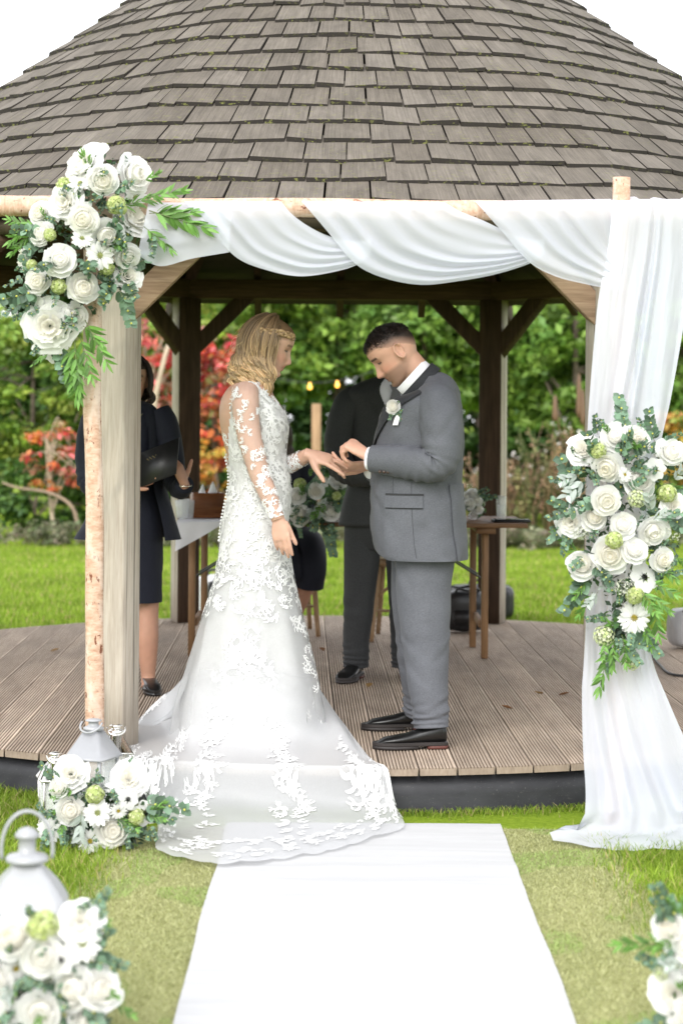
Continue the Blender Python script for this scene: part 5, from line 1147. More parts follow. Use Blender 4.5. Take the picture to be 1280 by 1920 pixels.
def skin_paint(V, M, base, male, hair=None, beard=0.0, brow=(0.05, 0.035, 0.025), lid=0.35, lip=(0.50, 0.20, 0.17)):
    """natural skin, lip, brow and stubble colours in head-local coordinates"""
    base = np.asarray(base, float); C = np.tile(base, (len(V), 1)); iM = np.linalg.inv(M); L = V @ iM[:3, :3].T + iM[:3, 3]; x, y, z = L.T
    C *= (1 + 0.06 * vnoise(V[:, 0] * 60 + V[:, 1] * 40, V[:, 2] * 60))[:, None]
    hd = (np.abs(x) < .13) & (np.abs(y) < .10) & (z > -.13) & (z < .125); fr = hd & (x > 0.02)
    g = lambda v, m, s: np.exp(-((v - m) / s) ** 2)
    def mixin(k, col):
        nonlocal C
        C = C * (1 - k[:, None]) + np.asarray(col, float)[None] * k[:, None]
    rosy = np.where(fr, g(np.abs(y), .045, .022) * g(z, -.03, .02) * .45 + g(y, 0, .016) * g(z, -.04, .014) * .35, 0); mixin(rosy, base * (1.02, .70, .66))
    mixin(np.where(hd & (x > .05), np.clip(g(y, 0, .023) ** 1 * (g(z, -.061, .0045) + g(z, -.0735, .0055)), 0, 1) * .85, 0), lip)
    mixin(np.where(hd & (x > .05), np.clip(g(y, 0, .024) * g(z, -.067, .0022), 0, 1) * .8, 0), np.asarray(lip) * .35)
    bz = .023 + .004 * np.cos(np.clip((np.abs(y) - .03) / .02, -1.5, 1.5))
    mixin(np.where(fr, np.clip(1.3 * (np.abs(np.abs(y) - .032) < .019) * g(z, bz, .005), 0, 1) * (.95 if male else .8), 0), brow)
    mixin(np.where(fr, np.clip(1.2 * (np.abs(np.abs(y) - .0315) < .0135) * g(z, .0015 + .003 * ((np.abs(y) - .0315) / .0135) ** 2, .0036), 0, 1) * .95, 0), (0.02, 0.013, 0.012))    # lash line of lowered lids
    mixin(np.where(fr, (np.abs(np.abs(y) - .0315) < .015) * g(z, .011, .005) * lid, 0), base * (.72, .58, .52))
    if beard:
        jaw = hd & (z < -.030) & (x > -.045)
        k = np.where(jaw, np.clip((-.036 - z) / .014, 0, 1) * np.clip((x + .035) / .05, 0, 1), 0) * beard
        k = np.maximum(k, np.where(fr & (np.abs(y) < .034), g(z, -.054, .006) * beard, 0)); k *= 1 - np.clip(g(y, 0, .022) * (g(z, -.061, .005) + g(z, -.0735, .006)), 0, 1)
        k *= np.where(g(y, 0, .02) * g(z, -.085, .012) > .3, 1.25, 1.0)
        mixin(np.clip(k, 0, 1), (0.13, 0.085, 0.06))
    if hair is not None:
        # close fade: dark on the crown thinning to skin above the ear
        line = np.where(x > .045, .056, np.where(x > -.03, .022 + .034 * np.clip((x + .03) / .075, 0, 1) ** 2, .022 - .05 * np.clip((-x - .03) / .06, 0, 1)))
        k = np.clip((z - line) / .042, 0, 1) ** 0.8; k = np.where(hd & (z > line), .30 + .70 * k, 0); mixin(k * np.where(x > .045, 1.0, .97), hair)
    return C
def skin_mat():
    m = Mat('skin', 0.5, spec=0.4); c = m.attr('Col'); m.base(c); m.b.inputs['Subsurface Weight'].default_value = 0.12
    m.b.inputs['Subsurface Radius'].default_value = (0.012, 0.004, 0.002); m.b.inputs['Subsurface Scale'].default_value = 1.0
    m.bump(m.noise(m.coord('Object'), 320, 3, 0.6), 0.12, 0.002); return m.m
M_SKIN = skin_mat(); M_HAIR = colmat('hair_strands', 0.42, 0.5)
def suiting(name, a, b_, spec=0.3, scale=900):
    m = Mat(name, 0.72, a, spec * .7, sheen=0.04)
    h = m.noise(m.coord('Object', (scale, scale, scale * .12)), 1.0, 2, 0.6); v = m.noise(m.coord('Object', (scale * .12, scale * .12, scale)), 1.0, 2, 0.6)
    f = m.math('ADD', m.math('MULTIPLY', h, 0.5), m.math('MULTIPLY', v, 0.5)); lo = m.noise(m.coord('Object'), 6, 3, 0.6)
    c = m.ramp(f, [(0.36, a), (0.64, b_)]); c = m.mix(1.0, c, m.ramp(lo, [(0.3, (0.9,) * 3), (0.7, (1.08,) * 3)]), 'MULTIPLY'); m.base(c); m.bump(f, 0.12, 0.001); return m.m
M_GREY = suiting('grey_sharkskin_suiting', (0.078, 0.082, 0.094), (0.125, 0.129, 0.145)); M_CHAR = suiting('charcoal_suiting', (0.022, 0.023, 0.025), (0.045, 0.046, 0.048)); M_NAVY = suiting('navy_suiting', (0.007, 0.008, 0.015), (0.014, 0.016, 0.027))
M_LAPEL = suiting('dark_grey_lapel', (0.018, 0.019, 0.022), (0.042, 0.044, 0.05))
M_SHIRT = plain('white_cotton_shirt', (0.80, 0.80, 0.83), 0.75, var=0.03, bump=0.1, bscale=200); M_LILAC = plain('pale_grey_lilac_shirt', (0.70, 0.68, 0.78), 0.75, var=0.04); M_TIE = plain('grey_satin_tie', (0.16, 0.155, 0.185), 0.35, var=0.1, scale=60)
M_SHOE = plain('black_polished_leather', (0.008, 0.008, 0.008), 0.3, var=0.2, scale=14, bump=0.08, bscale=120); M_SOLE = plain('dark_shoe_sole', (0.02, 0.016, 0.015), 0.6, var=0.2); M_HEEL = plain('red_brown_heel', (0.10, 0.03, 0.022), 0.6, var=0.2); M_GOLD = plain('white_gold', (0.8, 0.76, 0.68), 0.2, metal=1.0, var=0)
M_BTN = plain('dark_horn_button', (0.05, 0.028, 0.02), 0.3, var=0.3, scale=100)
def ell_ring(c, ax, ay, n=48, p=2.0, t0=0.0):
    """closed ring round centre c with half axes given as vectors"""
    q = np.arange(n) * 2 * PI / n + t0; cc, ss = np.cos(q), np.sin(q); e = 2.0 / p
    return np.asarray(c)[None] + (np.sign(cc) * np.abs(cc) ** e)[:, None] * np.asarray(ax)[None] + (np.sign(ss) * np.abs(ss) ** e)[:, None] * np.asarray(ay)[None]
def profile_rings(rows, Z, n=64, m=60, p=2.2, face=1, wr=0.0, seed=0, dz=None):
    """rows: (py, x_left_px, x_right_px, half depth in m); side silhouettes -> stacked rings; angle 0 = face direction (+x or -x), 90 deg = towards the camera"""
    R = interp_path(rows, m); out = []
    for i, (py, xl, xr, hw) in enumerate(R):
        zz = Z + (0 if dz is None else dz(py)); c = P((xl + xr) / 2, py, zz); a = (xr - xl) / 2 * zz / FPX
        ring = ell_ring(c, (face * a, 0, 0), (0, -hw, 0), n, p)
        if wr:
            q = np.arange(n) * 2 * PI / n; k = wr * (vnoise(q * 2.2 + seed, np.full(n, py / 38.0), seed) + 0.6 * vnoise(q * 5 + seed, np.full(n, py / 17.0 + 5), seed + 1))
            ring = ring + (ring - c) / np.linalg.norm(ring - c, axis=1)[:, None] * k[:, None]
        out.append(ring)
    return np.array(out)
def limb(pts, rads, n=36, m=60, rads2=None, wr=0.0, seed=0, ridges=None, up=(0, -1, 0), crease=None, folds=None):
    """smooth tapered limb through 3-D points; ridges: (position, width, count, amplitude) cloth folds"""
    p = interp_path(pts, m); r = np.interp(np.linspace(0, 1, m), np.linspace(0, 1, len(rads)), rads); r2 = None if rads2 is None else np.interp(np.linspace(0, 1, m), np.linspace(0, 1, len(rads2)), rads2)
    def dsp(t, th):
        d = wr * (vnoise(t * 9 + seed + 0.8 * np.sin(th), th * 1.2, seed) + 0.25 * vnoise(t * 17 + seed + 2 * np.cos(th + seed), th * 2.3, seed + 2)) if wr else 0 * t * th
        if crease is not None: d = d + .045 * np.exp(-((th - crease) / .13) ** 2) * np.clip(t * 4, 0, 1) + 0 * t
        for (t0, a0, t1, a1, dp, wd) in (folds or []):        # pressed-in cloth folds along short lines on the limb
            kx = 8.0; x = t * kx + 0 * th; y = (th + PI) % (2 * PI) - PI + 0 * t; p0 = (t0 * kx, math.radians(a0)); d_ = (t1 * kx - p0[0], math.radians(a1) - p0[1]); L2 = d_[0] ** 2 + d_[1] ** 2
            s = np.clip(((x - p0[0]) * d_[0] + (y - p0[1]) * d_[1]) / L2, 0, 1); q = ((x - p0[0] - s * d_[0]) * -d_[1] + (y - p0[1] - s * d_[1]) * d_[0]) / math.sqrt(L2); e = np.hypot(x - p0[0] - s * d_[0], y - p0[1] - s * d_[1]); tp = 1 - .7 * s
            d = d + dp * tp * (-np.exp(-(e / wd) ** 2) + .75 * np.exp(-((q - 1.5 * wd) / (1.1 * wd)) ** 2) * (e < 4 * wd))
        for (c, w, k, a, ph) in (ridges or []):
            d = d + a * np.exp(-((t - c) / w) ** 2) * np.sin(k * 2 * PI * (t - c) / w * 0.5 + 1.3 * np.sin(th + ph)) * (0.55 + 0.45 * np.cos(th - ph))
        return d
    return tube(p, r, n, r2, up, True, dsp)
def shoe_parts(heel, toe_dir, L, z0, w=1.0):
    """heel: xy of the heel end; returns (upper, sole, heel block)"""
    d = np.array((*toe_dir, 0.0)); d /= np.linalg.norm(d); s = np.array((-d[1], d[0], 0)); o = np.array((*heel, z0)); sec = [(0.0, .020, .074, .028), (.02, .030, .094, .026), (.09, .036, .112, .026), (.16, .036, .100, .026), (.27, .037, .088, .026), (.40, .039, .074, .024), (.55, .044, .060, .022), (.70, .048, .052, .020), (.85, .041, .044, .020), (.95, .027, .028, .020), (1.0, .008, .021, .018)]
    R = []
    for f, hw, top, bot in sec:
        c = o + d * L * f; hh = (top - bot) / 2; q = np.arange(20) * 2 * PI / 20
        R.append([c + s * hw * w * math.copysign(abs(math.cos(a)) ** 0.75, math.cos(a)) + np.array((0, 0, bot + hh + hh * math.sin(a))) for a in q])
    up = loft(R); out = [(-.01, .026), (.05, .034), (.2, .036), (.4, .038), (.55, .047), (.72, .052), (.87, .044), (.96, .030), (1.02, .010)]
    lp = [o + d * L * f + s * h * w for f, h in out] + [o + d * L * f - s * h * w for f, h in reversed(out)]
    lp = np.array(lp); sole = loft([lp + (0, 0, .014), lp + (0, 0, .017), lp + (0, 0, .026), lp * 1.0 + (0, 0, .0265)])
    hb = lp[[0, 1, 2, 3, -4, -3, -2, -1]].copy(); hb[3] = o + d * L * .27 + s * .034 * w; hb[4] = o + d * L * .27 - s * .034 * w
    hl = loft([hb + (0, 0, .001), hb + (0, 0, .0135)]); bl = lp[3:-3]; front = loft([bl * 1.0 + (0, 0, .001 + 0 * 1), bl + (0, 0, .0135)])
    return up, sole, hl, front
def add_shoes(t, root, specs):
    for heel, dr, L in specs:
        up, so, hl, fr = shoe_parts(heel, dr, L, DECK + 0.001); b = MB(); b.add(up[0] - root, up[1]); sh = b.obj('shoe', M_SHOE, t)
        b = MB(); b.add(so[0] - root, so[1]); b.add(fr[0] - root, fr[1]); b.obj('sole', M_SOLE, sh, smooth=False); b = MB(); b.add(hl[0] - root, hl[1]); b.obj('heel', M_HEEL, sh, smooth=False)
        d = np.array((*dr, 0.)); d /= np.linalg.norm(d); s = np.array((-d[1], d[0], 0)); b = MB()
        for k in range(3):
            c = np.array((*heel, DECK)) + d * L * (.30 + .055 * k) + (0, 0, .083 - .008 * k); b.add(*tube(np.array([c - s * .02 - (0, 0, .004), c + (0, 0, .003), c + s * .02 - (0, 0, .004)]) - root, .0022, 5))
        b.obj('laces', M_SHOE, sh)
def part(t, root, name, items, mat, smooth=True, kind=None):
    b = MB()
    for it in items: b.add(it[0] - root, it[1], *(it[2:]))
    o = b.obj(name, mat, t, smooth)
    if kind: o['kind'] = kind
    return o
def body_obj(t, root, me, mat=None):
    V = verts(me) - root; me.vertices.foreach_set('co', V.astype(np.float32).ravel()); me.update(); return mk('body', me, mat or M_SKIN, t)
def surf_patch(R, i0, i1, q0, q1, off, nu=24, nv=24):
    """raised patch on stacked rings; i in row units, q(i) angle limits in degrees (callables of 0..1)"""
    n = R.shape[1]; out = []
    for v in np.linspace(0, 1, nv):
        i = i0 + (i1 - i0) * v; a, b_ = q0(v), q1(v); k = int(min(i, len(R) - 2)); f = i - k; ring = R[k] * (1 - f) + R[k + 1] * f; c = ring.mean(0); row = []
        for u in np.linspace(0, 1, nu):
            j = ((a + (b_ - a) * u) / 360 * n) % n; jj = int(j); g = j - jj; p = ring[jj % n] * (1 - g) + ring[(jj + 1) % n] * g; d = (p - c); d[2] = 0; row.append(p + d / (np.linalg.norm(d) + 1e-9) * off)
        out.append(row)
    A = np.array(out); V = A.reshape(-1, 3); return V, [grid_faces(nu, nv)]
# ================================================================== THE BRIDE
ZB = 7.85; b_root = np.array((P(475, HOR, ZB)[0], ZB, DECK))
bride = thing('person', 'woman with wavy blonde hair in a long white lace wedding dress with train', 'person', b_root)
torso_rows = [(706, 462, 498, .055), (714, 446, 503, .10), (726, 427, 509, .150), (745, 414, 519, .172), (765, 409, 532, .174), (790, 409, 540, .170), (820, 414, 538, .156), (850, 422, 535, .142), (880, 429, 540, .137), (905, 430, 545, .140), (935, 425, 546, .150), (970, 418, 542, .164), (1000, 414, 541, .174)]
skirt_rows = [(1030, 411, 543, .178), (1060, 408, 546, .180), (1100, 399, 554, .186), (1150, 384, 566, .202), (1200, 368, 578, .222), (1260, 350, 592, .25), (1320, 333, 604, .275), (1380, 322, 611, .29)]
TR = profile_rings(torso_rows, ZB, 72, 70, 2.1, 1)
DRS = profile_rings(torso_rows[1:] + skirt_rows, ZB, 96, 150, 2.1, 1)
Bp = lambda x, y, d=0.0: P(x, y, ZB + d)
HMb = head_matrix(Bp(505, 650), (math.cos(.30), 0.05, -math.sin(.30)), 0.99)
shrink = lambda R, k: R.mean(1, keepdims=True) + (R - R.mean(1, keepdims=True)) * (1 - k / np.linalg.norm(R - R.mean(1, keepdims=True), axis=2, keepdims=True))
parts = [(xf(V, HMb), F) for V, F in head_parts(False, True)]
parts.append(limb([Bp(492, 668), Bp(486, 695), Bp(478, 722), Bp(474, 745)], [.050, .049, .054, .075], 28, 20))
parts.append(loft(shrink(TR, .006)))
parts.append(loft(shrink(profile_rings([(985, 415, 541, .165)] + skirt_rows[:2] + [(1100, 420, 540, .15), (1200, 430, 535, .13), (1300, 440, 530, .11), (1370, 445, 528, .09)], ZB, 48, 40, 2.1, 1), .02)))
arm_n = [Bp(462, 733, -.135), Bp(460, 752, -.182), Bp(464, 800, -.205), Bp(476, 850, -.215), Bp(487, 888, -.215), Bp(502, 925, -.225), Bp(516, 960, -.232), Bp(521, 974, -.234)]
rad_n = [.050, .054, .049, .044, .041, .036, .027, .026]
parts.append(limb(arm_n, rad_n, 28, 50))
arm_f = [Bp(465, 735, .135), Bp(464, 765, .185), Bp(478, 840, .20), Bp(495, 880, .18), Bp(520, 880, .10), Bp(550, 868, .02), Bp(576, 853, -.04)]
parts.append(limb(arm_f, [.05, .052, .045, .041, .036, .032, .026], 28, 50))
parts += hand_parts(Bp(522, 972, -.234), (.16, -.05, -1), (-.15, -1, 0), True, [(.16, .22, .15), (.24, .30, .2), (.30, .36, .25), (.36, .40, .3)], .012, .88, (.85, .1, .05), (.90, .36, -.25))
HW_L = Bp(579, 851, -.045)
parts += hand_parts(HW_L, (.93, -.10, -.27), (-.05, -.55, .83), False, [(.10, .10, .08), (.42, .22, .12), (.22, .16, .1), (.7, .5, .3)], .16, .95, (.35, .2, .2), (.62, .75, -.35))
me = fuse(parts, 0.0036, 2)
Vb = verts(me); Cb = skin_paint(Vb, HMb, (0.55, 0.335, 0.245), False, brow=(0.14, 0.085, 0.05), lid=.4, lip=(0.46, 0.13, 0.12)); paint(me, Cb); body_obj(bride, b_root, me)
# --- dress
sat = Mat('white_satin_and_lace_cloth', 0.55, (0.80, 0.80, 0.795), 0.25, sheen=0.3)
f_ = sat.noise(sat.coord('Object'), 130, 4, 0.7, 1.5); f2_ = sat.noise(sat.coord('Object'), 34, 3, 0.6, 2.0)
sat.base(sat.mix(1.0, sat.ramp(f2_, [(0.42, (0.57, 0.567, 0.56)), (0.58, (0.66, 0.66, 0.657))]), sat.ramp(f_, [(0.35, (0.95,) * 3), (0.65, (1.03,) * 3)]), 'MULTIPLY')); sat.bump(f_, 0.35, 0.003); M_SATIN = sat.m
def net(name, op, col=(0.88, 0.885, 0.89), lo=0.75, hi=1.15):
    m = Mat(name, 0.75, col, 0.15); f = m.noise(m.coord('Object'), 500, 2, 0.6); a = m.math('MULTIPLY', m.ramp(f, [(0.3, (lo,) * 3), (0.7, (hi,) * 3)]), m.attr('Col', 0) if op is None else op, True); m.translucent(col, 0.35, a); return m.m
M_TULLE = net('white_tulle', 0.55, (0.70, 0.705, 0.71)); M_NET = net('sheer_sleeve_net', 0.20, (0.86, 0.82, 0.80)); M_LACE = plain('white_lace_thread', (0.82, 0.82, 0.815), 0.7, spec=0.2, var=0.03, bump=0.4, bscale=350)
n_u = DRS.shape[1]; n_v = DRS.shape[0]
pyv = interp_path(torso_rows[1:] + skirt_rows, n_v)[:, 0]
q_ = np.degrees(np.arange(n_u) * 2 * PI / n_u); q_ = np.where(q_ > 180, q_ - 360, q_)        # 0 = front
def in_dress(py, a):
    back = 180 - abs(a); lim = np.interp(py, [700, 740, 800, 850, 880, 885], [75, 68, 52, 34, 12, 0])
    front = np.interp(abs(a), [0, 25, 60, 85, 180], [778, 752, 722, 712, 712])
    return py > front and back > lim
def dress_faces(v0, v1):
    F = grid_faces(n_u, n_v, True); keep = []
    for f in F:
        v, u = divmod(f[0], n_u); keep.append(v0 <= v < v1 and in_dress(pyv[v], q_[u]))
    return F[np.array(keep)]
D2 = DRS.copy(); kfold = np.clip((pyv - 1040) / 300, 0, 1)
ang = np.arange(n_u) * 2 * PI / n_u
DIN = shrink(D2, 0.0); cen = DIN.mean(1, keepdims=True); inset = 1 - 0.13 * np.clip((pyv - 1060) / 150, 0, 1)
DIN = cen + (DIN - cen) * (inset[:, None] * (1 + 0.035 * kfold[:, None] * np.sin(9 * ang[None] + 2 * np.sin(pyv[:, None] / 90))))[..., None]
part(bride, b_root, 'dress', [(DIN.reshape(-1, 3), [dress_faces(0, n_v)])], M_SATIN)
iv = int(np.searchsorted(pyv, 1045)); DO = cen + (D2 - cen) * (1.012 + 0.03 * kfold[:, None] * np.sin(11 * ang[None] + 1.4 * np.sin(pyv[:, None] / 120 + 1)))[..., None]
part(bride, b_root, 'overskirt', [(DO.reshape(-1, 3), [dress_faces(iv, n_v)])], M_TULLE)
# --- lace motifs: leafy scrolls laid on a surface given as a grid
class Surf:
    def __init__(s, G, wrap): s.G = G; s.wrap = wrap; s.nv, s.nu = G.shape[:2]
    def at(s, u, v):
        v = np.clip(v, 0, s.nv - 1.001); vi = v.astype(int); fv = (v - vi)[..., None]
        if s.wrap: u = np.mod(u, s.nu); ui = u.astype(int) % s.nu; u2 = (ui + 1) % s.nu; fu = (u - np.floor(u))[..., None]
        else: u = np.clip(u, 0, s.nu - 1.001); ui = u.astype(int); u2 = ui + 1; fu = (u - ui)[..., None]
        G = s.G; return (G[vi, ui] * (1 - fu) + G[vi, u2] * fu) * (1 - fv) + (G[vi + 1, ui] * (1 - fu) + G[vi + 1, u2] * fu) * fv
    def frame(s, u, v):
        a = np.array([u]); b = np.array([v]); e1 = (s.at(a + .5, b) - s.at(a - .5, b))[0]; e2 = (s.at(a, b + .5) - s.at(a, b - .5))[0]
        return np.linalg.norm(e1) + 1e-6, np.linalg.norm(e2) + 1e-6, e1, e2
def ribbon(pts, w):
    p = np.asarray(pts, float); t = np.gradient(p, axis=0); t /= np.linalg.norm(t, axis=1)[:, None] + 1e-9; nrm = np.stack([-t[:, 1], t[:, 0]], 1); w = np.asarray(w)[:, None]
    return np.concatenate([p - nrm * w, p + nrm * w]), len(p)
def motif(r, L):
    """list of 2-D ribbons: a scroll stem with leaves and a curled end"""
    out = []; m = 12; t = np.linspace(0, 1, m); k = r.choice([-1, 1]); a = k * (0.4 + 2.6 * t ** 2.2); dx = np.cumsum(np.cos(a)) / m * L; dy = np.cumsum(np.sin(a)) / m * L; st = np.stack([dx, dy], 1)
    out.append((st, L * (.022 + .02 * t)))
    th = np.linspace(0, 4.4, 12); out.append((st[-1] + (L * .13 * (1 - .12 * th))[:, None] * np.stack([np.sin(th * k + a[-1]) * k, 1 - np.cos(th * k + a[-1]) - 0], 1) * .9, np.full(12, L * .028)))
    for i in range(1, m, 2):
        for sd in (-1, 1):
            l = L * r.uniform(.20, .34); b = a[i] + sd * r.uniform(.6, 1.0); s = np.linspace(0, 1, 6); cv = sd * .5 * s ** 2
            out.append((st[i] + np.stack([np.cos(b - cv) * l * s, np.sin(b - cv) * l * s], 1), L * .034 * np.sin(PI * np.clip(s * .95 + .05, 0, 1)) ** .7 + .0003))
    return out
def lay_lace(S, spots, r, off):
    """spots: (u, v, rotation, length) -> one mesh of raised ribbons"""
    mb = MB()
    for (u0, v0, rot, L) in spots:
        l1, l2, e1, e2 = S.frame(u0, v0); nrm = np.cross(e1, e2); nrm /= np.linalg.norm(nrm) + 1e-9; c, s = math.cos(rot), math.sin(rot)
        for pts, w in motif(r, L):
            Q, n = ribbon(pts, w); X = Q[:, 0] * c - Q[:, 1] * s; Y = Q[:, 0] * s + Q[:, 1] * c
            p = S.at(u0 + X / l1, v0 + Y / l2); g = S.at(u0 + X / l1 + .4, v0 + Y / l2) - S.at(u0 + X / l1 - .4, v0 + Y / l2); h = S.at(u0 + X / l1, v0 + Y / l2 + .4) - S.at(u0 + X / l1, v0 + Y / l2 - .4)
            nn = np.cross(g, h); nn /= np.linalg.norm(nn, axis=1)[:, None] + 1e-9
            i = np.arange(n - 1); V = p + nn * off; mb.add(V, [np.stack([i, i + 1, i + n + 1, i + n], 1)])
    return mb
r = np.random.default_rng(77)
SD = Surf(DO, True); vv = lambda py: float(np.interp(py, pyv, np.arange(n_v)))
sgn = -1 if np.dot(np.cross(*SD.frame(24.0, 60.0)[2:]), np.array((0, -1, 0))) < 0 else 1
spots = []
def scatter(p0, p1, n, L0, L1, a0=-20, a1=200, rot=None):
    for _ in range(n):
        py = r.uniform(p0, p1); a = r.uniform(a0, a1)
        if in_dress(py, a if a <= 180 else a - 360): spots.append(((a % 360) / 360 * n_u, vv(py), r.uniform(0, 6.28) if rot is None else rot + r.normal(0, .4), r.uniform(L0, L1)))
scatter(722, 900, 200, .045, .075); scatter(900, 1060, 110, .045, .075); scatter(1030, 1150, 90, .045, .085); scatter(1150, 1330, 16, .05, .08, 0, 40); scatter(1120, 1360, 46, .05, .085, -30, 14); scatter(1180, 1375, 60, .06, .10, 72, 112)
lb_ = lay_lace(SD, spots, r, .004 * sgn); lb_.V = [v - b_root for v in lb_.V]; lb_.obj('lace', M_LACE, bride, smooth=False)
# --- sheer sleeves with lace
def sleeve(pts, rads, name, ts0, ts1, nmot):
    p = interp_path(pts, 70); p = p[int(ts0 * 69):int(ts1 * 69) + 1]; rr = np.interp(np.linspace(ts0, ts1, len(p)), np.linspace(0, 1, len(rads)), rads)
    T, N, B = frames(p, (0, -1, 0)); q = np.arange(36) * 2 * PI / 36; G = p[:, None] + (rr + .004)[:, None, None] * (np.cos(q)[None, :, None] * N[:, None] + np.sin(q)[None, :, None] * B[:, None])
    V, F = G.reshape(-1, 3), [grid_faces(36, len(p), True)]; o = part(bride, b_root, name, [(V, F)], M_NET)
    S = Surf(G, True); e = S.frame(0.0, len(p) / 2.); sg = 1 if np.dot(np.cross(e[2], e[3]), N[len(p) // 2]) > 0 else -1
    sp = [(r.uniform(0, 36), r.uniform(1, len(p) - 2), r.uniform(0, 6.28), r.uniform(.030, .050)) for _ in range(nmot)] + [(u, len(p) - 2.5, 0.0, .03) for u in np.arange(0, 36, 2.2)]
    lb2 = lay_lace(S, sp, r, .0025 * sg); lb2.V = [v - b_root for v in lb2.V]; lb2.obj('lace', M_LACE, o, smooth=False)
sleeve(arm_n, rad_n, 'sleeve', .05, .955, 135)
sleeve(arm_f, [.05, .052, .045, .041, .036, .032, .026], 'sleeve', .05, .97, 80)
# buttons down the back seam, rings
bt = MB()
for k in range(26):
    py = 858 + k * 6.2; i = vv(py); p = SD.at(np.array([n_u * .5 - 2.0]), np.array([i]))[0]; V, F = loft([[(rr * math.cos(a), rr * math.sin(a), z) for a in np.arange(8) * PI / 4] for rr, z in ((.002, -.0045), (.0045, -.002), (.0045, .002), (.002, .0045))]); bt.add(V + p - b_root + (-.003, 0, 0), F)
bt.obj('back_buttons', M_LACE, bride)
def ring_band(c, ax, R, name, t, root):
    Bz = basis_from(ax); q = np.arange(25) * 2 * PI / 24; b = MB(); b.add(*tube((np.stack([R * np.cos(q), R * np.sin(q), 0 * q], 1) @ Bz.T) + c - root, .0016, 6)); return b.obj(name, M_GOLD, t)
# --- hair
def wavy_hair(t, root, HM, nclump, per, seed, phis, zend, wave, cols, back=0.0):
    r = np.random.default_rng(seed); b = MB(); c0 = HM[:3, 3]
    for k in range(nclump):
        ph = phis[0] + (phis[1] - phis[0]) * ((k + r.uniform(.1, .9)) / nclump); el0 = r.uniform(.55, 1.45); ze = zend(ph) + r.normal(0, .022); wph = r.uniform(0, 6.28); wf = r.uniform(2.1, 2.7); wa = r.uniform(.6, 1.25) * wave * min(1, .4 + min(ph - phis[0], phis[1] - ph) / .6); lay = r.uniform(0, 1); tone = r.uniform(.65, 1.35)
        for j in range(per):
            n = 22; t_ = np.linspace(0, 1, n); f = ph + r.normal(0, .055); lift = .006 + .017 * lay + r.normal(0, .002)
            el = np.clip(el0 + r.normal(0, .06) - t_ * 4.2, -.35, 1.5); top = t_ < (el0 + .35) / 4.2
            rx, ry, rz = .103 + lift, .079 + lift, .112 + lift; e = 1 / np.sqrt((math.cos(f) / rx) ** 2 + (math.sin(f) / ry) ** 2)
            rho = e * np.cos(el); z = rz * np.sin(el); tl = np.clip((t_ - (el0 + .35) / 4.2) / (1 - (el0 + .35) / 4.2), 0, 1)
            z = np.where(top, z, rz * math.sin(-.35) + (ze - rz * math.sin(-.35)) * tl); rho = np.where(top, rho, e * math.cos(.35) * (1 + .22 * np.sin(PI * tl) - .10 * tl))
            w = wa * np.clip(t_ * 2.2 - .35, 0, 1) * (np.sin(wf * 2 * PI * t_ + wph + r.normal(0, .18))); w2 = wa * .6 * np.clip(t_ * 2.2 - .35, 0, 1) * np.cos(wf * 2 * PI * t_ + wph)
            rho = rho + w2 + r.normal(0, .0015); fa = f + w / (e + .02)
            L = np.stack([rho * np.cos(fa) - .006 - back * np.clip(tl, 0, 1), rho * np.sin(fa), z], 1); Lr = L.copy()
            # crown follows the tilted head, the lengths hang straight down
            F_ = HM[:3, :3] / np.linalg.norm(HM[:3, 0]); yaw = math.atan2(F_[1, 0], F_[0, 0]); Rz = rotm('Z', yaw); W1 = L @ F_.T; W2 = L @ Rz.T + np.array((.0, 0, 0)); k_ = np.clip(t_ * 1.6, 0, 1)[:, None]; W = c0 + W1 * (1 - k_) + W2 * k_
            q = r.random(); col = (np.asarray(cols[0])[None] * (1 - np.clip(t_ * 1.5 - .1, 0, 1))[:, None] + (np.asarray(cols[1]) * (1 - q) + np.asarray(cols[2]) * q)[None] * np.clip(t_ * 1.5 - .1, 0, 1)[:, None]) * tone * r.uniform(.55, 1.4)
            V, F = tube(W - root, np.interp(t_, [0, .15, .8, 1], [.0011, .0017, .0015, .0005]), 4, caps=False); b.add(V, F, np.repeat(col, 4, 0))
    return b
HC = [(0.18, 0.115, 0.06), (0.50, 0.32, 0.155), (0.80, 0.60, 0.37)]
hb = wavy_hair(bride, b_root, HMb, 110, 32, 5, (1.30, 2 * PI - 1.30), lambda ph: -.200 + .05 * max(0, -math.cos(ph)), .025, HC, .02)
inner = MB()                                                # scalp layer under the strands
V, F = head_parts(False, False)[0]; keep = (V[:, 2] > .052 - .12 * np.clip((.045 - V[:, 0]) / .05, 0, 1.3)); Vs = V * (1.05, 1.07, 1.045) + (-.003, 0, .002); Fq = F[0][keep[F[0]].all(1)]; hb.add(xf(Vs, HMb) - b_root, [Fq], (0.17, 0.105, 0.055))
fl = np.random.default_rng(9)
for k in range(70):                                         # loose fly-away strands
    a0 = fl.uniform(1.2, 5.0); p0 = np.array((.09 * math.cos(a0), .07 * math.sin(a0), fl.uniform(-.06, .09))); pt_ = [p0]; 
    for q in range(4): pt_.append(pt_[-1] + np.array((math.cos(a0) * .012, math.sin(a0) * .012, -.022)) + fl.normal(0, .007, 3))
    hb.add(*tube(xf(interp_path(pt_, 12), HMb) - b_root, .0009, 3, caps=False), col=np.array((0.62, 0.45, 0.26)) * fl.uniform(.7, 1.2))
hair = hb.obj('hair', M_HAIR, bride)
br = MB()                                                   # plait running back from the forehead
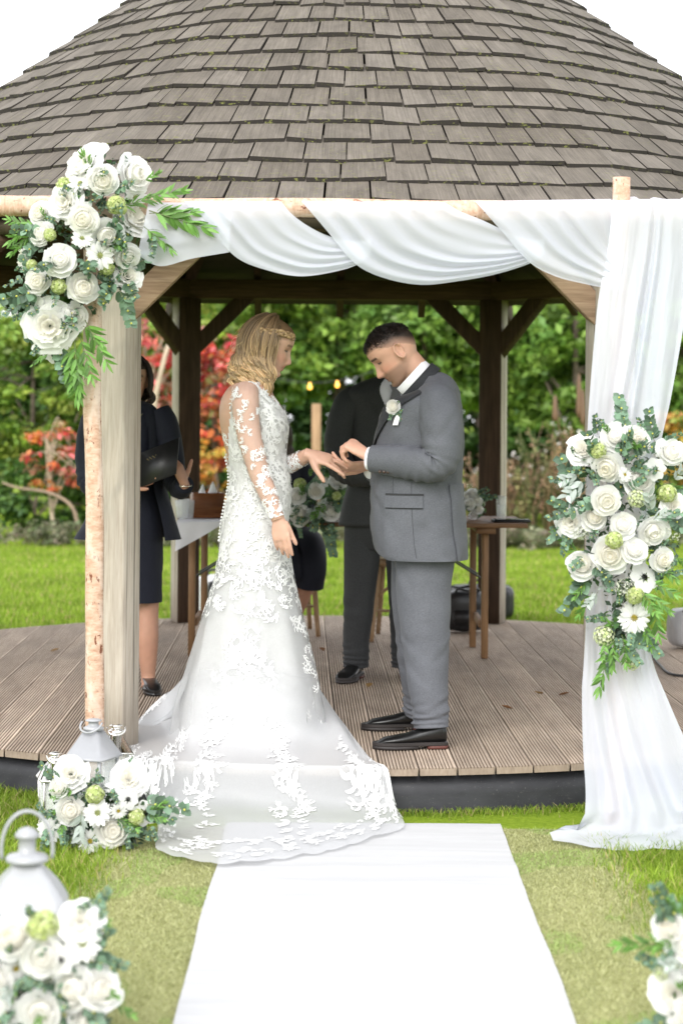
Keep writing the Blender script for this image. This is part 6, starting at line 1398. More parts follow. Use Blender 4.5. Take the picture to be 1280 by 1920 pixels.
for s3 in range(3):
    u = np.linspace(0, 1, 60); ph3 = s3 * 2 * PI / 3; base = interp_path([(.085, -.040, .064), (.05, -.066, .066), (.0, -.080, .060), (-.05, -.076, .048), (-.088, -.045, .04)], 60)
    pth = base + np.stack([0 * u, -.006 * np.abs(np.sin(2 * PI * 5 * u + ph3)) - .004, .009 * np.sin(2 * PI * 5 * u * .5 + ph3)], 1); br.add(*tube(xf(pth, HMb) - b_root, .0062, 7), col=np.array(((0.34, 0.225, 0.115), (0.46, 0.31, 0.16), (0.26, 0.165, 0.085))[s3]))
br.obj('plait', M_HAIR, hair)
# --- the train: sheer cloth falling from the skirt over the deck edge on to the runner
def rd(p): return math.hypot(p[0] - GC[0], p[1] - GC[1])
def drop(px, py):
    a = PG(px, py, DECK + .012)
    if rd(a) < DR - .01: return a
    g_ = PG(px, py, .030)
    if rd(g_) > DR + .03: return g_
    lo, hi = g_[1] * 0 + 6.6, 8.5
    for _ in range(40):
        m_ = (lo + hi) / 2
        if rd(P(px, py, m_)) > DR + .025: lo = m_
        else: hi = m_
    return P(px, py, lo)
outer = [(330, 1345), (290, 1362), (246, 1356), (236, 1380), (242, 1412), (258, 1452), (278, 1500), (296, 1552), (294, 1592), (345, 1608), (415, 1618), (500, 1612), (580, 1600), (640, 1588), (700, 1568), (756, 1549), (742, 1512), (722, 1462), (700, 1432), (660, 1408), (622, 1382), (612, 1352)]
inn = [(358, 1255), (362, 1250), (368, 1246), (376, 1240), (386, 1236), (396, 1232), (408, 1228), (420, 1225), (432, 1222), (446, 1220), (460, 1220), (476, 1220), (492, 1221), (508, 1224), (524, 1228), (540, 1233), (554, 1240), (566, 1248), (576, 1256), (584, 1266), (590, 1276), (595, 1290)]
NU, NV = 150, 70; O_ = interp_path(outer, NU); O_[8:-8, 1] += 3.0 * np.abs(np.sin(np.arange(NU - 16) * .62)) - 1.5; I_ = interp_path(inn, NU); TG = np.zeros((NV, NU, 3))
for j in range(NU):
    fr_ = (I_[j, 0] - 355) / 245.0; q0 = PI * (1 - np.clip(fr_, 0.02, .98))
    zs = ZB - .235 * math.sin(q0) - .02
    for i in range(NV):
        t = i / (NV - 1); px = I_[j, 0] * (1 - t) + O_[j, 0] * t; py = I_[j, 1] * (1 - t) + O_[j, 1] * t
        d = drop(px, py); k = min(1, t / .9); k = k * k * (3 - 2 * k); Zk = zs * (1 - k) + d[1] * k if k < 1 else d[1]
        Zk = min(Zk, d[1])
        if py < 1384:                                        # stay outside the skirt underneath
            w4 = [float(np.interp(py, [q[0] for q in skirt_rows], [q[c] for q in skirt_rows])) for c in (1, 2, 3)]; fx = (px - (w4[0] + w4[1]) / 2) / ((w4[1] - w4[0]) / 2)
            if abs(fx) < 1: Zk = min(Zk, ZB - w4[2] * 1.04 * (1 - abs(fx) ** 2.1) ** (1 / 2.1) - .012)
        p = P(px, py, Zk); TG[i, j] = p
for _ in range(45):
    A = TG.copy(); A[1:-1, 1:-1] = .5 * TG[1:-1, 1:-1] + .125 * (TG[:-2, 1:-1] + TG[2:, 1:-1] + TG[1:-1, :-2] + TG[1:-1, 2:]); TG = A
ti = np.linspace(0, 1, NV)[:, None]; tj = np.linspace(0, 1, NU)[None]
TG[..., 2] += .016 * np.sin(ti * PI * .95) * (np.sin(tj * 40 + 3 * np.sin(ti * 3)) * .6 + vnoise(tj * 14 + 0 * ti, ti * 3, 4)) + .004 * vnoise(tj * 50 + 0 * ti, ti * 12, 5)
for _ in range(3):
    rr_e = np.hypot(TG[..., 0] - GC[0], TG[..., 1] - GC[1]); TG[..., 2] = np.maximum(TG[..., 2], np.where(rr_e < DR + .025, DECK + .012, .026))
    for _ in range(4):
        A = TG.copy(); A[1:-1, 1:-1] = .5 * TG[1:-1, 1:-1] + .125 * (TG[:-2, 1:-1] + TG[2:, 1:-1] + TG[1:-1, :-2] + TG[1:-1, 2:]); TG = A
rr_e = np.hypot(TG[..., 0] - GC[0], TG[..., 1] - GC[1]); TG[..., 2] = np.maximum(TG[..., 2], np.where(rr_e < DR + .008, DECK + .006, .026))
M_TRAIN = net('white_tulle_train', None, (0.72, 0.725, 0.735), .9, 1.08)
train = part(bride, b_root, 'train', [(TG.reshape(-1, 3), [grid_faces(NU, NV)], np.repeat(np.interp(np.linspace(0, 1, NV), [0, .06, .28, .48, .72, 1], [.0, .15, .9, .96, .70, .64]), NU))], M_TRAIN)
ST = Surf(TG, False); e = ST.frame(NU / 2., NV * .8); sg = 1 if np.cross(e[2], e[3])[2] > 0 else -1; sp = []
for j in np.linspace(4, NU - 5, 60):                        # lace border
    for _ in range(5): sp.append((j + r.normal(0, 1.4), NV - 1 - r.uniform(1.2, 6.5), r.uniform(0, 6.28), r.uniform(.042, .07)))
for j0, i0, i1 in ((NU * .42, .32, .92), (NU * .56, .38, .9), (NU * .30, .50, .9), (NU * .70, .50, .88), (NU * .12, .45, .9)):    # tall sprays running up the train
    for q in np.linspace(0, 1, 18):
        for sd in (-1, 1): sp.append((j0 + sd * (1.2 + 3.0 * q) + r.normal(0, .5), NV * (i0 + (i1 - i0) * q), (PI / 2 if sd > 0 else PI / 2) + sd * .9 + r.normal(0, .3), r.uniform(.06, .10)))
lt = lay_lace(ST, sp, r, .004 * sg); lt.V = [v - b_root for v in lt.V]; lt.obj('lace', M_LACE, train, smooth=False)
# ================================================================== THE GROOM
ZG = 7.82; g_root = np.array((P(795, HOR, ZG)[0], ZG, DECK)); Gp = lambda x, y, d=0.0: P(x, y, ZG + d)
groom = thing('person', 'man in a mid grey suit with white rose buttonhole placing a ring', 'person', g_root)
HMg = head_matrix(Gp(738, 662), (-math.cos(.66), -.05, -math.sin(.66)), 1.03)
parts = [(xf(V, HMg), F) for V, F in head_parts(True, True)]
parts.append(limb([Gp(757, 672), Gp(772, 690), Gp(788, 714), Gp(798, 750)], [.058, .060, .062, .06], 28, 24))
coat_rows = [(694, 783, 806, .075), (699, 770, 830, .115), (708, 757, 846, .158), (722, 745, 857, .196), (745, 732, 864, .214), (775, 719, 867, .216), (815, 707, 868, .208), (860, 699, 868, .200), (905, 695, 868, .196), (950, 694, 870, .200), (1000, 697, 873, .206), (1035, 703, 875, .212), (1046, 709, 875, .213)]
CR = profile_rings(coat_rows, ZG, 80, 110, 2.3, -1, .005, 3)
def slope_neck(R, rows):
    """the neckline of the bowed figure drops towards the front"""
    py = interp_path(rows, len(R))[:, 0]; R = R.copy()
    for i in range(len(R)):
        x = R[i, :, 0]; f = (x.max() - x) / (x.max() - x.min() + 1e-9); R[i, :, 2] -= .088 * f * np.clip((765 - py[i]) / 66, 0, 1) ** 1.2
    return R
CR = slope_neck(CR, coat_rows)
_a = np.degrees(np.arange(80) * 2 * PI / 80); _a = np.where(_a > 180, _a - 360, _a)
for _i in range(96, 110): CR[_i, :, 2] += .055 * np.exp(-(_a / 20) ** 2) * ((_i - 95) / 14.0) ** 2          # rounded cutaway of the fronts
parts.append(loft(shrink(profile_rings([(740, 750, 850, .15)] + coat_rows[5:-2], ZG, 40, 40, 2.2, -1), .03)))
parts.append(loft(shrink(profile_rings([(960, 720, 850, .16), (1040, 735, 850, .15), (1060, 742, 848, .14)], ZG, 32, 12, 2.2, -1), .02)))
sl_n = [Gp(806, 748, -.11), Gp(819, 760, -.170), Gp(826, 795, -.205), Gp(828, 836, -.222), Gp(820, 866, -.224), Gp(796, 872, -.222), Gp(752, 866, -.205), Gp(696, 860, -.165)]
sl_f = [Gp(805, 750, .11), Gp(812, 765, .18), Gp(815, 820, .215), Gp(800, 872, .20), Gp(760, 884, .15), Gp(715, 880, .07), Gp(700, 878, .04)]
parts.append(limb(sl_n, [.05, .055, .05, .046, .044, .042, .036, .029], 24, 50)); parts.append(limb(sl_f, [.05, .055, .05, .044, .04, .033, .029], 24, 50))
parts += hand_parts(Gp(692, 855, -.160), (-.80, .12, .50), (.42, -.52, .74), False, [(1.05, .95, .5), (1.12, 1.0, .5), (1.15, 1.05, .5), (1.2, 1.05, .5)], .05, 1.03, (.55, .3, .25), (.75, .50, -.55))
parts += hand_parts(Gp(697, 874, .03), (-.97, -.20, -.03), (.05, -.35, -1), True, [(.22, .25, .15), (.30, .35, .2), (.38, .45, .25), (.5, .5, .3)], .06, 1.03, (.5, .2, .1), (.72, .6, .2))
leg_n = [Gp(798, 1030, -.085), Gp(794, 1100, -.09), Gp(798, 1200, -.11), Gp(803, 1290, -.14), Gp(806, 1375, -.16)]; leg_f = [Gp(792, 1030, .085), Gp(786, 1100, .09), Gp(786, 1200, .11), Gp(788, 1280, .14), Gp(787, 1345, .20)]
parts.append(limb(leg_n, [.08, .08, .055, .05, .035], 20, 30)); parts.append(limb(leg_f, [.08, .08, .055, .05, .035], 20, 30))
me = fuse(parts, 0.0038, 2); Vg = verts(me)
Cg = skin_paint(Vg, HMg, (0.60, 0.345, 0.25), True, hair=(0.018, 0.014, 0.012), beard=.6, brow=(0.05, 0.03, 0.02), lid=.35, lip=(0.42, 0.17, 0.14)); Cg[Vg[:, 2] < DECK + .3] = (.012, .012, .013); paint(me, Cg); body_obj(groom, g_root, me)
# short hair on the crown
def crop_hair(t, root, HM, n, seed, col, len0=.010, zmin=.045):
    r = np.random.default_rng(seed); V, F = head_parts(True, False)[0]; q = F[0]; cen = V[q].mean(1); nr = np.cross(V[q[:, 1]] - V[q[:, 0]], V[q[:, 3]] - V[q[:, 0]]); ar = np.linalg.norm(nr, axis=1); nr /= ar[:, None] + 1e-12
    nr *= np.sign((nr * cen).sum(1))[:, None]; x, z = cen[:, 0], cen[:, 2]; line = np.where(x > .045, .060, np.where(x > -.03, .048, .040)); ok = z > line; idx = np.where(ok)[0]; pk = r.choice(idx, n, p=ar[idx] / ar[idx].sum())
    p = cen[pk] + r.normal(0, .0025, (n, 3)); d = nr[pk] * .75 + np.array((.55, 0, .12)) * np.clip((z[pk] - .03) / .08, 0, 1)[:, None] + r.normal(0, .22, (n, 3)); d /= np.linalg.norm(d, axis=1)[:, None]; L = len0 * r.uniform(.5, 1.2, n) * np.clip((z[pk] - line[pk]) / .03 + .25, .25, 1)
    s = np.cross(d, r.normal(size=(n, 3))); s /= np.linalg.norm(s, axis=1)[:, None]; A = np.stack([p - s * .0013, p + s * .0013, p + d * L[:, None]], 1).reshape(-1, 3)
    b = MB(); b.add(xf(A, HM) - root, [np.arange(3 * n).reshape(n, 3)], np.repeat(np.asarray(col)[None] * r.uniform(.6, 1.4, (n, 1)), 3, 0)); return b.obj('hair', M_HAIR, t, smooth=False)
crop_hair(groom, g_root, HMg, 9000, 3, (0.016, 0.012, 0.010))
# coat body, sleeves
r_el = [(.60, .10, 3.6, .17, 2.2), (.75, .11, 3.6, .11, 2.9), (.42, .14, 2, .035, .6), (.92, .05, 2, .02, 1)]
SLF = [(.585, 95, .70, 10, .13, .16), (.60, 85, .64, -35, .12, .16), (.57, 80, .52, 0, .10, .15), (.62, 95, .80, 45, .10, .14), (.55, 70, .44, 35, .07, .15), (.72, 70, .86, 20, .06, .13), (.30, -60, .42, -10, .05, .18), (.20, 60, .36, 20, .05, .18), (.66, -60, .74, -20, .06, .14)]
sn = limb(sl_n, [.070, .086, .088, .084, .078, .073, .066, .055], 56, 150, [.070, .084, .080, .076, .072, .068, .062, .053], .022, 4, r_el, folds=SLF); sf = limb(sl_f, [.085, .092, .088, .078, .070, .062, .056], 40, 70, None, .018, 6, r_el)
def cloth_folds(R, rows, folds):
    """press fold lines (py0, a0, py1, a1, depth, width deg) into stacked rings"""
    py = interp_path(rows, len(R))[:, 0][:, None]; n = R.shape[1]; an = np.degrees(np.arange(n) * 2 * PI / n); an = np.where(an > 180, an - 360, an)[None]; R = R.copy(); c = R.mean(1, keepdims=True); k = .36
    for (y0, a0, y1, a1, dp, wd) in folds:
        X, Y = py * k + 0 * an, an + 0 * py; d = (y1 * k - y0 * k, a1 - a0); L2 = d[0] ** 2 + d[1] ** 2; s = np.clip(((X - y0 * k) * d[0] + (Y - a0) * d[1]) / L2, 0, 1); ex, ey = X - y0 * k - s * d[0], Y - a0 - s * d[1]; e = np.hypot(ex, ey); q = (ex * -d[1] + ey * d[0]) / math.sqrt(L2)
        h = dp * (1 - .6 * s) * (-np.exp(-(e / wd) ** 2) + .7 * np.exp(-((q - 1.5 * wd) / (1.1 * wd)) ** 2) * np.exp(-(e / (3 * wd)) ** 4)); v = R - c; v[..., 2] = 0; R += v / (np.linalg.norm(v, axis=2, keepdims=True) + 1e-9) * h[..., None]
    return R
CR = cloth_folds(CR, coat_rows, [(905, 22, 830, 62, .007, 4), (912, 24, 870, 70, .005, 4), (925, 22, 985, 60, .005, 4), (860, 118, 935, 150, .006, 5), (760, 98, 830, 128, .006, 5), (780, 120, 860, 140, .005, 4), (985, 95, 1040, 105, .004, 5), (965, 40, 1040, 34, .005, 5), (725, 130, 745, 165, .005, 5)])
def open_tail(R):
    """loft without the bottom cap so the hem is an open edge with a turned lining"""
    V, F = loft(R, False); Ri = shrink(R[-14:], .004)[::-1]; V2, F2 = loft(Ri, False); return [(V, F), (V2, F2)]
jk = part(groom, g_root, 'jacket', open_tail(CR), M_GREY); part(groom, g_root, 'sleeve', [sn], M_GREY); part(groom, g_root, 'sleeve', [sf], M_GREY)
cap = loft(CR[:3])
row = lambda py: float(np.interp(py, interp_path(coat_rows, 110)[:, 0], np.arange(110)))
# angle 0 = towards the bride, 90 = towards the camera
def raised(name, items, mat, parent, smooth=True): return part(parent, g_root, name, items, mat, smooth)
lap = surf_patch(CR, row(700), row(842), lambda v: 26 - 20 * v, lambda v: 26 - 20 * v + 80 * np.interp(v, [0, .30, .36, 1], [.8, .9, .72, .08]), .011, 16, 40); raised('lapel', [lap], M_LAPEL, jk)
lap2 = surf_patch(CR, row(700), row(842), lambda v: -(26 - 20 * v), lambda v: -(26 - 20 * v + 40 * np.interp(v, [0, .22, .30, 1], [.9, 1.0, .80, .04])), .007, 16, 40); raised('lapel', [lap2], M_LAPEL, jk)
raised('shirt_front', [surf_patch(CR, row(697), row(840), lambda v: -(27 - 22 * v), lambda v: 27 - 22 * v, .0035, 14, 20)], M_SHIRT, groom)
raised('tie', [surf_patch(CR, row(706), row(848), lambda v: -(5 + 3 * v), lambda v: 5 + 3 * v, .008, 8, 20)], plain('dark_tie_silk', (0.03, 0.03, 0.036), .4, var=.1), groom)
pk = surf_patch(CR, row(926), row(948), lambda v: 50, lambda v: 93, .0075, 18, 6); raised('pocket_flap', [pk], M_GREY, jk)
ln = [surf_patch(CR, row(922), row(926), lambda v: 49, lambda v: 94, .004, 18, 3), surf_patch(CR, row(948.2), row(950), lambda v: 50, lambda v: 93, .003, 18, 2)]
ln.append(surf_patch(CR, row(900), row(1040), lambda v: 83, lambda v: 83.4, .0022, 2, 30)); ln.append(surf_patch(CR, row(850), row(925), lambda v: 60, lambda v: 60.4, .0022, 2, 20)); ln.append(surf_patch(CR, row(870), row(1046), lambda v: 9, lambda v: 9.6, .004, 2, 30))
raised('stitched_seam', ln, M_CHAR, jk)
raised('vent_flap', [surf_patch(CR, row(905), row(1047), lambda v: 128 + 4 * v, lambda v: 168, .006 , 16, 24)], M_GREY, jk)
# collars, cuffs, buttons
nd = np.array((-.74, 0, .67)); nd /= np.linalg.norm(nd); nx_ = np.array((.67, 0, .74)); ny_ = np.array((0, -1., 0)); cb = Gp(777, 709)
def band(c, r1, r2, h0, h1, flare, th=.004, n=48): 
    rg = lambda h, k: ell_ring(c + nd * h, nx_ * r1 * k, ny_ * r2 * k, n)
    return loft([rg(h0, 1.0), rg((h0 + h1) / 2, 1.0 - flare * .5), rg(h1, 1.0 - flare), rg(h1, 1.0 - flare - th / r1), rg(h0, 1.0 - th / r1)], False)
raised('shirt_collar', [band(cb, .084, .074, -.034, .024, .05)], M_SHIRT, groom)
A = band(cb + np.array((.008, 0, -.006)), .096, .086, -.040, .002, .05, .009); raised('collar', [A], M_LAPEL, jk)
for path, nm in ((sl_n, 0), (sl_f, 1)):
    pth = interp_path(path, 60); d = pth[-1] - pth[-4]; d /= np.linalg.norm(d); raised('shirt_cuff', [limb([pth[-3], pth[-1] + d * .004, pth[-1] + d * .014], [.046, .046, .045], 28, 8)], M_SHIRT, groom)
bts = []
for k in range(4):
    p = Gp(712 + k * 7.5, 884.5 + .4 * k, -.222 - .002 * k); V, F = loft([[(rr * math.cos(a), z, rr * math.sin(a)) for a in np.arange(10) * PI / 5] for rr, z in ((.003, -.005), (.0065, -.003), (.0065, .004), (.003, .006))]); bts.append((V + p, F))
raised('cuff_button', bts, M_BTN, jk)
# buttonhole flower and pocket square
def flower_on(t, root, pos, d, R, kind='rose', nm='buttonhole_rose', i=1):
    o = mk(nm, LIB[kind][i], None, t); set_tf(o, pos - root, basis_from(d, .4), R); return o
pb = surf_patch(CR, row(768), row(769), lambda v: 46, lambda v: 47, .03, 2, 2)[0][0]
pb = P(737, 763, pb[1] - .004)
bo = flower_on(groom, g_root, pb, (-.35, -1, .25), .030)
for k, (x_, y_) in enumerate(((758, 776), (752, 786), (735, 785), (745, 752))):
    q1 = P(x_, y_, pb[1] - .005); q0 = pb + (0, .012, 0); x = q1 - q0; L = np.linalg.norm(x); x /= L; zc = np.array((0, -1., .3)); y = np.cross(zc, x); y /= np.linalg.norm(y); o = mk('buttonhole_leaf', LIB['euc'][k], None, groom); set_tf(o, q0 - g_root, np.stack([x, y, np.cross(x, y)], 1), L * 1.05)
ps = surf_patch(CR, row(784), row(797), lambda v: 50, lambda v: 58, .012, 8, 6); V = ps[0].reshape(6, 8, 3); V[0] += np.stack([0 * np.arange(8), 0 * np.arange(8), .012 * np.sin(np.arange(8) / 7 * PI)], 1); part(groom, g_root, 'pocket_square', [(V.reshape(-1, 3), ps[1])], M_SHIRT)
# trousers
def trousers(t, root, hip, legs, mat, name='trousers', crease=PI / 2, folds=None):
    return part(t, root, name, ([loft(hip)] if hip is not None else []) + [limb(p, r1, 60, 130, r2, .028, sd, [(.95, .05, 2.2, .07, 1.2), (.84, .07, 2.0, .05, 2.5), (.52, .10, 2.0, .03, 2.0)], crease=crease, folds=folds) for p, r1, r2, sd in legs], mat)
s_ = ZG / FPX
hip = profile_rings([(1000, 726, 856, .165), (1035, 734, 853, .165), (1062, 740, 848, .16), (1085, 746, 843, .13)], ZG, 48, 24, 2.3, -1)
ln_ = [Gp(799, 1035, -.085), Gp(794, 1090, -.09), Gp(797, 1150, -.10), Gp(800, 1210, -.115), Gp(803, 1275, -.135), Gp(806, 1325, -.15), Gp(808, 1364, -.158)]
lf_ = [Gp(792, 1035, .085), Gp(785, 1090, .09), Gp(785, 1150, .10), Gp(786, 1210, .12), Gp(788, 1265, .15), Gp(789, 1302, .175), Gp(790, 1336, .20)]
w_n = [54 * s_, 51 * s_, 47 * s_, 42 * s_, 37 * s_, 33 * s_, 31.5 * s_]; d_n = [.082, .085, .083, .078, .072, .067, .065]
LGF = [(.93, 70, .965, -40, .10, .16), (.90, -70, .94, 30, .09, .16), (.86, 80, .91, 0, .07, .15), (.80, -60, .86, 0, .05, .15), (.45, 80, .55, 10, .05, .18), (.50, -80, .58, -20, .05, .18), (.10, 60, .28, 10, .05, .2), (.60, 60, .72, -10, .04, .18)]
trousers(groom, g_root, hip, [(ln_, d_n, w_n, 2), (lf_, d_n, w_n, 7)], M_GREY, folds=LGF)
hn_ = PG(836, 1402, DECK); hf_ = PG(808, 1368, DECK)
add_shoes(groom, g_root, [((hn_[0], hn_[1] - .01), (-1, -.10), .285), ((hf_[0], hf_[1]), (-1, -.06), .285)])
# wedding ring being placed, bride's ring
rp = Bp(640, 858, -.09)
# ================================================================== MAN IN CHARCOAL BEHIND
ZM = 9.67; m_root = np.array((P(712, HOR, ZM)[0], ZM, DECK)); Mp = lambda x, y, d=0.0: P(x, y, ZM + d)
man = thing('person', 'man in a charcoal suit and lilac shirt standing in front of the table', 'person', m_root)
def front_rings(rows, Z, n=56, m=60, p=2.3, wr=0.0, seed=0):
    """rows: (py, x_left_px, x_right_px, half depth m): figure facing the camera; angle 0 = +x, 270 deg = towards the camera"""
    R = interp_path(rows, m); out = []
    for (py, xl, xr, hd) in R:
        c = P((xl + xr) / 2, py, Z); ring = ell_ring(c, ((xr - xl) / 2 * Z / FPX, 0, 0), (0, hd, 0), n, p)
        if wr:
            q = np.arange(n) * 2 * PI / n; k = wr * (vnoise(q * 2.2 + seed, np.full(n, py / 34.0), seed) + .5 * vnoise(q * 5, np.full(n, py / 15.0), seed + 1)); ring = ring + (ring - c) / np.linalg.norm(ring - c, axis=1)[:, None] * k[:, None]
        out.append(ring)
    return np.array(out)
HMm = head_matrix(Mp(742, 660, -.01), (-.15, -1, -.12), 1.0)
coat_m = [(702, 724, 758, .06), (707, 704, 778, .085), (718, 672, 808, .11), (734, 646, 834, .125), (750, 644, 836, .13), (770, 652, 826, .135), (830, 656, 822, .135), (880, 655, 820, .13), (930, 645, 825, .135), (985, 634, 832, .14)]
CM = front_rings(coat_m, ZM, 64, 80, 2.4, .004, 5)
parts = [(xf(V, HMm), F) for V, F in head_parts(True, True)]; parts.append(limb([Mp(742, 680), Mp(741, 705), Mp(740, 730)], [.055, .057, .07], 20, 14)); parts.append(loft(shrink(CM[:-6], .03)))
am_l = [Mp(672, 748), Mp(656, 760, -.01), Mp(640, 800, -.02), Mp(634, 850, -.04), Mp(645, 880, -.10), Mp(672, 890, -.18), Mp(695, 892, -.21)]; am_r = [Mp(806, 748), Mp(824, 760, -.01), Mp(840, 800, -.02), Mp(843, 850, -.04), Mp(828, 882, -.10), Mp(790, 892, -.18), Mp(765, 893, -.21)]
ar_ = [.05, .055, .05, .045, .042, .036, .029]; parts.append(limb(am_l, ar_, 20, 36)); parts.append(limb(am_r, ar_, 20, 36))
parts += hand_parts(Mp(697, 892, -.212), (.95, -.15, -.15), (-.1, -1, .2), True, [(.35, .5, .3)] * 4, .03, 1.0); parts += hand_parts(Mp(763, 893, -.235), (-.95, -.10, -.15), (.1, -1, .2), False, [(.35, .5, .3)] * 4, .03, 1.0)
lg_l = [Mp(683, 985), Mp(676, 1080, -.01), Mp(671, 1160), Mp(667, 1255)]; lg_r = [Mp(757, 985), Mp(757, 1080, -.01), Mp(757, 1160), Mp(758, 1255)]
parts.append(limb(lg_l, [.08, .07, .05, .035], 16, 24)); parts.append(limb(lg_r, [.08, .07, .05, .035], 16, 24)); parts.append(loft(shrink(front_rings([(960, 650, 800, .12), (1010, 655, 790, .11)], ZM, 24, 8), .02)))
me = fuse(parts, .006, 2); Cm = skin_paint(verts(me), HMm, (0.45, 0.25, 0.175), True, hair=(0.05, 0.035, 0.025), beard=.3); Cm[verts(me)[:, 2] < DECK + .3] = (.012, .012, .013); paint(me, Cm); body_obj(man, m_root, me); crop_hair(man, m_root, HMm, 4000, 8, (0.04, 0.028, 0.02), .016)
jm = part(man, m_root, 'jacket', [loft(CM)], M_CHAR)
for p_, sd in ((am_l, 1), (am_r, 2)): part(man, m_root, 'sleeve', [limb(p_, [.075, .082, .076, .070, .064, .058, .052], 36, 60, None, .016, sd, r_el)], M_CHAR)
rm = lambda py: float(np.interp(py, interp_path(coat_m, 80)[:, 0], np.arange(80)))
part(man, m_root, 'shirt_front', [surf_patch(CM, rm(708), rm(850), lambda v: 270 - 17 * (1 - v) - 3, lambda v: 270 + 17 * (1 - v) + 3, .004, 16, 24)], M_LILAC)
part(man, m_root, 'lapel', [surf_patch(CM, rm(707), rm(850), lambda v: 270 - 17 * (1 - v) - 3 - 28 * np.interp(v, [0, .3, .38, 1], [.8, 1, .75, .03]), lambda v: 270 - 17 * (1 - v) - 3, .010, 12, 30)], M_CHAR, ).parent = jm
part(man, m_root, 'lapel', [surf_patch(CM, rm(707), rm(850), lambda v: 270 + 17 * (1 - v) + 3 + 28 * np.interp(v, [0, .3, .38, 1], [.8, 1, .75, .03]), lambda v: 270 + 17 * (1 - v) + 3, .010, 12, 30)], M_CHAR).parent = jm
tk = surf_patch(CM, rm(722), rm(860), lambda v: 270 - np.interp(v, [0, .1, .14, 1], [5, 3.2, 2.6, 7]), lambda v: 270 + np.interp(v, [0, .1, .14, 1], [5, 3.2, 2.6, 7]), .014, 10, 30); part(man, m_root, 'tie', [tk], M_TIE)
part(man, m_root, 'shirt_collar', [loft([ell_ring(Mp(741, 728, -.01), (.072, 0, 0), (0, .068, 0), 40), ell_ring(Mp(741, 716), (.066, 0, 0), (0, .062, 0), 40), ell_ring(Mp(741, 706), (.062, 0, 0), (0, .060, 0), 40), ell_ring(Mp(741, 706), (.058, 0, 0), (0, .056, 0), 40)], False)], M_LILAC)
part(man, m_root, 'pocket_flap', [surf_patch(CM, rm(892), rm(904), lambda v: 218, lambda v: 243, .007, 10, 5)], M_CHAR).parent = jm
sm_ = ZM / FPX
trousers(man, m_root, front_rings([(955, 648, 822, .115), (985, 648, 812, .115), (1010, 650, 800, .11), (1030, 655, 790, .09)], ZM, 40, 16), [([Mp(682, 985), Mp(677, 1060, -.01), Mp(672, 1140, -.01), Mp(668, 1200), Mp(667, 1250)], [.085, .085, .078, .072, .068], [37 * sm_, 33 * sm_, 28 * sm_, 25 * sm_, 23.5 * sm_], 3), ([Mp(756, 985), Mp(757, 1060, -.01), Mp(757, 1140, -.01), Mp(757, 1200), Mp(757, 1250)], [.085, .085, .078, .072, .068], [37 * sm_, 33 * sm_, 28 * sm_, 25 * sm_, 23.5 * sm_], 4)], M_CHAR, crease=0.05)
h1 = PG(672, 1262, DECK); h2 = PG(757, 1258, DECK); add_shoes(man, m_root, [((h1[0], ZM + .05), (-.32, -1), .285), ((h2[0], ZM + .08), (.12, -1), .285)])
# ================================================================== WOMAN WITH FOLDER
ZW = 9.22; w_root = np.array((P(243, HOR, ZW)[0], ZW, DECK)); Wp = lambda x, y, d=0.0: P(x, y, ZW + d)
wom = thing('person', 'smiling woman in navy dress and jacket standing behind the front gazebo post', 'person', w_root)
HMw = head_matrix(Wp(246, 714), (.22, -1, -.05), .97)
dr_rows = [(748, 232, 258, .055), (754, 215, 270, .085), (764, 195, 288, .10), (785, 188, 297, .112), (820, 190, 296, .118), (870, 198, 290, .105), (910, 197, 292, .105), (960, 187, 302, .118), (1000, 184, 306, .122), (1060, 187, 305, .115), (1128, 192, 303, .105)]
DW = front_rings(dr_rows, ZW, 56, 70, 2.2, .003, 9)
parts = [(xf(V, HMw), F) for V, F in head_parts(False, True)]; parts.append(limb([Wp(246, 728), Wp(245, 748), Wp(244, 772)], [.048, .048, .065], 20, 14)); parts.append(loft(shrink(DW[:-4], .006)))
aw_r = [Wp(295, 772), Wp(306, 795, -.01), Wp(318, 840, -.02), Wp(326, 890, -.05), Wp(338, 915, -.13), Wp(346, 908, -.20)]; aw_l = [Wp(190, 772), Wp(178, 795, -.01), Wp(167, 850, -.02), Wp(172, 905, -.06), Wp(205, 915, -.15), Wp(238, 905, -.21)]
aw = [.042, .046, .042, .038, .032, .025]; parts.append(limb(aw_r, aw, 18, 36)); parts.append(limb(aw_l, aw, 18, 36))
parts += hand_parts(Wp(347, 907, -.205), (-.30, -.25, .75), (.75, -.45, .15), False, [(.55, .7, .4), (.6, .75, .4), (.65, .8, .4), (.7, .85, .4)], .05, .92, (.2, .1, -.1), (.35, .85, .15))
parts += hand_parts(Wp(240, 905, -.212), (.95, -.05, .15), (.05, .8, -.6), True, [(.35, .45, .3)] * 4, .04, .92)
for sx in (220, 276): parts.append(limb([Wp(sx, 1090), Wp(sx, 1140), Wp(sx + 1, 1200, -.01), Wp(sx + 2, 1265), Wp(sx + 3, 1290, -.02)], [.07, .055, .052, .034, .034], 18, 30))
me = fuse(parts, .006, 2); Cw = skin_paint(verts(me), HMw, (0.43, 0.235, 0.16), False, brow=(0.03, 0.02, 0.015), lid=.3); paint(me, Cw); body_obj(wom, w_root, me)
hz = wavy_hair(wom, w_root, HMw, 60, 14, 15, (1.05, 2 * PI - 1.05), lambda ph: -.10, .002, [(0.03, 0.018, 0.012), (0.05, 0.03, 0.02), (0.08, 0.05, 0.03)]); V, F = head_parts(False, False)[0]; keep = (V[:, 2] > .055 - .14 * np.clip((.04 - V[:, 0]) / .05, 0, 1.2)); Vs = V * (1.05, 1.07, 1.04); hz.add(xf(Vs, HMw) - w_root, [F[0][keep[F[0]].all(1)]], (0.03, 0.018, 0.012)); hz.obj('hair', M_HAIR, wom)
rw = lambda py: float(np.interp(py, interp_path(dr_rows, 70)[:, 0], np.arange(70)))
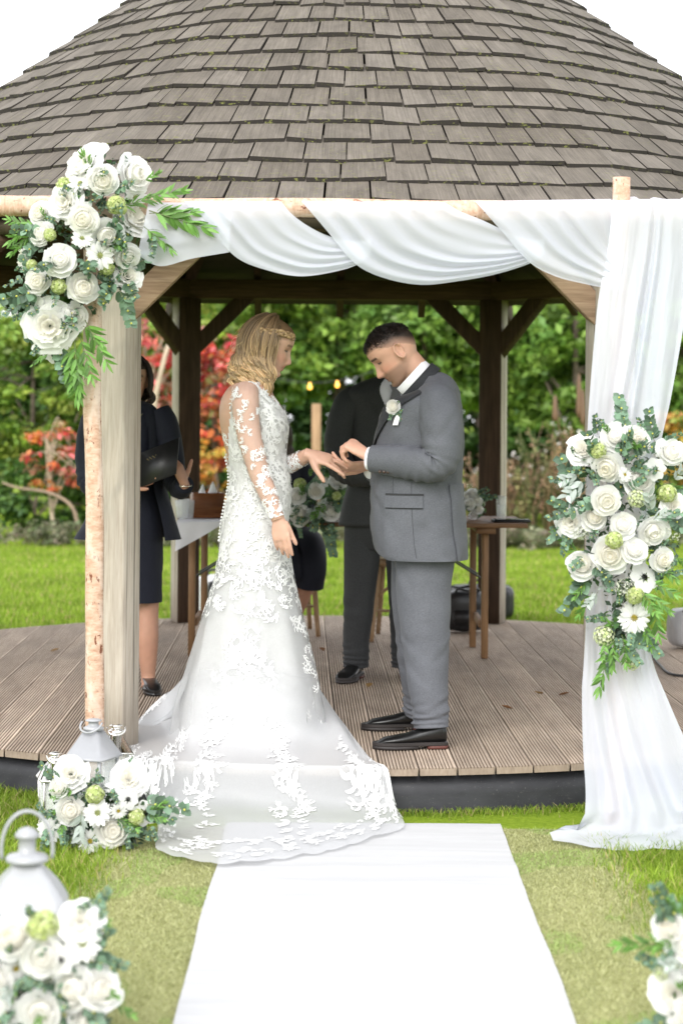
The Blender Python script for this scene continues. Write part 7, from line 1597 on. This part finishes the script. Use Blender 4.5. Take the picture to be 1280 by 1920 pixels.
fq = grid_faces(56, 70, True); keepf = []
for f in fq:
    v, u = divmod(f[0], 56); a = u / 56 * 360; dq = abs(a - 270); keepf.append(v > (rw(800) if dq < 22 else rw(762) if dq < 60 else rw(752)))
part(wom, w_root, 'dress', [(DW.reshape(-1, 3), [fq[np.array(keepf)]])], M_NAVY)
jr = [(752, 216, 272, .09), (762, 192, 291, .112), (785, 184, 301, .13), (830, 183, 303, .138), (880, 186, 304, .132), (930, 176, 316, .145), (975, 160, 330, .155), (1010, 140, 340, .165)]
JW = front_rings(jr, ZW, 72, 60, 2.2, .004, 12); fj = grid_faces(72, 60, True); kp = []
for f in fj:
    v, u = divmod(f[0], 72); a = u / 72 * 360; kp.append(abs(a - 270) > np.interp(v / 59, [0, .3, .6, 1], [24, 34, 42, 40]))
jw = part(wom, w_root, 'jacket', [(JW.reshape(-1, 3), [fj[np.array(kp)]])], M_NAVY)
for p_, sd in ((aw_r, 3), (aw_l, 4)): part(wom, w_root, 'sleeve', [limb(p_, [.064, .07, .064, .058, .050, .044], 30, 50, None, .016, sd, r_el)], M_NAVY).parent = jw
b = MB(); q = np.linspace(-1.1, 1.1, 30); b.add(*tube(np.stack([.075 * np.sin(q), -.118 + .03 * (1 - np.cos(q)), -.055 * np.cos(q)], 1) + Wp(245, 765) - w_root, .0022, 5)); b.obj('necklace', M_GOLD, wom)
b = MB(); q = np.linspace(0, 2 * PI, 20); b.add(*tube(np.stack([.03 * np.cos(q), .03 * np.sin(q), .004 * np.sin(q)], 1) + Wp(347, 910, -.20) - w_root, .003, 6)); b.obj('bracelet', M_GOLD, wom)
for sx in (222, 280):
    up, so, hl, fr = shoe_parts((P(sx, HOR, ZW + .03)[0], ZW + .02), (.25 if sx > 250 else -.1, -1), .25, DECK + .001, .8); V = up[0].copy(); V[:, 2] = np.minimum(V[:, 2], DECK + .058); b = MB(); b.add(V - w_root, up[1]); b.add(so[0] - w_root, so[1]); b.add(fr[0] - w_root, fr[1]); b.add(hl[0] - w_root, hl[1]); b.obj('shoe', M_SHOE, wom)
fo = thing('folder', 'black ceremony folder held open by the woman in navy', 'folder', Wp(283, 868, -.26)); fr0 = Wp(283, 868, -.26)
M_FOLD = plain('black_leatherette', (0.011, 0.011, 0.011), .45, var=.15, scale=30, bump=.2, bscale=220)
for nm, cs in (('cover', [(336, 820, -.24), (330, 888, -.30), (262, 914, -.27), (262, 850, -.21)]), ('cover', [(262, 850, -.21), (262, 914, -.27), (205, 905, -.32), (203, 838, -.26)])):
    c4 = np.array([Wp(*q) for q in cs]) - fr0; nn = np.cross(c4[1] - c4[0], c4[3] - c4[0]); nn /= np.linalg.norm(nn); V = np.concatenate([c4, c4 + nn * .006]); b = MB(); b.add(V, [np.array([(0, 1, 2, 3), (7, 6, 5, 4), (0, 4, 5, 1), (1, 5, 6, 2), (2, 6, 7, 3), (3, 7, 4, 0)])]); b.obj(nm, M_FOLD, fo, smooth=False)
b = MB(); c4 = np.array([Wp(*q) for q in [(334, 823, -.236), (329, 885, -.296), (264, 910, -.266), (264, 853, -.206)]]) - fr0; b.add(np.concatenate([c4 + (0, .004, .001), c4 + (0, .008, .001)]), [np.array([(0, 1, 2, 3), (7, 6, 5, 4), (0, 4, 5, 1), (1, 5, 6, 2), (2, 6, 7, 3), (3, 7, 4, 0)])]); b.obj('paper', M_SHIRT, fo, smooth=False)
M_FOIL = plain('dull_gold_foil', (0.16, 0.13, 0.07), .35, metal=.6, var=.1); b = MB()
for k in range(9):                                           # small scrawled foil mark on the cover, too faint to read
    x = 277 + k * 2.0; y_ = 861 - k * .75 + 2.2 * math.sin(k * 2.1); p = Wp(x, y_, -.2565 - .006 * 0) - fr0; b.add(*box(-.0022, .0022, -.0005, .0005, -.003, .003)); b.V[-1] = b.V[-1] + p + np.array((0, -.012, 0))
b.obj('foil_mark', M_FOIL, fo, smooth=False)
# ================================================================== SEATED WOMAN BEHIND THE TABLE
ZS = 11.62; s_root = np.array((P(535, HOR, ZS)[0], ZS, DECK)); Sp = lambda x, y, d=0.0: P(x, y, ZS + d)
sit = thing('person', 'woman in a navy skirt seated behind the table, mostly hidden by the white dress', 'person', s_root)
HMs = head_matrix(Sp(516, 822, -.02), (-.1, -1, -.2), .97)
tr_ = [(858, 505, 530, .06), (864, 485, 552, .085), (876, 470, 568, .105), (905, 466, 572, .115), (950, 474, 566, .11), (1000, 472, 574, .13), (1045, 470, 590, .16)]
TS = front_rings(tr_, ZS, 48, 50, 2.2, .004, 4); parts = [(xf(V, HMs), F) for V, F in head_parts(False, True)]; parts.append(limb([Sp(517, 838), Sp(518, 855), Sp(518, 880)], [.047, .048, .06], 18, 12)); parts.append(loft(shrink(TS, .012)))
th1 = [Sp(505, 1030), Sp(515, 1022, -.15), Sp(530, 1030, -.34), Sp(540, 1048, -.40)]; th2 = [Sp(555, 1030), Sp(568, 1022, -.15), Sp(578, 1030, -.32), Sp(582, 1048, -.38)]
sh1 = [Sp(540, 1045, -.40), Sp(536, 1100, -.36), Sp(525, 1160, -.28), Sp(518, 1192, -.24)]; sh2 = [Sp(582, 1045, -.38), Sp(572, 1100, -.34), Sp(556, 1150, -.28), Sp(545, 1188, -.24)]
for p_ in (th1, th2): parts.append(limb(p_, [.085, .085, .07, .055], 18, 24))
for p_ in (sh1, sh2): parts.append(limb(p_, [.055, .052, .036, .032], 18, 24))
a1 = [Sp(478, 876), Sp(466, 900), Sp(462, 950, -.03), Sp(480, 985, -.16), Sp(505, 990, -.26)]; a2 = [Sp(560, 876), Sp(574, 895), Sp(577, 945, -.03), Sp(566, 985, -.16), Sp(540, 992, -.26)]
for p_ in (a1, a2): parts.append(limb(p_, [.042, .046, .04, .034, .026], 18, 30))
parts += hand_parts(Sp(506, 990, -.262), (.8, -.45, -.2), (0, -.3, 1), True, [(.3, .4, .3)] * 4, .04, .92); parts += hand_parts(Sp(538, 992, -.29), (-.8, -.45, -.2), (0, -.3, 1), False, [(.3, .4, .3)] * 4, .04, .92)
me = fuse(parts, .006, 2); paint(me, skin_paint(verts(me), HMs, (0.40, 0.21, 0.14), False)); body_obj(sit, s_root, me)
hz = wavy_hair(sit, s_root, HMs, 50, 10, 17, (1.0, 2 * PI - 1.0), lambda ph: -.14, .004, [(0.05, 0.03, 0.02), (0.09, 0.055, 0.03), (0.14, 0.09, 0.05)]); hz.obj('hair', M_HAIR, sit)
part(sit, s_root, 'blouse', [loft(TS[3:])], M_NAVY)
for p_, sd in ((a1, 3), (a2, 4)): part(sit, s_root, 'sleeve', [limb(p_, [.058, .062, .054, .046, .038], 28, 40, None, .02, sd, r_el)], M_NAVY)
part(sit, s_root, 'skirt', [limb([Sp(508, 1025, .02), Sp(516, 1020, -.15), Sp(530, 1030, -.34), Sp(543, 1062, -.42), Sp(543, 1082, -.41)], [.115, .112, .10, .09, .085], 32, 50, None, .03, 2, [(.8, .1, 4, .04, 1)]), limb([Sp(552, 1025, .02), Sp(566, 1020, -.15), Sp(578, 1030, -.32), Sp(583, 1065, -.40), Sp(580, 1100, -.38)], [.115, .112, .10, .09, .082], 32, 50, None, .03, 5, [(.8, .1, 4, .04, 1)])], M_NAVY)
for p_ in (sh1, sh2):
    up, so, hl, fr = shoe_parts((p_[-1][0], p_[-1][1] + .05), (-.1, -1), .24, DECK + .001, .8); V = up[0].copy(); V[:, 2] = np.minimum(V[:, 2], DECK + .06); b = MB(); b.add(V - s_root, up[1]); b.add(so[0] - s_root, so[1]); b.add(fr[0] - s_root, fr[1]); b.obj('shoe', M_SHOE, sit)
